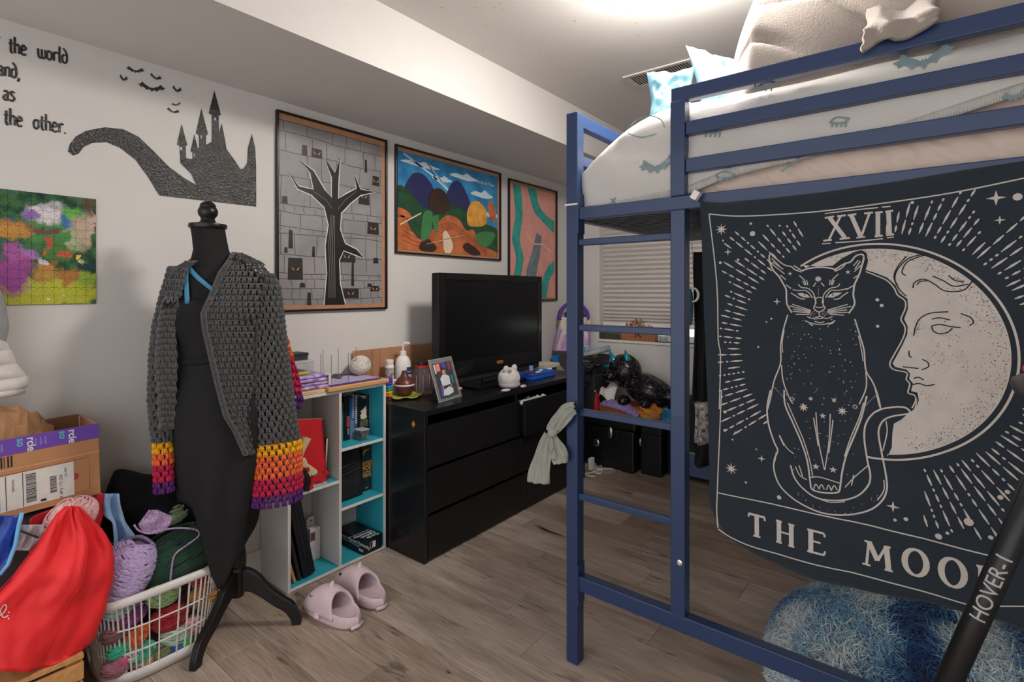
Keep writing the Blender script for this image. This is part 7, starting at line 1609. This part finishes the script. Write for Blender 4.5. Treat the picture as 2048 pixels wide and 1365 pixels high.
# yarn inside: front row seen through the lattice
def lat(px, py, rad): 
    # nearest point inside the front lattice along the pixel ray
    q = P(px, py, X=LCX + LHX * .80 - rad * .55); return q
YN = [(208, 1228, .045, '#b4ccd4', 'pale blue yarn skein at the left end of the laundry basket', 2), (262, 1232, .042, '#8b3f86', 'magenta-purple yarn skein just below the basket rim', 3), (232, 1265, .040, '#7c5458', 'dusty mauve-brown yarn ball inside the basket', 4), (270, 1275, .040, '#e06a28', 'bright orange yarn ball in the middle of the basket', 5), (340, 1235, .058, '#a81f2b', 'large crimson yarn skein behind the basket lattice', 6), (352, 1268, .048, '#bcd8c4', 'pale mint yarn skein right of the orange yarn', 7), (240, 1298, .034, '#35b08a', 'emerald yarn ball left of the white-labelled skein', 8), (283, 1305, .038, '#4cc19c', 'mint-green yarn ball near the basket bottom', 9), (262, 1310, .030, '#d8d3d6', 'white-labelled yarn skein between the two green balls', 10), (318, 1308, .042, '#7a7a56', 'olive-khaki yarn ball low in the basket', 11), (360, 1312, .034, '#2c60b8', 'royal blue yarn ball at the low right of the basket', 12), (366, 1290, .032, '#48c846', 'neon green yarn ball above the royal blue one', 13), (385, 1250, .040, '#d9a2a4', 'pink and white yarn skein at the right of the basket', 14), (408, 1190, .045, '#c98d3e', 'mustard yarn ball at the right end of the basket', 15), (290, 1335, .036, '#c9a888', 'peach variegated yarn ball on the basket floor', 16), (232, 1335, .040, '#a06a78', 'rose-brown yarn skein at the low left of the basket', 17), (325, 1190, .050, '#a8c88c', 'light green yarn skein just under the basket rim', 18), (245, 1320, .028, '#c05a7a', 'raspberry pink yarn ball at the low left of the basket', 19), (335, 1340, .032, '#24508f', 'navy blue yarn ball at the basket bottom', 20), (398, 1155, .035, '#b8222c', 'small red yarn ball under the dark green skein', 21)]
for (px, py, r, col, lbl, sd_) in YN:
    q = lat(px, py, r); q.z = max(q.z, r * .8 + .012); q.y = max(LCY - LHY * .8 + r * .6, min(LCY + LHY * .8 - r * .6, q.y))
    q.x = min(q.x, LCX + LHX * (.84 + .16 * q.z / LZ) - r * .72 - .008)
    yarn('yarn_ball', lbl, q, (r * .7, r * 1.15, r * .85), col, n=18, tr=.0032, seed=sd_, rot=RX(rq.uniform(-30, 30)), group='yarn in the laundry basket', spread=.4)
# filler skeins deep inside
for k, (x, y, z, col) in enumerate(((-2.43, .66, .12, '#6a5a8a'), (-2.43, .82, .12, '#8a6a5a'), (-2.42, .74, .22, '#5a6a7a'))):
    yarn('yarn_ball', ['dull violet yarn ball deep inside the basket', 'brown yarn ball deep inside the basket', 'slate yarn ball in the middle of the basket'][k], (x, y, z), (.07, .085, .075), col, n=14, tr=.004, seed=40 + k, group='yarn in the laundry basket')
# big skeins on top
q = P(252, 1150, X=-2.245); yarn('yarn_skein', 'large twisted lavender yarn skein on top of the laundry basket', q + Vector((-.02, 0, .0)), (.085, .085, .125), '#bda6d6', rot=RX(-24) @ RY(8), n=74, tr=.0056, seed=31, spread=.24, core=.88)
q = P(352, 1112, X=-2.30); yarn('yarn_skein', 'huge dark green yarn skein on top of the laundry basket', q, (.10, .155, .105), '#16402f', rot=RX(12), n=84, tr=.0048, seed=32, spread=.26, core=.9)
q = P(345, 1030, X=-2.38); yarn('yarn_ball', 'small light green chunky yarn ball beside the black clothes', q, (.04, .05, .035), '#a7bf95', n=14, tr=.006, seed=33)
m_lk = mat('lilac_crochet', '#b79ac4', .9, noise=(160, .3), bump=(220, .9))
sw = sheetlike('crochet_swatch', 'small lilac crochet swatch lying on the green yarn', 'crochet', m_lk, [(1020, 300, 312), (1035, 288, 345), (1050, 276, 340), (1062, 285, 330), (1068, 295, 312)], 1021, 1068, -2.215, .004, 2, .006)
sx = [(268, 1050), (278, 1062), (300, 1068), (330, 1060), (360, 1057), (392, 1060), (398, 1072), (375, 1090), (350, 1110), (343, 1140), (340, 1175)]
MB().tube(cr([P(*p, X=-2.195 + .012 * math.sin(i / 10 * math.pi)) for i, p in enumerate(sx)], 5), .0032, n=7).build('yarn_tail', m_lk, sw, smooth=True)
# ---- hanging jacket at the left edge
jk = thing('hanging_jacket', 'white puffer jacket with a grey hood hanging on the left wall', 'jacket', (-2.46, .2, 1.0))
m_puf = mat('white_puffer', '#d8d4d2', .55, bump=(24, .3)); m_gr = mat('grey_fleece', '#9a9a9c', .9, bump=(60, .3))
JYC = .13
def jkt(tab, lump, dep, yo=0):
    def f(u, v):
        z = tab[0][0] + (tab[-1][0] - tab[0][0]) * v
        for (za, ha), (zb3, hb3) in zip(tab, tab[1:]):
            if zb3 <= z <= za + 1e-6: hw = ha + (hb3 - ha) * (za - z) / (za - zb3); break
        a = 2 * math.pi * u; k = 1 + lump * (abs(math.sin(v * math.pi * 4)) ** .6 - .7); n0 = mnoise.noise(Vector((math.cos(a) * 2, math.sin(a) * 2, z * 9)))
        d = dep * min(1, hw / .1 + .2) * k * (1 + .2 * n0)
        return (-2.452 + d * math.cos(a), JYC + (hw * (1 + .04 * n0) + .012 * (k - 1)) * math.copysign(abs(math.sin(a)) ** .8, math.sin(a)), z)
    return f
MB().grid(jkt([(1.52, .012), (1.48, .06), (1.45, .14), (1.41, .190), (1.36, .203), (1.26, .212), (1.20, .205), (1.17, .19)], 0, .062), 40, 20, cu=True).build('grey_hood', m_gr, jk, world=True, smooth=True, solid=.006)
MB().grid(jkt([(1.235, .196), (1.18, .222), (1.12, .240), (1.085, .262), (1.06, .262), (1.045, .235)], .28, .078), 48, 36, cu=True).build('white_body', m_puf, jk, world=True, smooth=True, solid=.006)
MB().tube([(-2.452 + .080 * math.cos(i * .157), JYC + .248 * math.copysign(abs(math.sin(i * .157)) ** .8, math.sin(i * .157)), 1.045) for i in range(40)], .012, n=8, closed=True).build('hem_band', m_puf, jk, world=True, smooth=True)
MB().lathe([(.012, 0), (.012, .02), (.018, .035), (.018, .04), (.001, .042)], c=(WX, .13, 1.535), n=14, rot=RY(90)).build('wall_hook', m_chr, jk, world=True)
# ================================================================== SLIPPERS, CLOTH, RUG, SCOOTER
m_slp = mat('pale_pink_foam', '#d3bcc4', .6, noise=(20, .04), bump=(200, .06))
def slipper(label, heel, toe, wink, sgn):
    d = (toe - heel); L = d.length; ang = math.atan2(d.y, d.x)
    t = thing('shark_slipper', label, 'slipper', heel, rotz=ang, group='pair of shark slippers')
    W = .118
    def half(s): # half width along length
        s = min(max(s, 0), 1); return W / 2 * (max(0, 1 - abs(2 * s - 1.06) ** 3.4 / 1.1) ** .5) * (.92 + .12 * s)
    n = 30; out = [(s * L, half(s)) for s in [i / n for i in range(n + 1)]]
    ring = out + [(x, -y) for x, y in out[::-1]]
    # sole and bowl
    def bowl(u, v):
        i = u * (2 * n + 2); k = ring[int(i) % len(ring)]; x, y = k; s = x / L
        rim = .048 + .012 * math.sin(s * 3)
        prof = [(.86, 0), (.97, .004), (1.03, .018), (1.03, rim - .012), (.98, rim), (.90, rim - .003), (.80, rim - .018), (.5, .028), (.0, .026)]
        a = v * 8; j = min(7, int(a)); f = a - j; sc = prof[j][0] + (prof[j + 1][0] - prof[j][0]) * f; z = prof[j][1] + (prof[j + 1][1] - prof[j][1]) * f
        return (L / 2 + (x - L / 2) * sc, y * sc, z)
    b = MB().grid(bowl, len(ring), 16, cu=True); b.add([bowl(i / len(ring), 0) for i in range(len(ring))], [tuple(range(len(ring)))]); b.build('sole', m_slp, t, smooth=60)
    def hood(u, v):
        s = .40 + .59 * v; a = math.pi * u; w_ = half(s) * 1.02 + .001; hgt = .125 * (max(0, 1 - ((s - .50) / .52) ** 2)) ** .55 if s > .5 else .125 - .10 * (.5 - s)
        edge = .05 * math.sin(a) * (1 - v) ** 3
        return ((s + .03 * math.sin(a) * (1 - v) ** 2 + .10 * (1 - math.sin(a)) * (1 - v) ** 2 * -1) * L, w_ * math.cos(a), .030 + (hgt - .030 + .0) * math.sin(a) ** .8)
    MB().grid(hood, 28, 20).build('toe_hood', m_slp, t, smooth=True, solid=.010)
    MB().tube([hood(i / 28, 0) for i in range(29)], .007, n=8).build('opening_rim', m_slp, t, smooth=True)
    MB().tube([(.55 * L, 0, .108), (.535 * L, 0, .132), (.515 * L, 0, .152)], [.017, .013, .003], n=10).build('top_fin', m_slp, t, smooth=True)
    for s in (-1, 1): MB().ell((.60 * L, s * (half(.6) + .006), .030), (.030, .012, .010), 10, 7, RZ(s * -25)).build('side_fin', m_slp, t, smooth=True)
    MB().tube([(.02 * L, -.03, .012), (-.004, 0, .012), (.02 * L, .03, .012)], .007, n=8).build('heel_edge', m_slp, t, smooth=True)
    m_eye = mat('eye_black', '#1b1a1e', .3)
    for s in (-1, 1):
        p = Vector(hood(.5 + s * .27, .62)); nrm = Vector((.5, s * -.75, .5)).normalized()
        c = p + Vector((.004, s * -.0, .003)) + Vector((0, (-1 if p.y < 0 else 1) * .005, .003))
        if wink: MB().tube([c + Vector((.008 * math.cos(a), 0, .007 * math.sin(a))) for a in [math.pi + i * math.pi / 6 for i in range(7)]], .0016, n=6).build('wink_line', m_eye, t)
        else: MB().ell(c, .0065, 10, 7).build('eye', m_eye, t, smooth=True)
        MB().tube([p + Vector((-.035, (-1 if p.y < 0 else 1) * .008, .004 - .006 * k)) for k in range(2)], .0012, n=5).build('gill_mark', mat('white_plastic', '#e2dfdb', .45), t)
    return t
slipper('pale pink shark slipper with a winking eye, nearest the camera', P(716, 1258, Z=0), P(622, 1212, Z=0), True, 1)
slipper('pale pink shark slipper with a round open eye, behind the winking one', P(766, 1220, Z=0), P(682, 1168, Z=0), False, 1)
# ---- grey shirt knotted on the ladder
m_shirt = mat('sage_grey_cotton', '#999c94', .85, noise=(14, .06), bump=(30, .5))
sh_ = thing('knotted_shirt', 'sage grey shirt with faint print knotted round the bed ladder', 'shirt', (P(1110, 870, Y=YB - .03).x, YB - .03, .7))
def ribbon(nm, pts, ws, dep, ph=0, thick=.004, n=6, par=None):
    c = cr([(x, y) for x, y in pts], n); wl2 = []
    m_ = len(pts) - 1
    for i in range(len(c)): s = i / (len(c) - 1) * m_; j = min(m_ - 1, int(s)); wl2.append(ws[j] + (ws[j + 1] - ws[j]) * (s - j))
    def f(u, v):
        i = min(len(c) - 1, int(round(v * (len(c) - 1)))); a = c[max(0, i - 1)]; b_ = c[min(len(c) - 1, i + 1)]; d = (b_ - a).normalized(); nn = Vector((-d.y, d.x))
        p = c[i] + nn * (u - .5) * wl2[i]; bow = math.sin(math.pi * u) ** .6
        q = P(p.x, p.y, Y=YB - .006); dd = dep(v) if callable(dep) else dep
        return (q.x, YB - .006 - dd - .008 * bow - .006 * math.sin(u * 17 + ph + v * 4) - .004 * math.sin(v * 11 + u * 5), q.z)
    return MB().grid(f, 16, len(c) - 1).build(nm, m_shirt, par or sh_, world=True, smooth=True, solid=thick)
ribbon('wrapped_band', [(1155, 815), (1140, 822), (1124, 842), (1110, 862)], [22, 34, 32, 20], lambda v: .012 + .012 * v)
ribbon('left_tail', [(1102, 866), (1094, 895), (1086, 930), (1080, 964)], [22, 28, 38, 42], .014, 1)
ribbon('right_tail', [(1112, 870), (1118, 890), (1124, 910), (1126, 925)], [14, 24, 34, 24], .016, 2)
kq = P(1106, 864, Y=YB - .03); MB().ell((kq.x, YB - .034, kq.z), (.022, .018, .022), 14, 10, wob=.4, seed=3, rot=RY(30)).build('knot', m_shirt, sh_, smooth=True, world=True)
def fy2(px, py, o): q = P(px, py, Y=YB - .006); return (q.x, YB - .006 - o, q.z)
b = MB(); b.stroke(cr([(1113, 905), (1118, 892), (1123, 905), (1121, 916), (1114, 915)], 4), 1.2, lambda u, v: fy2(u, v, .036)); b.stroke([(1117, 872), (1118, 892)], 1.1, lambda u, v: fy2(u, v, .036)); b.build('lantern_print', mat('print_grey', '#5d5f5c', .8), sh_, world=True)
# ---- furry blue floor cushion
FC, FR = Vector((.06, 2.20, 0)), (.50, .40, .30)
m_furb = mat('blue_plush_base', '#4a7fae', .95, noise=(6, .5), col2='#a9c6d6')
fur = thing('furry_floor_cushion', 'shaggy blue and white tie-dyed floor cushion under the loft bed', 'cushion', FC)
def cush(u, v):
    a = u * 2 * math.pi; ph = v * math.pi * .5; e_ = .62
    r = math.cos(ph) ** .55 if v < 1 else 0; z = FR[2] * math.sin(ph) ** .9
    k = 1 + .05 * mnoise.noise(Vector((math.cos(a) * 2, math.sin(a) * 2, v * 2)))
    return Vector((FR[0] * r * k * math.cos(a), FR[1] * r * k * math.sin(a), z * (1 + .08 * mnoise.noise(Vector((math.cos(a) * r * 2, math.sin(a) * r * 2, 5))))))
MB().grid(cush, 40, 16, cu=True).build('cushion_core', m_furb, fur, smooth=True)
def furmat(name, c1, c2): return mat(name, c1, .85, noise=(18, .2), col2=c2, sheen=.3)
fm = [furmat('fur_white', '#cfdfe4', '#e6eef0'), furmat('fur_sky', '#7fb0cf', '#a5cbdd'), furmat('fur_blue', '#2f6ea8', '#4a8cc0'), furmat('fur_navy', '#163a6e', '#245490')]
rf = random.Random(77); b = MB(); NB = 42000
vs = []; fs = []; ms = []
for i in range(NB):
    u, v = rf.random(), rf.random() ** 1.25 * .985
    a = u * 2 * math.pi
    p = cush(u, v); nrm = Vector((p.x / FR[0] ** 2, p.y / FR[1] ** 2, p.z / FR[2] ** 2 * .8 + .2)).normalized()
    t1 = nrm.orthogonal().normalized(); t2 = nrm.cross(t1); ang = rf.uniform(0, 6.28)
    lean = (t1 * math.cos(ang) + t2 * math.sin(ang)) * .55 + Vector((0, 0, -.25))
    L = rf.uniform(.045, .075); d1 = (nrm * .8 + lean * .6).normalized(); d2 = (nrm * .3 + lean).normalized(); w_ = d1.cross(Vector((rf.gauss(0, 1), rf.gauss(0, 1), rf.gauss(0, 1)))).normalized() * .0019
    m1 = p + d1 * L * .55; tip = m1 + d2 * L * .5; o = len(vs)
    vs += [p - w_, p + w_, m1 + w_ * .8, m1 - w_ * .8, tip]
    fs += [(o, o + 1, o + 2, o + 3), (o + 3, o + 2, o + 4)]
    nv = mnoise.noise(Vector((p.x * 5.5 + 1, p.y * 4, p.z * 4 + 3))) + .35 * math.sin(p.x * 20 + p.y * 5 + 2.2 * mnoise.noise(p * 5)) + rf.gauss(0, .12)
    nv += .30 * max(0, (-.18 - p.x) / .25) ; k = 0 if nv > .20 else 1 if nv > -.05 else 2 if nv > -.32 else 3
    ms += [k, k]
b.v, b.f, b.m = vs, fs, ms
tag(b.build('shaggy_fur', fm, fur), kind='stuff')
# ---- kick scooter
m_scb = mat('scooter_black', '#151518', .38, noise=(20, .1)); m_rub = mat('scooter_rubber', '#3a3538', .7)
s1_, s2_ = P(1897, 1365, t=1.08), P(2060, 1000, t=1.0)
dd = (s2_ - s1_); dd /= dd.z
base = s1_ + dd * (.16 - s1_.z); top = s1_ + dd * (1.235 - s1_.z)
sc = thing('kick_scooter', 'black electric kick scooter with HOVER-1 lettering at the right edge', 'scooter', (base.x - .04, base.y, 0))
MB().tube([base, base.lerp(top, .5), top], .0215, n=24).build('stem', m_scb, sc, smooth=True, world=True)
MB().tube([base + dd * .02, base + dd * .14], .030, n=20).build('folding_collar', m_scb, sc, smooth=40, world=True)
yb = base.y
def wheel(x, nm):
    MB().lathe([(.05, -.018), (.085, -.018), (.1, -.010), (.1, .010), (.085, .018), (.05, .018)], c=(x, yb, .1), n=28, rot=RX(90)).build(nm, m_rub, sc, smooth=40, world=True)
    MB().lathe([(.001, -.02), (.05, -.019), (.05, .019), (.001, .02)], c=(x, yb, .1), n=20, rot=RX(90)).build('hub', m_scb, sc, smooth=40, world=True)
fx_ = base.x - .04; wheel(fx_, 'front_wheel'); wheel(fx_ + .86, 'rear_wheel')
for s in (-1, 1): MB().bar((fx_, yb + s * .027, .1), (base.x, yb + s * .027, .24), .008, .03, up=(0, 1, 0)).build('fork_arm', m_scb, sc, world=True)
MB().box((base.x - .02, yb - .04, .215), (base.x + .06, yb + .04, .25)).build('fork_crown', m_scb, sc, world=True, bevel=.006)
MB().bar((base.x + .02, yb, .22), (fx_ + .16, yb, .115), .10, .03).build('deck_neck', m_scb, sc, world=True)
MB().box((fx_ + .14, yb - .075, .085), (fx_ + .74, yb + .075, .125)).build('deck', m_scb, sc, world=True, bevel=.01)
MB().bar((fx_ + .73, yb, .105), (fx_ + .86, yb, .10), .012, .03).build('rear_axle_arm', m_scb, sc, world=True)
MB().bar((fx_ + .30, yb - .08, .09), (fx_ + .26, yb - .14, .004), .012, .012).build('kickstand', m_scb, sc, world=True)
ge = P(2026, 775, t=1.0); hd = (Vector((top.x, top.y, top.z)) - ge).normalized()
MB().tube([ge + hd * .10, ge + hd * .42], .013, n=14).build('handlebar', m_scb, sc, smooth=True, world=True)
MB().tube([ge, ge + hd * .006, ge + hd * .02, ge + hd * .10], [.012, .019, .022, .020], n=18).build('grip', m_rub, sc, smooth=50, world=True); MB().tube([ge + hd * .36, ge + hd * .46], .020, n=18).build('grip', m_rub, sc, smooth=50, world=True)
rd = P(2048, 742, t=.98); MB().ell(rd + Vector((.012, .004, .004)), (.014, .014, .012), 12, 8).build('red_button', m_rp, sc, smooth=True, world=True)
br = [P(x, y, t=tt) for x, y, tt in ((1838, 1340, 1.1), (1845, 1345, 1.1), (1850, 1362, 1.1), (1880, 1372, 1.09))]
MB().tube(cr(br, 5), .003, n=6).build('brake_cable', m_scb, sc, smooth=True, world=True)
# lettering along the stem, facing the camera
ax = dd.normalized(); mid = (P(1962, 1235, t=1.05)); 
k = (mid - s1_).dot(ax); o = s1_ + ax * k; vw = (Vector((0, 0, H)) - o).normalized(); n_ = (vw - ax * vw.dot(ax)).normalized(); up_ = n_.cross(ax)
tm = text_mesh('brand_lettering', 'HOVER-1', .037, mat('print_white', '#d9dadb', .5), sc, frame(o + n_ * .0218 - up_ * .013, ax, up_), extrude=.0003, thick=.0002)
bm_ = bmesh.new(); bm_.from_mesh(tm.data); bmesh.ops.triangulate(bm_, faces=bm_.faces[:]); bmesh.ops.subdivide_edges(bm_, edges=bm_.edges[:], cuts=2, use_grid_fill=True); bm_.to_mesh(tm.data); bm_.free()
for v in tm.data.vertices:   # wrap the print round the tube
    p = Vector(v.co); h_ = (p - o).dot(up_); a = h_ / .0218; along = (p - o).dot(ax)
    v.co = o + ax * along + (n_ * math.cos(a) + up_ * math.sin(a)) * .0224
